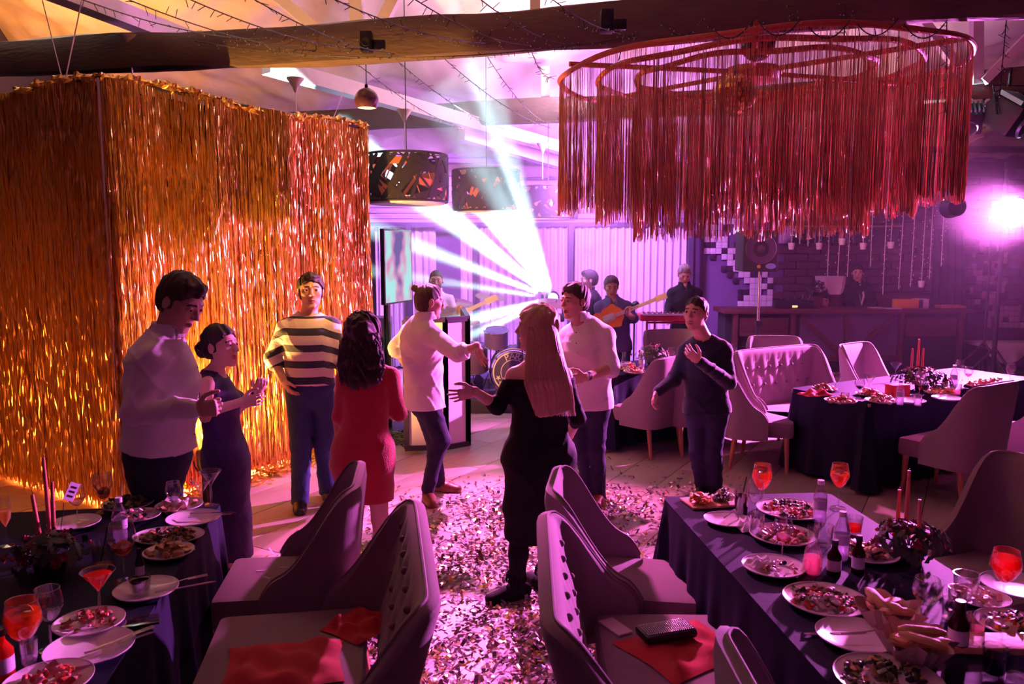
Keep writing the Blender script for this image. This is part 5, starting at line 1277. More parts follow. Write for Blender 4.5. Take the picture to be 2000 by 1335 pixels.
person('dark-haired person with glasses crouched low behind the bar', 12.9, dict(head=(1609, 588, 0), neck=(1611, 608, .02), shR=(1592, 620, 0), shL=(1630, 620, 0), elR=(1585, 655, 0), wrR=(1600, 655, -.2), elL=(1638, 655, 0), wrL=(1620, 655, -.2), hipR=(1602, 680, 0), hipL=(1620, 680, 0), knR=(1600, 690, -.32), knL=(1622, 690, -.32), anR=(1600, 722, -.1), anL=(1622, 722, -.1)),
       face=(-.3, -.93, -.2), style='messy', top=dict(mat=SUIT, hem=.05, sleeve=1.9), bottom=dict(mat=SUIT), res=1.8,
       extra=lambda c: MB().tube([(c['hc'] + c['R'] @ np.array([x, .092 + (.0 if abs(x) < .05 else -.05), .012 + .016 * sgn]) - c['foot']).tolist() for x, sgn in ((-.07, 0), (-.052, 0), (-.045, 1), (-.02, 1), (-.012, 0), (-.02, -1), (-.045, -1), (-.052, 0), (-.012, .3), (.012, .3), (.02, 1), (.045, 1), (.052, 0), (.045, -1), (.02, -1), (.012, 0), (.052, .2), (.07, 0))], .0018, 4).build('glasses', M_black, c['root']))
# ================================================================== THINGS ON THE TABLES
GL = glassmat('clear_glass'); GLV = glassmat('bottle_plastic', (.90, .86, .92), .08)
POR = mat('white_porcelain', (.72, .66, .68), rough=.22, var=.03, coat=.3)
STEEL = mat('cutlery_steel', (.62, .58, .60), rough=.2, metal=1)
L_OR = liquidmat('orange_spritz', (1.0, .22, .015)); L_RED = liquidmat('red_drink', (.85, .06, .03)); L_DK = liquidmat('dark_cola', (.05, .012, .01)); L_PK = liquidmat('pink_drink', (.9, .35, .45)); L_YE = liquidmat('sparkling_wine', (1.0, .62, .22)); L_CL = liquidmat('water', (.75, .7, .8))
CANDLE = mat('terracotta_candle_wax', (.62, .16, .10), rough=.45, sss=.2); WICK = mat('wick', (.02, .02, .02))
LEAF = mat('dark_foliage', (.035, .05, .025), rough=.6, var=.4); BURG = mat('burgundy_petals', (.22, .012, .03), rough=.6, var=.4, scale=30); BERRY = mat('red_berries', (.40, .03, .05), rough=.25)
NAPR = mat('red_napkin_cloth', (.42, .012, .02), rough=.8, bump=.2); NAPW = mat('white_napkin_paper', (.75, .68, .72), rough=.8, bump=.3)
BREAD = mat('bread_crust', (.50, .27, .12), rough=.7, var=.3, scale=20, bump=.3); KRAFT = mat('bread_bag_paper', (.48, .34, .27), rough=.8, bump=.3)
F_GR = mat('salad_green', (.10, .13, .03), rough=.5, var=.4); F_BR = mat('roast_brown', (.30, .12, .05), rough=.5, var=.4); F_RD = mat('tomato_red', (.5, .05, .03), rough=.35); F_YE = mat('cheese_yellow', (.65, .42, .18), rough=.5); F_PK = mat('ham_pink', (.62, .25, .22), rough=.5); F_OR = mat('carrot_orange', (.75, .20, .02), rough=.5); F_DK = mat('dark_olive', (.03, .02, .025), rough=.3); F_WH = mat('cream_white', (.7, .6, .55), rough=.5)
FOODS = [F_GR, F_BR, F_RD, F_YE, F_PK, F_OR, F_DK, F_WH]
TZ = .756
def bowl_prof(h0, h1, rmax, rtop, n=9):
    return [(max(.004, rmax * math.sin(min(PI / 2, (i / (n - 1)) * 1.9)) if i / (n - 1) < .62 else rtop + (rmax - rtop) * math.cos((i / (n - 1) - .62) / .38 * PI / 2)), h0 + (h1 - h0) * (1 - math.cos(i / (n - 1) * PI / 2)) ** .9 if i else h0) for i in range(n)]
PROTO = {}
def wine_glass(loc, label, H=.20, R=.042, liq=None, lv=.5, group='stemmed wine glasses', seg=28):
    key = ('wine', H, R, liq.name if liq else '', lv)
    if key in PROTO: return copy_tree(PROTO[key], loc=loc, label=label, group=group)
    t = thing('wine_glass', label, 'glass', loc, group=group); h0 = H * .46
    bp = bowl_prof(h0, H, R, R * .80)
    MB().lathe([(R * .82, .0), (R * .80, .003), (.012, .006), (.004, .014), (.0035, h0 - .01)], 20).build('stem', GL, t)
    MB().lathe(bp, seg).build('bowl', GL, t)
    q = MB(); q.tube([(R * .80 * math.cos(2 * PI * k / 28), R * .80 * math.sin(2 * PI * k / 28), H) for k in range(28)], .0011, 5, closed=True); q.build('rim', GL, t)
    if liq:
        top = h0 + (H - h0) * lv; pr = []
        for i in range(len(bp) - 1):
            (r0, z0), (r1, z1) = bp[i], bp[i + 1]
            pr.append((r0 * .94, z0 + .002))
            if z1 > top: f = (top - z0) / (z1 - z0); rr_ = r0 + (r1 - r0) * f; pr += [(rr_ * .94, top), (1e-4, top)]; break
        MB().lathe([(1e-4, pr[0][1])] + pr, 22).build('drink', liq, t)
        if liq in (L_OR,):
            q = MB()
            for k in range(3): q.box(-.011, .011, -.011, .011, -.011, .011, M=Matrix.Translation((.016 * math.cos(k * 2.1), .016 * math.sin(k * 2.1), top - .006)) @ Euler((k, k * 2, .3)).to_matrix().to_4x4(), bev=.003)
            q.build('ice', GLV, t); q = MB(); q.lathe([(1e-4, 0), (.030, 0), (.030, .004), (1e-4, .004)], 18, M=Matrix.Translation((.0, .006, top - .012)) @ Euler((1.2, .2, 0)).to_matrix().to_4x4()); q.build('orange_slice', F_OR, t)
    PROTO[key] = t; return t
def martini(loc, label, H=.165, R=.052, liq=None):
    key = ('mart', H, liq.name if liq else '')
    if key in PROTO: return copy_tree(PROTO[key], loc=loc, label=label)
    t = thing('martini_glass', label, 'glass', loc, group='martini glasses')
    MB().lathe([(.034, 0), (.032, .003), (.008, .006), (.004, .012), (.006, .05), (.004, H * .56)], 20).build('stem', GL, t)
    MB().lathe([(.003, H * .56), (R * .5, H * .78), (R, H)], 28).build('bowl', GL, t)
    q = MB(); q.tube([(R * math.cos(2 * PI * k / 28), R * math.sin(2 * PI * k / 28), H) for k in range(28)], .0012, 5, closed=True); q.build('rim', GL, t)
    if liq: MB().lathe([(1e-4, H * .57), (R * .42, H * .765), (R * .80, H * .92), (1e-4, H * .92)], 22).build('drink', liq, t)
    PROTO[key] = t; return t
def tumbler(loc, label, H=.10, R=.036, liq=None, lv=.6, straw=False, name='tumbler', group='tumblers'):
    key = ('tum', H, R, liq.name if liq else '', lv, straw, name)
    if key in PROTO: return copy_tree(PROTO[key], loc=loc, label=label, group=group)
    t = thing(name, label, 'glass', loc, group=group)
    MB().lathe([(1e-4, .0), (R * .82, 0), (R * .84, .004), (R, H), (R * .96, H), (R * .80, .010), (1e-4, .009)], 24).build('glass_wall', GL, t)
    if liq: MB().lathe([(1e-4, .011), (R * .78, .011), (R * (.80 + .12 * lv), H * lv), (1e-4, H * lv)], 20).build('drink', liq, t)
    if straw: q = MB(); q.tube([(-.01, 0, .02), (.022, .004, H + .06)], .003, 6); q.build('straw', M_black, t)
    PROTO[key] = t; return t
def flute(loc, label):
    t = thing('champagne_flute', label, 'glass', loc)
    MB().lathe([(.030, 0), (.028, .003), (.004, .008), (.0035, .08)], 18).build('stem', GL, t); MB().lathe([(.004, .08), (.022, .12), (.026, .16), (.022, .215)], 22).build('bowl', GL, t)
    MB().lathe([(1e-4, .083), (.020, .12), (.0235, .155), (1e-4, .155)], 18).build('drink', L_YE, t); return t
LBLB = mat('bottle_paper_label', (.55, .50, .62), rough=.7)
def water_bottle(loc, label, H=.20, R=.031):
    if 'wb' in PROTO: return copy_tree(PROTO['wb'], loc=loc, label=label)
    t = thing('water_bottle', label, 'bottle', loc, group='small water bottles')
    MB().lathe([(1e-4, 0), (R * .9, 0), (R, .01), (R, H * .30), (R * .96, H * .33), (R * .96, H * .55), (R, H * .58), (R * .95, H * .66), (R * .42, H * .86), (R * .40, H * .93)], 22).build('body', GLV, t)
    MB().lathe([(1e-4, H), (R * .46, H), (R * .48, H * .985), (R * .48, H * .90), (R * .40, H * .90)], 16).build('cap', NAPW, t)
    MB().lathe([(R * .985, H * .34), (R * .985, H * .54)], 22).build('label', LBLB, t.children[0])
    MB().lathe([(1e-4, .004), (R * .88, .006), (R * .92, H * .50), (1e-4, H * .50)], 18).build('water', L_CL, t)
    PROTO['wb'] = t; return t
def sauce_bottle(loc, label, mt, H=.16, R=.026):
    t = thing('sauce_bottle', label, 'bottle', loc)
    MB().lathe([(1e-4, 0), (R, 0), (R, H * .55), (R * .45, H * .75), (R * .40, H * .88)], 18).build('body', mt, t)
    MB().lathe([(1e-4, H), (R * .48, H), (R * .52, H * .86), (R * .4, H * .86)], 14).build('cap', M_black, t); MB().lathe([(R * 1.01, H * .15), (R * 1.01, H * .45)], 18).build('label', LBLB, t.children[0]); return t
def carafe(loc, label, liq=L_PK, lv=.35):
    t = thing('carafe', label, 'carafe', loc)
    pr = [(.030, 0), (.036, .02), (.036, .07), (.020, .12), (.016, .15), (.024, .19)]
    MB().lathe([(1e-4, 0)] + pr, 24).build('glass_wall', GL, t); MB().lathe([(1e-4, .004), (.028, .004), (.034, .02), (.034, .19 * lv), (1e-4, .19 * lv)], 20).build('drink', liq, t); return t
def plate(loc, label, R=.125, group='white plates', name='plate', rz=0, oval=1.0):
    key = ('pl', R, oval)
    if key in PROTO: return copy_tree(PROTO[key], loc=loc, label=label, group=group, rz=rz)
    t = thing(name, label, 'plate', loc, rz, group)
    MB().lathe([(1e-4, .004), (R * .60, .004), (R * .66, .007), (R * .97, .018), (R, .0205), (R * .985, .016), (R * .62, 0), (1e-4, 0)], 44, sy=oval).build('dish', POR, t)
    q = MB(); q.tube([(R * .985 * math.cos(2 * PI * k / 40), R * .985 * oval * math.sin(2 * PI * k / 40), .0195) for k in range(40)], .0016, 5, closed=True); q.build('rim', POR, t)
    PROTO[key] = t; return t
def food(loc, label, R, cols, n=60, seed=1, h=.028, sz=.012, name='food', oval=1.0):
    rr = random.Random(seed); mb = MB()
    for k in range(n):
        a = rr.random() * 6.28; r = R * math.sqrt(rr.random()); x, y = r * math.cos(a), r * math.sin(a) * oval; z = h * (1 - (r / R) ** 2) * rr.random() + .010
        s = sz * rr.uniform(.6, 1.3); mi = rr.randrange(len(cols)); n0 = len(mb.v)
        kind = rr.random()
        if kind < .5: mb.sphere((0, 0, 0), s, 7, 5, mi, sc=(1, rr.uniform(.5, 1), rr.uniform(.4, .9)))
        elif kind < .8: mb.box(-s, s, -s * .6, s * .6, -s * .3, s * .3, mi, bev=s * .15)
        else: mb.grid(lambda u, v: Vector(((u - .5) * s * 3, (v - .5) * s * 2, s * .5 * math.sin(u * 7) * math.cos(v * 5))), 5, 4, mi)
        M = Matrix.Translation((x, y, z + s * .2)) @ Euler((rr.uniform(-.7, .7), rr.uniform(-.7, .7), rr.random() * 6)).to_matrix().to_4x4()
        for i in range(n0, len(mb.v)): mb.v[i] = tuple(M @ Vector(mb.v[i]))
    o = mb.build(name, [FOODS[c] for c in cols], loc=loc); stuff(o); return tag(o, label, 'food')
def fork(loc, rz, label, z=.0, L=.19):
    t = thing('fork', label, 'fork', loc, rz, group='steel forks'); q = MB()
    q.tube([(0, 0, z + .003), (L * .35, 0, z + .004), (L * .62, 0, z + .008)], [.0048, .0032, .0028], 6, flat=.45); q.build('handle', STEEL, t)
    q = MB(); q.box(L * .62, L * .78, -.010, .010, z + .005, z + .0075, bev=.002)
    for k in range(4): q.box(L * .77, L, -.0095 + k * .0055, -.0070 + k * .0055, z + .005, z + .0072)
    q.build('tines', STEEL, t, smooth=False); return t
def knife(loc, rz, label, z=.0, L=.21):
    t = thing('knife', label, 'knife', loc, rz, group='steel knives'); q = MB()
    q.tube([(0, 0, z + .004), (L * .45, 0, z + .004)], [.006, .0045], 6, flat=.5); q.build('handle', STEEL, t)
    MB().add([(L * .44, -.008, z + .003), (L * .44, .008, z + .003), (L * .9, .009, z + .003), (L, -.004, z + .003), (L * .9, -.008, z + .003), (L * .44, -.008, z + .0055), (L * .44, .008, z + .004), (L * .9, .009, z + .004), (L, -.004, z + .005), (L * .9, -.008, z + .0055)],
             [(4, 3, 2, 1, 0), (5, 6, 7, 8, 9), (0, 1, 6, 5), (1, 2, 7, 6), (2, 3, 8, 7), (3, 4, 9, 8), (4, 0, 5, 9)]).build('blade', STEEL, t, smooth=False); return t
def candle(loc, label, H=.28, r=.0105, lean=(0, 0), m=CANDLE):
    t = thing('taper_candle', label, 'candle', loc, group='tall taper candles')
    lx, ly = lean; MB().tube([(0, 0, 0), (lx * H * .5, ly * H * .5, H * .5), (lx * H, ly * H, H)], [r, r * .92, r * .66], 12).build('wax', m, t)
    MB().tube([(lx * H, ly * H, H - .002), (lx * H + .002, ly * H, H + .010)], .0012, 5).build('wick', WICK, t); return t
def bouquet(loc, label, R=.13, seed=1, n=90, H=.12):
    t = thing('flower_arrangement', label, 'flowers', loc); rr = random.Random(seed)
    MB().lathe([(1e-4, 0), (.05, 0), (.055, .01), (.06, .05), (.045, .06), (1e-4, .055)], 20).build('bowl', M_black, t)
    lf = MB(); fl = MB(); be = MB(); st = MB()
    for k in range(n):
        a = rr.random() * 6.28; el = rr.uniform(.05, 1.4); d = Vector((math.cos(a) * math.cos(el), math.sin(a) * math.cos(el), math.sin(el) * .8)); L_ = R * rr.uniform(.55, 1.15); c = Vector((0, 0, .05)) + Vector((d.x * L_, d.y * L_, d.z * H * 1.1)); c.z = max(c.z, .02)
        u = d.cross(Vector((rr.gauss(0, 1), rr.gauss(0, 1), .5))).normalized(); v = d.cross(u)
        if k % 3 == 0: st.tube([(0, 0, .045), tuple(c)], .0016, 4)
        if k % 7 == 0:
            for r_ in range(3):
                for p in range(6):
                    an = p * 1.05 + r_ * .5; w_ = (u * math.cos(an) + v * math.sin(an)); o_ = c + d * .006 * r_; s = .020 - .004 * r_
                    fl.add([o_, o_ + w_ * s * .7 + d.cross(w_) * s * .45 + d * .006, o_ + w_ * s * 1.2 + d * (.004 + .006 * r_), o_ + w_ * s * .7 - d.cross(w_) * s * .45 + d * .006], [(0, 1, 2, 3)])
        elif k % 4 == 1: be.sphere(tuple(c), .006 + .003 * rr.random(), 7, 5)
        else:
            s = rr.uniform(.018, .040); lf.add([c - u * s, c + v * s * .4 + d * .004, c + u * s * 1.1 + d * .008, c - v * s * .4 + d * .004], [(0, 1, 2, 3)]); lf.add([c, c + (u + v) * s * .8, c + (u + v * .2) * s * 1.6, c + (u - v) * s * .4], [(0, 1, 2, 3)])
    st.build('stems', LEAF, t); stuff(lf.build('leaves', LEAF, t, smooth=False)); stuff(fl.build('petals', BURG, t, smooth=False)); stuff(be.build('berries', BERRY, t)); return t
def napkin(loc, label, m=NAPR, sx=.16, sy=.12, h=.03, rz=0, seed=1, name='napkin'):
    rr = random.Random(seed); a, b_ = rr.random() * 6, rr.random() * 6
    def fn(u, v):
        x, y = (u - .5), (v - .5); e = max(0, 1 - 2 * max(abs(x), abs(y)))
        return Vector((x * sx * (1 + .05 * math.sin(v * 5 + a)) + y * .08 * sx, y * sy * (1 + .07 * math.sin(u * 4 + b_)) - x * .1 * sy, .004 + h * min(1, e * 3) * (.55 + .45 * math.sin(u * 11 + v * 4 + a) * math.cos(v * 9 - u * 3 + b_))))
    o = MB().grid(fn, 26, 22).build(name, m, loc=loc, rot=(0, 0, rz)); return tag(o, label, 'napkin')
def bread_bag(loc, label, seed=1, s=1.0):
    t = thing('bread_basket', label, 'bread basket', loc); rr = random.Random(seed)
    def fn(u, v):
        a = u * 2 * PI; r = (.055 + .045 * v + .012 * math.sin(a * 9 + seed) * v + .006 * math.sin(a * 17)) * s
        return Vector((r * math.cos(a), r * math.sin(a), .002 + .075 * s * v + .012 * math.sin(a * 5 + seed) * v))
    MB().grid(fn, 60, 8, closeu=True).build('paper_bag', KRAFT, t)
    for k in range(7):
        a = rr.random() * 6.28; q = MB(); c = Vector((.03 * math.cos(a * 2), .03 * math.sin(a * 3), .04 + .008 * k)); dv = Vector((math.cos(a), math.sin(a), rr.uniform(-.1, .35))).normalized() * .065 * s
        q.tube([c - dv, c - dv * .6, c + dv * .6, c + dv], [.008, .020 * s, .020 * s, .008], 9, flat=.7); q.build('bread_stick', BREAD, t)
    return t
def card(loc, label, m, sx=.10, sy=.06, rz=0, name='menu_card', h=.004, cat='card'):
    o = MB().box(-sx / 2, sx / 2, -sy / 2, sy / 2, 0, h, bev=.001).build(name, m, loc=loc, rot=(0, 0, rz)); return tag(o, label, cat)
def T(px, py, dz=0): p = G(px, py, TZ); p.z += dz; return p
PH = mat('phone_glass', (.01, .01, .012), rough=.1)
# ---------------- left foreground table
bouquet(T(100, 1118), 'burgundy flower arrangement holding three candles on the left foreground table', .15, 1, 130, .11)
candle(T(85, 1092), 'leftmost tall red candle of the three on the left foreground table', .27, .010, (-.10, 0))
candle(T(98, 1040), 'tallest red candle in the middle of three on the left foreground table', .34, .0095, (-.04, .03))
candle(T(106, 1060), 'right red candle of the three on the left foreground table', .27, .0095, (.03, 0))
def table_card(loc):
    t = thing('table_card', 'tilted pale table card on a stick among the flowers', 'card', loc)
    MB().tube([(0, 0, 0), (.03, 0, .17)], .002, 5).build('stick', M_black, t); m = mat('card_paper', (.72, .66, .8), rough=.7)
    MB().box(-.004, .052, -.001, .001, -.05, .05, M=Matrix.Translation((.055, 0, .24)) @ Euler((0, .5, .9)).to_matrix().to_4x4()).build('card_face', m, t, smooth=False)
    for k in range(3): MB().box(.008, .040, -.0018, -.0011, -.03 + k * .025, -.02 + k * .025, M=Matrix.Translation((.055, 0, .24)) @ Euler((0, .5, .9)).to_matrix().to_4x4()).build('printed_line', M_black, t, smooth=False)
table_card(T(118, 1040)); bpy.data.objects['table_card'].scale = (.8, .8, .8)
wine_glass(T(52, 1318), 'large orange spritz glass nearest the left picture edge', .23, .052, L_OR, .72)
wine_glass(T(100, 1268), 'empty wine glass right of the large orange spritz, left table', .20, .044)
martini(T(196, 1205), 'martini glass of red drink on the left foreground table', .165, .055, L_RED)
wine_glass(T(243, 1136), 'wine glass one-third full of orange drink, middle of the left table', .23, .050, L_OR, .30)
wine_glass(T(341, 1010), 'wine glass of clear water at the back of the left table', .17, .036, L_CL, .20)
martini(T(395, 998), 'empty martini glass at the back right of the left table', .155, .050)
martini(T(413, 985), 'second empty martini glass, taller, by the man in white at the table end', .17, .052)
wine_glass(T(152, 1020), 'wine glass of pale drink behind the table card', .17, .040, L_YE, .35)
wine_glass(T(204, 1000), 'round wine glass with a little orange drink against the tinsel', .19, .046, L_OR, .18)
flute(T(14, 1066), 'champagne flute with golden wine at the left picture edge')
tumbler(T(203, 1105), 'rounded glass with a black straw on the left foreground table', .10, .045, None, .4, True)
water_bottle(T(236, 1060), 'small water bottle behind the orange drink on the left table')
sauce_bottle(T(274, 1130), 'small pepper shaker with a pale top, left foreground table', M_black, .12, .016)
plate(T(176, 1272), 'empty white plate with knife and fork at the front of the left table', .13, oval=1.0)
knife(T(165, 1290, .012), .75, 'knife lying on the empty white plate, left table front', .008); fork(T(182, 1282, .012), .85, 'fork lying beside the knife on the front left plate', .010)
plate(T(286, 1157), 'white plate carrying a small dark cup, left foreground table', .112)
tumbler(T(275, 1163, .012), 'small dark cup of sauce on the white plate, left table', .055, .038, L_DK, .8, name='sauce_cup', group='small cups')
fork(T(300, 1158, .016), .6, 'fork resting on the plate with the dark cup', .004); knife(T(303, 1168, .014), .5, 'knife resting on the plate with the dark cup', .004)
card(T(266, 1217), 'black phone with a pale edge lying on the left table', PH, .07, .14, -1.15, 'phone', .008, 'phone')
card(T(243, 1224, .0), 'pale printed card under the phone, left table', mat('pale_card', (.6, .5, .62)), .03, .12, -1.15)
plate(T(175, 1222), 'dark-rimmed plate of meat near the martini of red drink', .11); food(T(175, 1222), 'grilled meat pieces on the plate by the red martini', .08, [1, 2, 1], 40, 3)
plate(T(330, 1083), 'white plate with golden croquettes, right edge of the left table', .10); food(T(326, 1083), 'golden croquettes on the plate at the left table edge', .072, [1, 3], 26, 4, .03, .020)
plate(T(330, 1052), 'large platter of brown salad in the middle of the left table', .15, oval=.75); food(T(330, 1052), 'brown herb salad heaped on the large platter', .115, [0, 1, 6, 1], 110, 5, .035, .012, oval=.75)
plate(T(378, 1017), 'white plate with cutlery at the far right corner of the left table', .12); fork(T(368, 1020, .012), .25, 'fork on the far corner plate of the left table', .008); knife(T(372, 1012, .012), .1, 'knife on the far corner plate of the left table', .008)
plate(T(350, 992), 'plate of pink and cream cake slices behind the water glass', .11); food(T(345, 992), 'cake and cheese blocks on the rear left plate', .085, [3, 4, 7], 24, 6, .03, .022)
plate(T(270, 1012), 'plate of pink cold cuts near the back of the left table', .10); food(T(270, 1012), 'pink cold cuts with olives at the back of the left table', .08, [4, 6, 7], 40, 7)
plate(T(146, 1026), 'pale plate under the flower twigs, back of the left table', .11)
plate(T(250, 988), 'dark salad plate at the far end of the left table', .12); food(T(250, 988), 'dark leaf salad at the far end of the left table', .10, [0, 6, 0], 70, 8, .04, .015)
plate(T(95, 1338), 'bowl cut by the bottom edge with red food, left corner', .12); food(T(95, 1338), 'red berries in the bowl at the bottom left corner', .08, [2, 4], 40, 9)
sauce_bottle(T(4, 1322), 'bright red bottle at the bottom left corner', L_RED, .15, .035)
tumbler(T(58, 1300), 'clear glass shaker between the two stemmed glasses, bottom left', .085, .026, L_CL, .3)
# ---------------- right foreground table
plate(T(1420, 1020), 'white plate with a used fork at the far left of the right table', .105); fork(T(1412, 1022, .012), .9, 'fork left on the far left plate, right foreground table', .010)
napkin(T(1462, 1033), 'crumpled white napkin beside the far left plate, right table', NAPW, .10, .09, .055, .3, 3)
plate(T(1528, 1050), 'plate of red salad in the middle of the right foreground table', .14); food(T(1528, 1050), 'red and brown salad on the middle plate, right table', .11, [2, 1, 4, 0], 100, 11, .035)
MB_t = MB().box(-.13, .13, -.08, .08, 0, .012, bev=.004); o = MB_t.build('serving_board', BREAD, loc=T(1388, 982), rot=(0, 0, .2)); tag(o, 'wooden serving board of carrot slices at the far left corner, right table', 'board')
food(T(1370, 985, .012), 'orange carrot and pepper slices on the wooden board', .055, [5, 5, 3], 40, 12, .03, .015); food(T(1412, 980, .012), 'dark herbs heaped on the wooden board', .05, [6, 0, 7], 40, 13, .04, .016)
plate(T(1545, 1000), 'large round platter at the far end of the right foreground table', .16); food(T(1545, 1000), 'mixed vegetables on the large far platter, right table', .13, [0, 2, 1, 6], 120, 14, .03)
tumbler(T(1447, 1008), 'tall dark iced drink with a black straw, right table', .13, .034, L_DK, .8, True)
wine_glass(T(1486, 1000), 'orange spritz in a tall wine glass at the far left, right table', .235, .047, L_OR, .70)
wine_glass(T(1474, 1022), 'empty wine glass overlapping the far left orange spritz', .20, .038)
wine_glass(T(1637, 992), 'orange spritz glass standing alone at the far right, right table', .22, .045, L_OR, .62)
water_bottle(T(1600, 1020), 'water bottle between the two far orange drinks'); water_bottle(T(1642, 1092), 'water bottle in the middle of the right foreground table')
carafe(T(1586, 1118), 'slim carafe with a little pink juice, right foreground table')
wine_glass(T(1527, 1092), 'wine glass with pink dregs over the red salad plate', .17, .040, L_PK, .25)
tumbler(T(1608, 1062), 'low clear tumbler behind the pink carafe', .085, .040); tumbler(T(1478, 1045), 'clear tumbler beside the crumpled napkin, right table', .095, .032, L_CL, .3)
plate(T(1510, 1112), 'plate with a crumpled napkin and leftovers, right foreground table', .12); napkin(T(1485, 1108, .012), 'pale folded napkin on the leftovers plate', NAPW, .11, .07, .03, .4, 5); food(T(1520, 1116), 'leftover scraps on the napkin plate', .07, [1, 6, 4, 7], 26, 15)
tumbler(T(1668, 1040), 'low glass holding a red candle, right foreground table', .075, .036, L_RED, .5, name='candle_glass', group='candle glasses')
sauce_bottle(T(1628, 1122), 'dark sauce bottle left of the pair on the right table', L_DK, .14, .026); sauce_bottle(T(1675, 1118), 'dark sauce bottle right of the pair on the right table', L_DK, .15, .024)
plate(T(1700, 1088), 'dark plate of golden pastry behind the sauce bottles', .11); food(T(1690, 1080), 'golden pastry pieces behind the sauce bottles', .08, [3, 1, 6], 50, 16, .04, .016)
plate(T(1612, 1178), 'plate of mixed roast in the middle front of the right table', .145); food(T(1605, 1178), 'mixed roast with cream pieces on the middle front plate', .11, [1, 2, 0, 7, 4], 110, 17, .03)
bread_bag(T(1735, 1225), 'paper basket of bread sticks, the far one on the right table', 1); bread_bag(T(1785, 1290), 'paper basket of bread sticks, the near one on the right table', 5, 1.05)
plate(T(1672, 1248), 'white plate with a lying fork, near front of the right table', .125); fork(T(1640, 1250, .012), .1, 'fork lying on the near front plate, right table', .008)
knife(T(1570, 1240), .05, 'knife lying on the cloth left of the near front plate')
plate(T(1735, 1335), 'plate of olive salad at the bottom edge, right table', .15); food(T(1730, 1335), 'olive and corn salad at the bottom edge, right table', .12, [0, 3, 6, 0], 110, 18, .03)
bouquet(T(1775, 1090), 'dark flower arrangement around three candles on the right foreground table', .15, 3, 120, .10)
candle(T(1752, 1042), 'left terracotta candle of the three on the right foreground table', .20, .0095); candle(T(1768, 1050), 'tallest terracotta candle of the three on the right foreground table', .30, .0100); candle(T(1795, 1098), 'right terracotta candle of the three on the right foreground table', .26, .0092, (-.05, 0))
wine_glass(T(1806, 1228), 'empty wine glass above the bread basket, right table', .175, .046)
tumbler(T(1885, 1172), 'empty lit tumbler right of the dark flowers', .10, .043); tumbler(T(1868, 1192), 'second clear tumbler in front of the dark flowers', .085, .030)
plate(T(1912, 1172), 'square-looking plate of canapes at the right, behind the spritz', .10); food(T(1910, 1172), 'pink canapes on the plate behind the right spritz', .075, [4, 7, 3], 40, 19)
wine_glass(T(1958, 1190), 'large red-orange spritz glass nearest the right picture edge', .215, .050, L_RED, .78)
plate(T(1990, 1150), 'bright pink-lit empty plate at the right picture edge', .13)
o = MB().box(-.17, .17, -.055, .055, 0, .022, bev=.006).build('serving_board', BREAD, loc=T(1925, 1262), rot=(0, 0, -.05)); tag(o, 'long pale wooden board in front of the dark bottle, right table', 'board')
sauce_bottle(T(1870, 1268), 'dark bottle with pale label left of the long board', L_DK, .16, .030)
tumbler(T(1905, 1240), 'small clear glass behind the long pale board', .07, .030, L_PK, .4); tumbler(T(1855, 1205), 'small clear glass by the near bread basket', .07, .028)
plate(T(1975, 1225), 'plate of snacks with a spoon at the right edge', .11); food(T(1975, 1225), 'mixed snacks on the plate at the right edge', .08, [0, 5, 6, 7], 50, 20)
tumbler(T(1940, 1318), 'dark glass at the bottom right corner', .09, .034, L_DK, .7); tumbler(T(1985, 1322), 'clear pink-lit glass at the bottom right corner', .08, .032)
# ---------------- things on the near seats
napkin(Vector((-.84, 2.78, .472)), 'red satin napkin spread on the bench seat, left aisle', NAPR, .42, .34, .05, .3, 7)
napkin(Vector((-.62, 3.10, .472)), 'second red napkin at the back of the left bench seat', NAPR, .25, .22, .05, 1.1, 8)
napkin(Vector((.66, 2.90, .472)), 'dark red scarf lying on the right bench seat', NAPR, .40, .34, .03, .6, 9, 'scarf')
def clutch(loc):
    t = thing('clutch_bag', 'black beaded clutch bag lying on the red scarf', 'bag', loc, .3); MB().box(-.11, .11, -.055, .055, 0, .035, bev=.015).build('bag_body', M_black, t); q = MB()
    for i in range(22):
        for k in range(9): q.sphere((-.095 + i * .009, -.040 + k * .010, .036), .0038, 6, 4)
    stuff(q.build('beads', STEEL, t))
clutch(Vector((.60, 2.95, .505)))
card(Vector((.42, 3.08, .473)), 'pale phone lying on the right bench seat', mat('pale_phone', (.6, .5, .5), rough=.2), .07, .14, .5, 'phone', .008, 'phone')
for k, (x, y) in enumerate([(-1.10, 3.70), (-1.02, 3.62), (-1.15, 3.58), (-1.05, 3.50), (-.96, 3.72), (-1.20, 3.66)]):
    card(Vector((x, y, .472)), 'scrap of paper confetti on the seat of the left wing chair, %s' % ['farthest', 'centre', 'left', 'nearest, orange', 'right', 'outermost'][k], M_c3 if k != 3 else F_OR, .045, .014, k * 1.3, 'confetti_piece', .001, 'confetti')
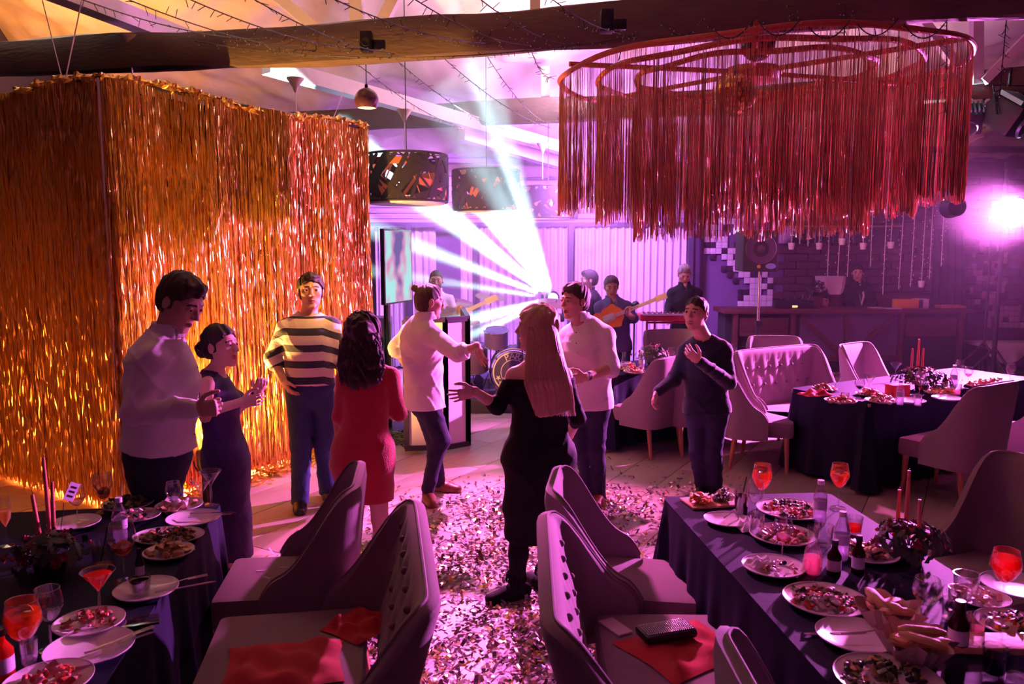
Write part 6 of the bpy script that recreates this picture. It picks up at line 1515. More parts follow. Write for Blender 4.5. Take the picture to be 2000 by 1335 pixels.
# ---------------- middle right table
def mid(px, py): return T(px, py)
bouquet(mid(1800, 762), 'red flower arrangement with three lit-coloured candles, long dark table', .24, 4, 170, .17)
for k, (px, dz, H, wd_) in enumerate([(1778, .08, .26, 'left'), (1790, .10, .33, 'middle, tallest'), (1799, .08, .27, 'right')]): candle(mid(px, 752 + k) + Vector((0, 0, dz)), '%s orange candle on the long dark table' % wd_, H, .012)
napkin(mid(1592, 771), 'red napkin at the left corner of the long dark table', NAPR, .26, .16, .05, .4, 11)
card(mid(1752, 775), 'dark red box on the long dark table', NAPR, .17, .10, .3, 'gift_box', .11, 'box')
wm = [(1632, 765, .17, None, 'empty wine glass by the red napkin, long dark table'), (1678, 778, .17, L_DK, 'wine glass of dark wine, long dark table'), (1795, 778, .23, None, 'tall empty wine glass before the candles'), (1873, 742, .19, None, 'wine glass in front of the dark stand, long dark table'), (1890, 752, .17, L_PK, 'pink-filled wine glass right of centre, long dark table'), (1972, 752, .20, None, 'wine glass nearest the right picture edge, long dark table')]
for px, py, H, lq, lb in wm: wine_glass(mid(px, py), lb, H, .040, lq, .3, seg=16)
martini(mid(1697, 770), 'martini glass before the pink sofa'); martini(mid(1748, 742), 'small martini glass behind the red box')
tumbler(mid(1792, 792), 'clear tumbler at the near edge of the long dark table', .085, .034, L_CL, .6); tumbler(mid(1868, 770), 'whisky tumbler with ice, long dark table', .09, .038, L_PK, .4); tumbler(mid(1650, 785), 'short tumbler among the plates, long dark table', .08, .033)
water_bottle(mid(1862, 755), 'water bottle on the long dark table, right of the flowers'); water_bottle(mid(1757, 790), 'red-capped water bottle, long dark table'); sauce_bottle(mid(1845, 758), 'dark sauce bottle on the long dark table', L_DK, .13, .024)
for k, (px, py, R, cols, lb) in enumerate([(1642, 785, .13, [3, 1, 4, 2], 'canapes'), (1700, 772, .12, [4, 2, 7], 'pink salad'), (1722, 785, .13, [1, 4, 7], 'sliced meat'), (1835, 768, .13, [3, 5, 1], 'golden pastry'), (1915, 755, .13, [3, 4, 2], 'tartlets'), (1945, 750, .12, [4, 7, 2], 'small sandwiches'), (1610, 762, .11, [4, 1], 'fruit slices')]):
    plate(mid(px, py), 'white plate of %s on the long dark table' % lb, R); food(mid(px, py), '%s on a plate, long dark table' % lb, R * .8, cols, 50, 30 + k, .05, .02)
plate(mid(1775, 785), 'empty white plate at the near edge, long dark table', .13); plate(mid(1850, 780), 'empty white plate behind the near wing chair', .12)
# ---------------- rear table
bouquet(T(1275, 714), 'dark red roses on the rear table before the stage', .22, 6, 130, .2)
tumbler(T(1283, 716) + Vector((.05, -.15, 0)), 'glass candle holder glowing orange before the roses', .11, .06, L_OR, .3, name='candle_glass', group='candle glasses')
water_bottle(T(1253, 722), 'water bottle left of the roses, rear table'); carafe(T(1218, 722), 'clear carafe by the man with the watch, rear table', L_CL)
wine_glass(T(1310, 714), 'wine glass right of the roses, rear table', .20, .042, None, seg=14); wine_glass(T(1432, 706), 'wine glass at the far end of the rear table', .20, .04, None, seg=14)
for k, (px, py) in enumerate([(1228, 722), (1240, 728)]): plate(T(px, py), 'plate of leftovers on the rear table, %s' % ('left' if k == 0 else 'right'), .12); food(T(px, py), 'leftovers on the rear table, %s heap' % ('left' if k == 0 else 'right'), .10, [2, 1, 7], 40, 50 + k, .07, .02)
card(T(1460, 708), 'small violet standing card on the rear table', mat('violet_card', (.3, .22, .6)), .10, .02, .1, 'table_card', .15)
# ================================================================== BAR
M_bw = mat('bar_dark_wood', (.09, .025, .022), rough=.5, var=.35, scale=4, bump=.2, stretch=(.6, 4, 4)); M_bp = mat('bar_violet_panel', (.11, .065, .14), rough=.6, var=.15)
M_blk2 = mat('niche_black', (.008, .008, .012), rough=.9)
BD = 12.3
xl, xr = (1420 - 1000) / FPX * BD, (1890 - 1000) / FPX * BD; zt = W(1600, 603, BD).z
bar_t = thing('bar_counter', 'long dark wooden bar counter with a crossed timber front', 'bar counter', ((xl + xr) / 2, BD, 0)); ox = (xl + xr) / 2
MB().box(xl - ox - .06, xr - ox + .06, -.10, .60, zt - .07, zt, bev=.012).build('worktop', M_bw, bar_t)
MB().box(xl - ox, xr - ox, .04, .50, .05, zt - .07).build('body', M_blk2, bar_t, smooth=False)
def bx_(name, px0, px1, py0, py1, y0, y1, m):
    a = W(px0, py1, BD); c = W(px1, py0, BD); return MB().box(a.x - ox, c.x - ox, y0, y1, max(a.z, .02), c.z, bev=.006).build(name, m, bar_t)
bx_('front_panel', 1560, 1755, 612, 705, -.0, .04, M_bp)
for px in (1428, 1540, 1752, 1868): bx_('post', px, px + 13, 612, 712, -.05, .05, M_bw)
bx_('drawer_front', 1443, 1540, 620, 650, -.02, .04, M_bw); bx_('drawer_front', 1768, 1868, 620, 650, -.02, .04, M_bw)
bx_('rail', 1443, 1540, 650, 656, -.04, .05, M_bw); bx_('rail', 1765, 1868, 650, 656, -.04, .05, M_bw); bx_('rail', 1553, 1752, 694, 702, -.04, .05, M_bw)
def btn(name, a, b_):
    mb = MB(); p, q = W(*a, BD), W(*b_, BD); bar(mb, (p.x - ox, -.03, p.z), (q.x - ox, -.03, q.z), .05, .07); mb.build(name, M_bw, bar_t, smooth=False)
btn('crossed_batten', (1650, 697), (1562, 620)); btn('crossed_batten', (1650, 697), (1650, 616)); btn('crossed_batten', (1650, 697), (1742, 620))
# things on the bar
def B(px, py=603): p = W(px, py, BD + .2); return Vector((p.x, BD + .2, zt))
t = thing('espresso_machine', 'low black coffee machine with chrome taps on the bar', 'coffee machine', B(1548)); MB().box(-.28, .28, -.15, .15, 0, .12, bev=.02).build('base', M_black, t)
for k in range(5): MB().tube([(-.22 + k * .11, -.1, .10), (-.22 + k * .11, -.13, .22)], .010, 6).build('chrome_tap', STEEL, t)
MB().box(-.06, .02, -.16, -.15, .02, .05).build('lit_display', mat('lit_display', (.9, .8, .4), emit=(1, .75, .3), estr=2.0), t, smooth=False)
tag(MB().box(-.2, .2, -.1, .1, 0, .14, bev=.01).build('amber_box', mat('amber_card', (.85, .38, .03), rough=.5), loc=B(1772)), 'bright orange-yellow box on the bar', 'box')
tag(MB().box(-.085, .085, -.1, .1, 0, .15, bev=.01).build('white_box', mat('white_card', (.72, .66, .78), rough=.5), loc=B(1797)), 'white box beside the orange box on the bar', 'box')
tag(MB().box(-.20, .20, -.1, .1, 0, .05, bev=.01).build('wooden_tray', BREAD, loc=B(1856)), 'flat wooden tray at the right end of the bar', 'tray')
tag(MB().box(-.1, .1, -.1, .1, 0, .008).build('paper_sheet', NAPW, loc=B(1712)), 'white paper lying on the bar before the barman', 'paper')
tag(MB().box(-.12, .12, -.1, .1, 0, .008).build('paper_sheet', NAPW, loc=B(1730) + Vector((.02, -.14, 0))), 'white paper at the front edge of the bar, right of the barman', 'paper')
# back shelf and white-clothed stand behind the bar
SD = 13.42; a, c = W(1615, 580, SD), W(1815, 572, SD)
tag(MB().box(a.x, c.x, SD - .2, SD + .15, 0, c.z, bev=.01).build('back_counter', M_bw), 'dark back counter standing behind the bar', 'counter')
def drapebox(px0, px1, py0, py1, D):
    a = W(px0, py1, D); c = W(px1, py0, D); wd = c.x - a.x
    def fn(u, v):
        an = u * 2 * PI; r = 1 + .12 * (1 - v) * math.sin(an * 9); 
        return Vector((math.copysign(abs(math.cos(an)) ** .4, math.cos(an)) * wd / 2 * r * (.55 + .45 * v ** .5), math.copysign(abs(math.sin(an)) ** .4, math.sin(an)) * .16 * r, a.z + (c.z - a.z) * v))
    mb = MB().grid(fn, 60, 7, closeu=True); mb.add([fn(k / 60, 1) for k in range(60)], [tuple(range(60))]); mb.add([fn(k / 60, 0) - Vector((0, 0, 0)) for k in range(60)], [tuple(range(60))[::-1]])
    o = mb.build('draped_cloth', NAPW, loc=((a.x + c.x) / 2, D, 0)); tag(o, 'white cloth draped over a box behind the bar', 'cloth')
    tag(MB().box(-.12, .12, -.1, .1, 0, a.z).build('stand', M_bw, loc=((a.x + c.x) / 2, D, 0)), 'dark stand under the white draped cloth', 'stand')
drapebox(1594, 1648, 539, 574, 13.05)
p = W(1592, 575, 12.9); bouquet(Vector((p.x, 12.85, p.z - .02)), 'red flowers in front of the draped cloth behind the bar', .17, 9, 110, .22)
tag(MB().box(-.08, .08, -.08, .08, 0, p.z - .02).build('flower_stand', M_bw, loc=(p.x, 12.85, 0)), 'thin dark stand under the red bar flowers', 'stand')
# mirror on the brick wall with gilt frame
a, c = W(1520, 475, 13.55), W(1760, 443, 13.55)
mt_ = thing('wall_mirror', 'wide shallow gilt-edged mirror above the bar reflecting the fringe', 'mirror', (a.x, 13.6, a.z))
MB().box(0, c.x - a.x, 0, .02, 0, c.z - a.z).build('mirror_glass', mat('mirror_glass', (.85, .85, .88), rough=.02, metal=1, var=.01), mt_, smooth=False)
GILT = mat('gilt_frame', (.9, .55, .25), rough=.3, metal=.8)
MB().box(-.02, c.x - a.x + .02, -.03, .03, c.z - a.z, c.z - a.z + .028).build('frame_top', GILT, mt_, smooth=False); MB().box(-.02, 0, -.03, .03, 0, c.z - a.z).build('frame_side', GILT, mt_, smooth=False)
# hanging garlands with little pots
ORD = 'first second third fourth fifth sixth seventh eighth ninth tenth eleventh twelfth thirteenth fourteenth fifteenth sixteenth seventeenth eighteenth nineteenth'.split()
rr = random.Random(4); POT = mat('pale_pot', (.7, .62, .72), rough=.5)
GX = [(1408, 440, 470, 0), (1530, 448, 470, 0), (1546, 448, 474, 1), (1562, 448, 476, 0), (1578, 448, 480, 0), (1600, 448, 474, 1), (1616, 445, 540, 0), (1636, 445, 545, 0), (1645, 445, 465, 1), (1655, 445, 540, 0), (1686, 445, 474, 1), (1700, 445, 520, 0), (1724, 440, 575, 0), (1740, 440, 472, 1), (1755, 420, 565, 0), (1778, 420, 560, 0), (1800, 415, 548, 1), (1815, 415, 545, 0), (1838, 410, 520, 0)]
for k, (px, y0, y1, pot) in enumerate(GX):
    D = 12.03 + .06 * (k % 2); p1 = W(px, y1, D); p0 = Vector((p1.x, D, 3.42)); t = thing('garland_string', '%s over the bar, %s from the left' % ('fairy light strand ending in a small pot' if pot else 'bare fairy light strand', ORD[k]), 'string lights', p1, group='light strands over the bar')
    h = p0.z - p1.z; MB().tube([(0, 0, 0), (.01 * math.sin(k), 0, h * .5), (0, 0, h)], .006, 4).build('wire', mat('silver_wire', (.7, .55, .75), rough=.4), t)
    q = MB()
    for i in range(int(h / .07)): q.sphere((rr.gauss(0, .018), rr.gauss(0, .018), .04 + i * .07), .010, 5, 4)
    stuff(q.build('led_tips', M_bulb, t))
    if pot: q = MB(); q.lathe([(1e-4, -.10), (.038, -.10), (.050, -.01), (.046, 0), (1e-4, -.005)], 14); q.build('pot', POT, t)
# ================================================================== LOUDSPEAKER ON POLE
D = 9.6; pt = W(1484, 530, D)
t = thing('loudspeaker_stand', 'thin tripod pole carrying the black loudspeaker', 'speaker stand', (pt.x, D, 0))
MB().tube([(0, 0, .35), (0, 0, pt.z)], .017, 10).build('pole', mat('stand_steel', (.35, .3, .4), rough=.3, metal=.8), t)
MB().tube([(0, 0, .08), (0, 0, 1.1)], .022, 10).build('outer_tube', M_black, t); MB().box(-.03, .05, -.03, .03, 1.07, 1.14, bev=.008).build('knob', M_black, t)
for k in range(3): a = k * 2.094 + .4; MB().tube([(0, 0, .55), (.45 * math.cos(a), .45 * math.sin(a), .012)], .012, 6).build('leg', M_black, t)
hw_ = 35 / FPX * D; hh = W(1484, 448, D).z - pt.z
t = thing('loudspeaker', 'black loudspeaker with a round grille and blue badge on a pole', 'speaker', (pt.x, D, pt.z))
MB().box(-hw_, hw_, -.02, .34, 0, hh, bev=.03).build('cabinet', M_blackm, t); Mr = Matrix.Rotation(PI / 2, 4, 'X')
MB().lathe([(.185, 0), (.18, .006), (.165, .002), (.06, -.004), (1e-4, .006)], 36, M=Matrix.Translation((0, -.022, hh * .54)) @ Mr).build('woofer', mat('woofer_rim', (.04, .03, .07), rough=.5), t)
MB().lathe([(1e-4, .004), (.06, .003), (.062, 0)], 24, M=Matrix.Translation((.12, -.024, .065)) @ Mr, sy=.55).build('badge', mat('blue_badge', (.22, .25, .75), rough=.4), t)
MB().lathe([(1e-4, .012), (.020, .010), (.024, 0)], 16, M=Matrix.Translation((-.02, -.024, .06)) @ Mr).build('knob', BREAD, t)
# ================================================================== LIGHT STANDS AND LAMPS (right)
D = 10.1; lp = W(1978, 400, D)
for k, (px, top) in enumerate([(1948, 330), (1927, 470)]):
    q0 = W(px, 600, D + .6 * k); t = thing('light_stand', ['tall black lighting stand at the right carrying the glaring lamp', 'second black lighting stand left of the glaring lamp'][k], 'light stand', (q0.x, D + .6 * k, 0)); tz = W(px, top, D + .6 * k).z
    MB().tube([(0, 0, .1), (0, 0, tz)], .03 if k == 0 else .018, 10).build('mast', M_black, t)
    for i in range(3): a = i * 2.094 + .9; MB().tube([(0, 0, .75), (.65 * math.cos(a), .65 * math.sin(a), .015)], .015, 6).build('leg', M_black, t)
    if k == 0: MB().tube([(0, 0, tz - .1), (.35, 0, tz - .15)], .018, 8).build('arm', M_black, t)
par_can((lp.x + .05, D - .03, lp.z), (0.2, 4.6, .8), 'glaring white-violet stage lamp on the tall stand at right', (1, .75, 1), 30, r=.09, L=.24)
p = W(1855, 405, 8.88); q = thing('honeycomb_lamp', 'dark lamp with a round honeycomb grille hanging right of the chandelier', 'light', p)
MB().lathe([(.001, .16), (.10, .15), (.12, 0), (.11, 0)], 20, M=Mr).build('housing', M_black, q); hc_ = MB()
for i in range(-4, 5):
    for k in range(-4, 5):
        x, z = i * .024 + (.012 if k % 2 else 0), k * .021
        if x * x + z * z < .011: hc_.tube([(x + .010 * math.cos(a * PI / 3), -.002, z + .010 * math.sin(a * PI / 3)) for a in range(6)], .0018, 4, closed=True)
stuff(hc_.build('honeycomb', mat('grille_violet', (.55, .35, .65), rough=.4), q)); MB().tube([(0, .06, .1), (0, .06, 1.28)], .012, 6).build('hanger', M_black, q)
def hung(px, py, D, label, s, ry):
    p = W(px, py, D); t = thing('hung_light', label, 'light', p)
    M = Euler((.6, 0, ry)).to_matrix().to_4x4()
    MB().box(-.13 * s, .13 * s, -.17 * s, .17 * s, -.14 * s, .14 * s, M=M, bev=.03 * s).build('housing', M_black, t); q = MB()
    for k in range(6): q.box(-.12 * s + k * .046 * s, -.10 * s + k * .046 * s, -.12 * s, .12 * s, .14 * s, .18 * s, M=M)
    q.build('cooling_fins', mat('fin_metal', (.25, .42, .45), rough=.3, metal=.6), t, smooth=False); MB().lathe([(.09 * s, 0), (.10 * s, .02), (.085 * s, .04)], 18, M=M @ Matrix.Translation((-.02, -.20 * s, -.02)) @ Mr).build('lens_ring', mat('lens_ring', (.4, .6, .65), rough=.2, metal=.8), t)
    MB().tube([tuple(M @ Vector((-.16 * s, 0, 0))), (-.15 * s, 0, .26 * s), (.15 * s, 0, .26 * s), tuple(M @ Vector((.16 * s, 0, 0)))], .010, 6).build('yoke', M_black, t); MB().tube([(0, 0, .26 * s), (0, 0, .42 * s)], .016, 6).build('clamp', M_black, t)
hung(1968, 225, 8.55, 'large black stage light hanging from the second log at right', 1.15, .5); hung(1895, 232, 8.8, 'smaller stage light hanging left of the large one', .85, -.4)
cordthing('cord', [W(1925, 200, 8.7), W(1880, 262, 8.9), W(1835, 318, 9.2)], .006, M_cord, 'pale strap slanting down from the second log at right')
for k, (a, b_) in enumerate([((1893, 265), (1925, 248)), ((1890, 280), (1920, 266))]): cordthing('ribbon', [W(*a, 8.9), W((a[0] + b_[0]) / 2, (a[1] + b_[1]) / 2 - 1, 8.9), W(*b_, 8.9)], .009, M_cord, 'short pale ribbon below the hung stage lights, %s one' % ('upper' if k == 0 else 'lower'), 'ribbon')
# black masking drape between bar and right mosaic
def bd():
    a = W(1812, 690, 13.0); c = W(1905, 450, 13.0); wd = c.x - a.x
    o = MB().grid(lambda u, v: Vector((u * wd * (1 - .25 * v), .05 * math.sin(u * 28), .02 + (c.z) * v)), 40, 6).build('black_drape', mat('black_drape', (.006, .006, .010), rough=.95), loc=(a.x, 13.0, 0)); tag(o, 'black masking drape right of the bar', 'curtain')
bd()
# small table with pink cloth at the right
p = W(1935, 668, 12.4); t = thing('side_table', 'small table with a pale cloth below the light stands, right', 'table', (p.x + .5, 12.35, 0))
MB().box(-.75, .75, -.35, .35, p.z - .05, p.z, bev=.01).build('tabletop', NAPW, t)
MB().grid(lambda u, v: Vector((-.75 + 1.5 * u, -.355 - .02 * math.sin(u * 30) * (1 - v), p.z - .28 * (1 - v) * (.6 + .4 * math.sin(u * 9)))), 40, 5).build('hanging_cloth', NAPW, t)
for sx in (-.65, .65): MB().tube([(sx, 0, 0), (sx, 0, p.z - .05)], .02, 6).build('leg', M_black, t)
# ================================================================== WALL SCREEN, DJ FACADE, TRUSS POLE (left of stage)
scr, nt, bb = newmat('screen_picture'); N = nt.nodes; L = nt.links
tc = N.new('ShaderNodeTexCoord'); nz = N.new('ShaderNodeTexNoise'); nz.inputs['Scale'].default_value = 2.2; L.new(tc.outputs['Object'], nz.inputs['Vector']); cr = N.new('ShaderNodeValToRGB')
cr.color_ramp.elements[0].position = .38; cr.color_ramp.elements[0].color = (.18, .12, .40, 1); cr.color_ramp.elements[1].position = .55; cr.color_ramp.elements[1].color = (.45, .85, .85, 1); e = cr.color_ramp.elements.new(.47); e.color = (.75, .35, .60, 1)
L.new(nz.outputs['Fac'], cr.inputs[0]); em = N.new('ShaderNodeEmission'); em.inputs[1].default_value = 1.7; L.new(cr.outputs[0], em.inputs[0]); L.new(em.outputs[0], N['Material Output'].inputs['Surface'])
A = W(754, 592, 8.5); Bt = W(754, 450, 8.5); A2 = W(804, 576, 9.15); ang_ = math.atan2(A2.y - A.y, A2.x - A.x); wd = math.hypot(A2.x - A.x, A2.y - A.y); hg = Bt.z - A.z
t = thing('wall_screen', 'upright television screen showing pale blurred colours on a black pole', 'screen', (A.x, A.y, 0), ang_)
MB().box(-.02, wd + .02, .0, .05, A.z - .02, A.z + hg + .02, bev=.006).build('bezel', M_black, t); MB().box(0, wd, -.004, .001, A.z, A.z + hg).build('picture', scr, t, smooth=False)
MB().tube([(wd * .3, .09, .02), (wd * .3, .09, A.z + hg * .6)], .035, 10).build('pole', M_black, t); MB().tube([(wd * .3 + .09, .09, .02), (wd * .3 + .09, .09, A.z + .1)], .008, 6).build('cable', M_cord, t); MB().box(wd * .3 - .3, wd * .3 + .3, -.25, .35, 0, .03).build('foot_plate', M_black, t)
M_fac = mat('white_facade_panel', (.72, .64, .74), rough=.55, var=.04); M_fr2 = mat('facade_frame', (.02, .015, .03), rough=.4)
t = thing('dj_facade', 'white folding facade with black frame behind the man with the top knot', 'screen panel', (0, 0, 0))
def panel(p0, p1, zt0, zt1):
    p0 = Vector((p0.x, p0.y, 0)); p1 = Vector((p1.x, p1.y, 0)); d = (p1 - p0); ln = d.length; d.normalize(); n_ = Vector((-d.y, d.x, 0)) * .02
    q = MB(); P_ = [p0 + Vector((0, 0, .06)), p1 + Vector((0, 0, .06)), p1 + Vector((0, 0, zt1)), p0 + Vector((0, 0, zt0))]; q.add([a - n_ * .2 for a in P_] + [a + n_ * .2 for a in P_], [(0, 1, 2, 3), (7, 6, 5, 4), (0, 4, 5, 1), (2, 6, 7, 3), (1, 5, 6, 2), (0, 3, 7, 4)]); q.build('panel', M_fac, t, smooth=False)
    for a, b_ in ((P_[0], P_[1]), (P_[1], P_[2]), (P_[2], P_[3]), (P_[3], P_[0])): q = MB(); bar(q, a, b_, .05, .05); q.build('frame_bar', M_fr2, t, smooth=False)
f0, f1, f2, f3 = G(795, 886), G(872, 884), G(915, 876), G(905, 830)
panel(f0, f1, 1.32, 1.32); panel(f1, f2, 1.32, 1.32); panel(f2, f3, 1.32, 1.32)
# lit tall lantern and cables at its foot
ln0 = G(812, 872); t = thing('floor_lantern', 'cyan-lit slim floor lantern with a wooden frame before the white facade', 'lamp', (ln0.x, ln0.y - .14, 0))
MB().box(-.06, .06, -.03, .03, .22, .95).build('lit_panel', mat('cyan_lit_panel', (.6, .9, 1), emit=(.45, .85, 1.0), estr=.9), t, smooth=False)
for sx in (-.075, 0, .075): MB().box(sx - .008, sx + .008, -.045, -.030, 0, 1.0).build('frame_post', BREAD, t, smooth=False)
MB().box(-.085, .085, -.045, .04, .0, .21).build('lower_panel', BREAD, t, smooth=False)
q = MB(); rr = random.Random(2)
for k in range(14):
    c = G(768 + rr.uniform(-14, 22), 862 + rr.uniform(-14, 10)); q.tube([(c.x + .14 * math.cos(a * .6 + k) * rr.uniform(.6, 1), c.y + .10 * math.sin(a * .6 + k), .012 + .05 * abs(math.sin(a + k))) for a in range(10)], .007, 5)
tag(q.build('cable_heap', M_wire), 'heap of black cables on the floor behind the red dress', 'cables')
# ================================================================== BAND GEAR
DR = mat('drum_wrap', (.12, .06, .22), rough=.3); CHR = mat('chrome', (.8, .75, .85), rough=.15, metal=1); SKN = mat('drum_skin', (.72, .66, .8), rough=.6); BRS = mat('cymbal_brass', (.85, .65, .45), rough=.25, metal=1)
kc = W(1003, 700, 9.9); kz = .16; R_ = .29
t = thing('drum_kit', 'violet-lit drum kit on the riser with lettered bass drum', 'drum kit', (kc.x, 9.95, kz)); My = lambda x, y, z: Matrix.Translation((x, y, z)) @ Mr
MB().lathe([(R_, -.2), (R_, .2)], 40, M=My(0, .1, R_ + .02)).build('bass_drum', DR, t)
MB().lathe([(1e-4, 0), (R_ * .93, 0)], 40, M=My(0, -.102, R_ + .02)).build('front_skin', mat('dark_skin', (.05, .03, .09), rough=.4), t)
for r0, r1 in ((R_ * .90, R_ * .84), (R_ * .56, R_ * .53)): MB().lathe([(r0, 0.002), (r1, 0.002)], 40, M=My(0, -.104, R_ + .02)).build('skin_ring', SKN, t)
for y in (-.11, .3): MB().tube([(R_ * 1.02 * math.cos(2 * PI * k / 36), y, R_ + .02 + R_ * 1.02 * math.sin(2 * PI * k / 36)) for k in range(36)], .014, 6, closed=True).build('hoop', CHR, t)
def letters(s, r, a0, da, parent, cx, cy, cz, size):
    for i, ch in enumerate(s):
        if ch == ' ': continue
        a = a0 - i * da
        if ch == '*':
            q = MB(); pts = [(size * .5 * (1 if k % 2 == 0 else .42) * math.cos(PI / 2 + k * PI / 5), 0, size * .5 * (1 if k % 2 == 0 else .42) * math.sin(PI / 2 + k * PI / 5)) for k in range(10)]; q.add(pts, [tuple(range(10))]); o = q.build('star', SKN, parent, smooth=False)
        else:
            cu = bpy.data.curves.new('letter', 'FONT'); cu.body = ch; cu.size = size; cu.extrude = .001; cu.align_x = 'CENTER'; cu.align_y = 'CENTER'
            tmp = bpy.data.objects.new('tmp', cu); C.objects.link(tmp); dg = bpy.context.evaluated_depsgraph_get(); me = bpy.data.meshes.new_from_object(tmp.evaluated_get(dg)); bpy.data.objects.remove(tmp); bpy.data.curves.remove(cu)
            me.transform(Matrix.Rotation(PI / 2, 4, 'X')); me.materials.clear(); me.materials.append(SKN); o = bpy.data.objects.new('letter', me); C.objects.link(o); o.parent = parent
        o.location = (cx + r * math.cos(a), cy, cz + r * math.sin(a)); o.rotation_euler = (0, -(a - PI / 2), 0)
fs_ = [c_ for c_ in t.children if c_.name.startswith('front_skin')][0]
letters('PARA', R_ * .70, PI / 2 + .42, .34, fs_, 0, -.108, R_ + .02, .115)
letters('***', R_ * .70, PI + .35, -.36, fs_, 0, -.108, R_ + .02, .075)
for x, y, z, r, h in ((-.22, .1, .72, .15, .2), (.20, .1, .72, .16, .2), (-.52, .2, .45, .19, .3), (.55, .3, .40, .20, .36)):
    MB().lathe([(1e-4, h / 2), (r, h / 2), (r, -h / 2), (1e-4, -h / 2)], 26, M=Matrix.Translation((x, y, z)) @ Euler((.25, 0, 0)).to_matrix().to_4x4()).build('tom', DR, t)
    q = MB()
    for zz in (-h / 2, h / 2): q.tube([tuple(Matrix.Translation((x, y, z)) @ Euler((.25, 0, 0)).to_matrix().to_4x4() @ Vector((r * 1.03 * math.cos(2 * PI * k / 26), r * 1.03 * math.sin(2 * PI * k / 26), zz))) for k in range(26)], .009, 6, closed=True)
    q.build('tom_hoops', CHR, t); MB().tube([(x, y + .02, .0), (x, y + .02, z - h / 2)], .010, 6).build('tom_post', CHR, t)
for x, y, z, r in ((-.62, .0, .95, .20), (-.75, .35, 1.15, .23), (.55, .25, 1.15, .24), (-.30, .45, 1.22, .2)):
    MB().lathe([(1e-4, .015), (.03, .012), (r, 0), (r * .99, -.003)], 28, M=Matrix.Translation((x, y, z)) @ Euler((.2, .12, 0)).to_matrix().to_4x4()).build('cymbal', BRS, t)
    MB().tube([(x, y, 0), (x, y, z + .04)], .009, 6).build('cymbal_post', CHR, t)
    for k in range(3): a = k * 2.094; MB().tube([(x, y, .28), (x + .22 * math.cos(a), y + .22 * math.sin(a), .01)], .007, 5).build('tripod_leg', CHR, t)
# stage monitors, front dark bench
def wedge(p, rz, label, s=1.0):
    t = thing('floor_monitor', label, 'speaker', (p.x, p.y, 0), rz); w2 = .28 * s; pr = [(-.2, 0), (.22, 0), (.22, .16), (-.02, .36), (-.2, .30)]
    vs = [(x * 1.0, a * s, b_ * s) for x in (-w2, w2) for a, b_ in pr]; MB().add(vs, [(4, 3, 2, 1, 0), (5, 6, 7, 8, 9)] + [(i, (i + 1) % 5, (i + 1) % 5 + 5, i + 5) for i in range(5)]).build('cabinet', mat('monitor_violet_black', (.04, .03, .09), rough=.6), t, smooth=False)
    MB().lathe([(.11, 0), (.09, .01), (1e-4, -.005)], 22, M=Matrix.Translation((0, -.21 * s, .15 * s)) @ Mr).build('driver', M_blackm, t)
p = G(968, 775); wedge(Vector((p.x, p.y, 0)), .5, 'wedge floor monitor before the drums, turned towards the dancers', 1.0)
p = G(935, 768); tag(MB().box(-.30, .25, -.15, .15, 0, .22, bev=.01).build('flight_case', mat('case_violet', (.06, .04, .14), rough=.5), loc=(p.x, p.y + .15, 0)), 'low dark flight case left of the floor monitor', 'case')
p = G(745, 700); 
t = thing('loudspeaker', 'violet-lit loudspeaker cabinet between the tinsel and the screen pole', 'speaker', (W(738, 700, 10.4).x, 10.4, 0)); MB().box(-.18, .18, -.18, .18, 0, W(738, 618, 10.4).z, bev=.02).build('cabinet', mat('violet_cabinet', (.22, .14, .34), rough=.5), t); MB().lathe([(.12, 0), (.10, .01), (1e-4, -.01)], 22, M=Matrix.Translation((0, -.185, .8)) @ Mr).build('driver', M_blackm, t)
# moving head that throws the beams
t = thing('moving_head', 'moving head lamp behind the dancers throwing the white beams', 'light', (BEAM_SRC.x, BEAM_SRC.y + .12, 0)); z0 = BEAM_SRC.z
MB().box(-.16, .16, -.16, .16, .98, 1.08, bev=.02).build('base', M_black, t); MB().box(-.05, .05, -.05, .05, 0, .98).build('stand', M_black, t, smooth=False)
for sx in (-1, 1): MB().box(sx * .15 - .02, sx * .15 + .02, -.05, .05, 1.06, z0 + .05, bev=.01).build('yoke_arm', M_black, t)
MB().sphere((0, .06, z0), .10, 18, 12).build('head', M_black, t); MB().lathe([(1e-4, 0), (.07, 0)], 20, M=Matrix.Translation((0, -.07, z0)) @ Mr).build('lens', mat('beam_lens', (.9, 1, 1), emit=(.8, 1, 1), estr=10), t)
# small bright lamp between bassist and keyboard
p = W(1240, 594, 10.4); t = thing('stage_spot', 'small bright star-like lamp by the orange guitar headstock', 'light', (p.x, p.y, p.z)); MB().sphere((0, 0, 0), .03, 12, 8).build('bulb', mat('bright_bulb', (1, 1, 1), emit=(1, .8, 1), estr=25), t); MB().lathe([(.045, .02), (.05, .06), (.02, .10), (1e-4, .10)], 16, M=Mr).build('housing', M_black, t); MB().tube([(0, .03, -p.z), (0, .03, -.03)], .012, 6).build('stand', M_black, t)
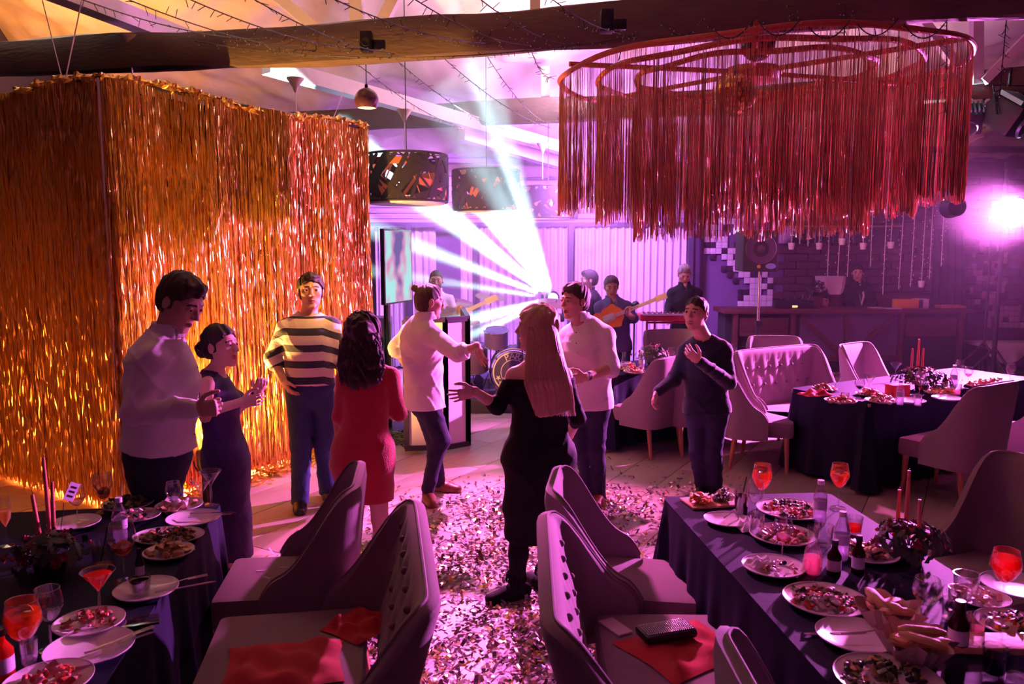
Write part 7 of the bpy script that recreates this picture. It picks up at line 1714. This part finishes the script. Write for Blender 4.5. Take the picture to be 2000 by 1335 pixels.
# guitars
def guitar(loc, neck_dir, label, m, face, s=1.0):
    t = thing('electric_guitar', label, 'guitar', loc); d = _n(neck_dir); f = _n(face); f = _n(f - d * float(f @ d)); u = np.cross(f, d); M = Matrix(np.stack([d, u, f], 1).tolist()).to_4x4()
    n = 48; out = []
    for k in range(n):
        a = 2 * PI * k / n; r = .155 + .028 * math.cos(2 * a) - .030 * math.exp(-((a - PI * .62) / .22) ** 2) - .030 * math.exp(-((a - PI * 1.38) / .22) ** 2) + .035 * math.exp(-((a - PI * .30) / .2) ** 2) + .035 * math.exp(-((a - PI * 1.70) / .2) ** 2)
        out.append((r * math.cos(a) * 1.15 * s, r * math.sin(a) * s))
    mb = MB(); mb.add([M @ Vector((x, y, .02 * s)) for x, y in out] + [M @ Vector((x, y, -.02 * s)) for x, y in out], [tuple(range(n)), tuple(range(2 * n - 1, n - 1, -1))] + [(k, (k + 1) % n, (k + 1) % n + n, k + n) for k in range(n)]); mb.build('guitar_body', m, t)
    q = MB(); q.box(.10 * s, .62 * s, -.022 * s, .022 * s, .018 * s, .040 * s, M=M, bev=.004); q.build('guitar_neck', mat('maple_neck', (.75, .6, .62), rough=.4), t); MB().box(.61 * s, .76 * s, -.040 * s, .035 * s, .018 * s, .034 * s, M=M, bev=.006).build('headstock', mat('maple_neck', ()), t)
    MB().box(-.05 * s, .09 * s, -.045 * s, .045 * s, .020 * s, .026 * s, M=M, bev=.004).build('pickguard', SKN, t)
    q = MB()
    for k in range(5): q.tube([tuple(M @ Vector((-.08 * s, (k - 2) * .008, .030 * s))), tuple(M @ Vector((.62 * s, (k - 2) * .008, .044 * s)))], .0012, 4)
    q.build('strings', STEEL, t)
guitar(W(858, 632, 9.92), (.90, .02, .42), 'pale electric guitar held by the bearded guitarist', mat('pale_guitar', (.75, .6, .70), rough=.25), (0, -1, .1), 1.05)
guitar(W(1186, 622, 9.62), (.92, -.05, .38), 'orange electric guitar held by the guitarist in the violet shirt', mat('orange_guitar', (.95, .28, .03), rough=.25), (0, -1, .1), 1.0)
# red keyboard on red stand
RK = mat('red_lacquer', (.75, .02, .06), rough=.3); kl = W(1250, 622, 10.3); kr = W(1370, 622, 10.3)
t = thing('stage_keyboard', 'long red stage keyboard in front of the grey-haired player', 'keyboard', (kl.x, 10.3, kl.z)); wd = kr.x - kl.x
MB().box(0, wd, -.05, .30, -.03, .06, bev=.012).build('case', RK, t); q = MB(); q2 = MB()
for k in range(38): q.box(.03 + k * (wd - .06) / 38, .03 + (k + .88) * (wd - .06) / 38, -.075, .08, .045, .066)
for k in range(38):
    if k % 7 not in (2, 6): q2.box(.03 + (k + .65) * (wd - .06) / 38, .03 + (k + 1.15) * (wd - .06) / 38, -.0, .08, .064, .078)
stuff(q.build('white_keys', SKN, t, smooth=False)); stuff(q2.build('black_keys', M_black, t, smooth=False)); q = MB()
for k in range(12): q.lathe([(1e-4, .02), (.010, .02), (.010, 0)], 8, at=(.08 + k * (wd - .16) / 11, .2, .06))
stuff(q.build('control_knobs', CHR, t))
k2 = W(1282, 640, 10.3); t = thing('keyboard_stand', 'red metal stand with a lower bar carrying the stage keyboard', 'keyboard stand', (kl.x, 10.35, 0)); zz = kl.z - .035
for x in (.10, .20, wd - .12): MB().tube([(x, 0, .01), (x, 0, zz)], .014, 8).build('upright', RK, t)
MB().tube([(.10, 0, zz - .02), (wd, 0, zz - .02)], .014, 8).build('top_bar', RK, t); MB().tube([(.2, -.02, zz - .12), (wd, -.02, zz - .12)], .016, 8).build('lower_bar', RK, t)
for x in (.10, wd - .12): MB().tube([(x, -.25, .015), (x, .25, .015)], .014, 8).build('foot', RK, t)
# microphone stands
for k, (px, py, D) in enumerate([(1020, 640, 9.4), (905, 600, 10.0), (1133, 560, 10.4)]):
    p = W(px, py, D); t = thing('microphone_stand', ['microphone stand over the drum kit', 'microphone stand right of the bearded guitarist', 'microphone stand before the dark-jacketed musician'][k], 'microphone', (p.x, D, 0)); MB().tube([(0, 0, .02), (0, 0, p.z)], .009, 6).build('pole', CHR, t); MB().lathe([(1e-4, 0), (.12, 0), (.11, .015), (1e-4, .02)], 18).build('base', M_black, t)
    MB().tube([(0, 0, p.z), (-.03, -.12, p.z + .03)], .013, 8).build('microphone', M_black, t)
# wash lamps on the ceiling side that light the scene, as fixtures
for nm, loc, tg, col in (('violet', (1.2, 10.2, 3.42), (.6, 13, 1.2), (.7, .3, 1)), ('magenta', (5.1, 8.78, 3.45), (0, 4.6, 0), (1, .2, .6))):
    par_can(loc, tg, '%s wash lamp hung under the second log' % nm, col, 3, r=.09, name='hung_light', L=.2)
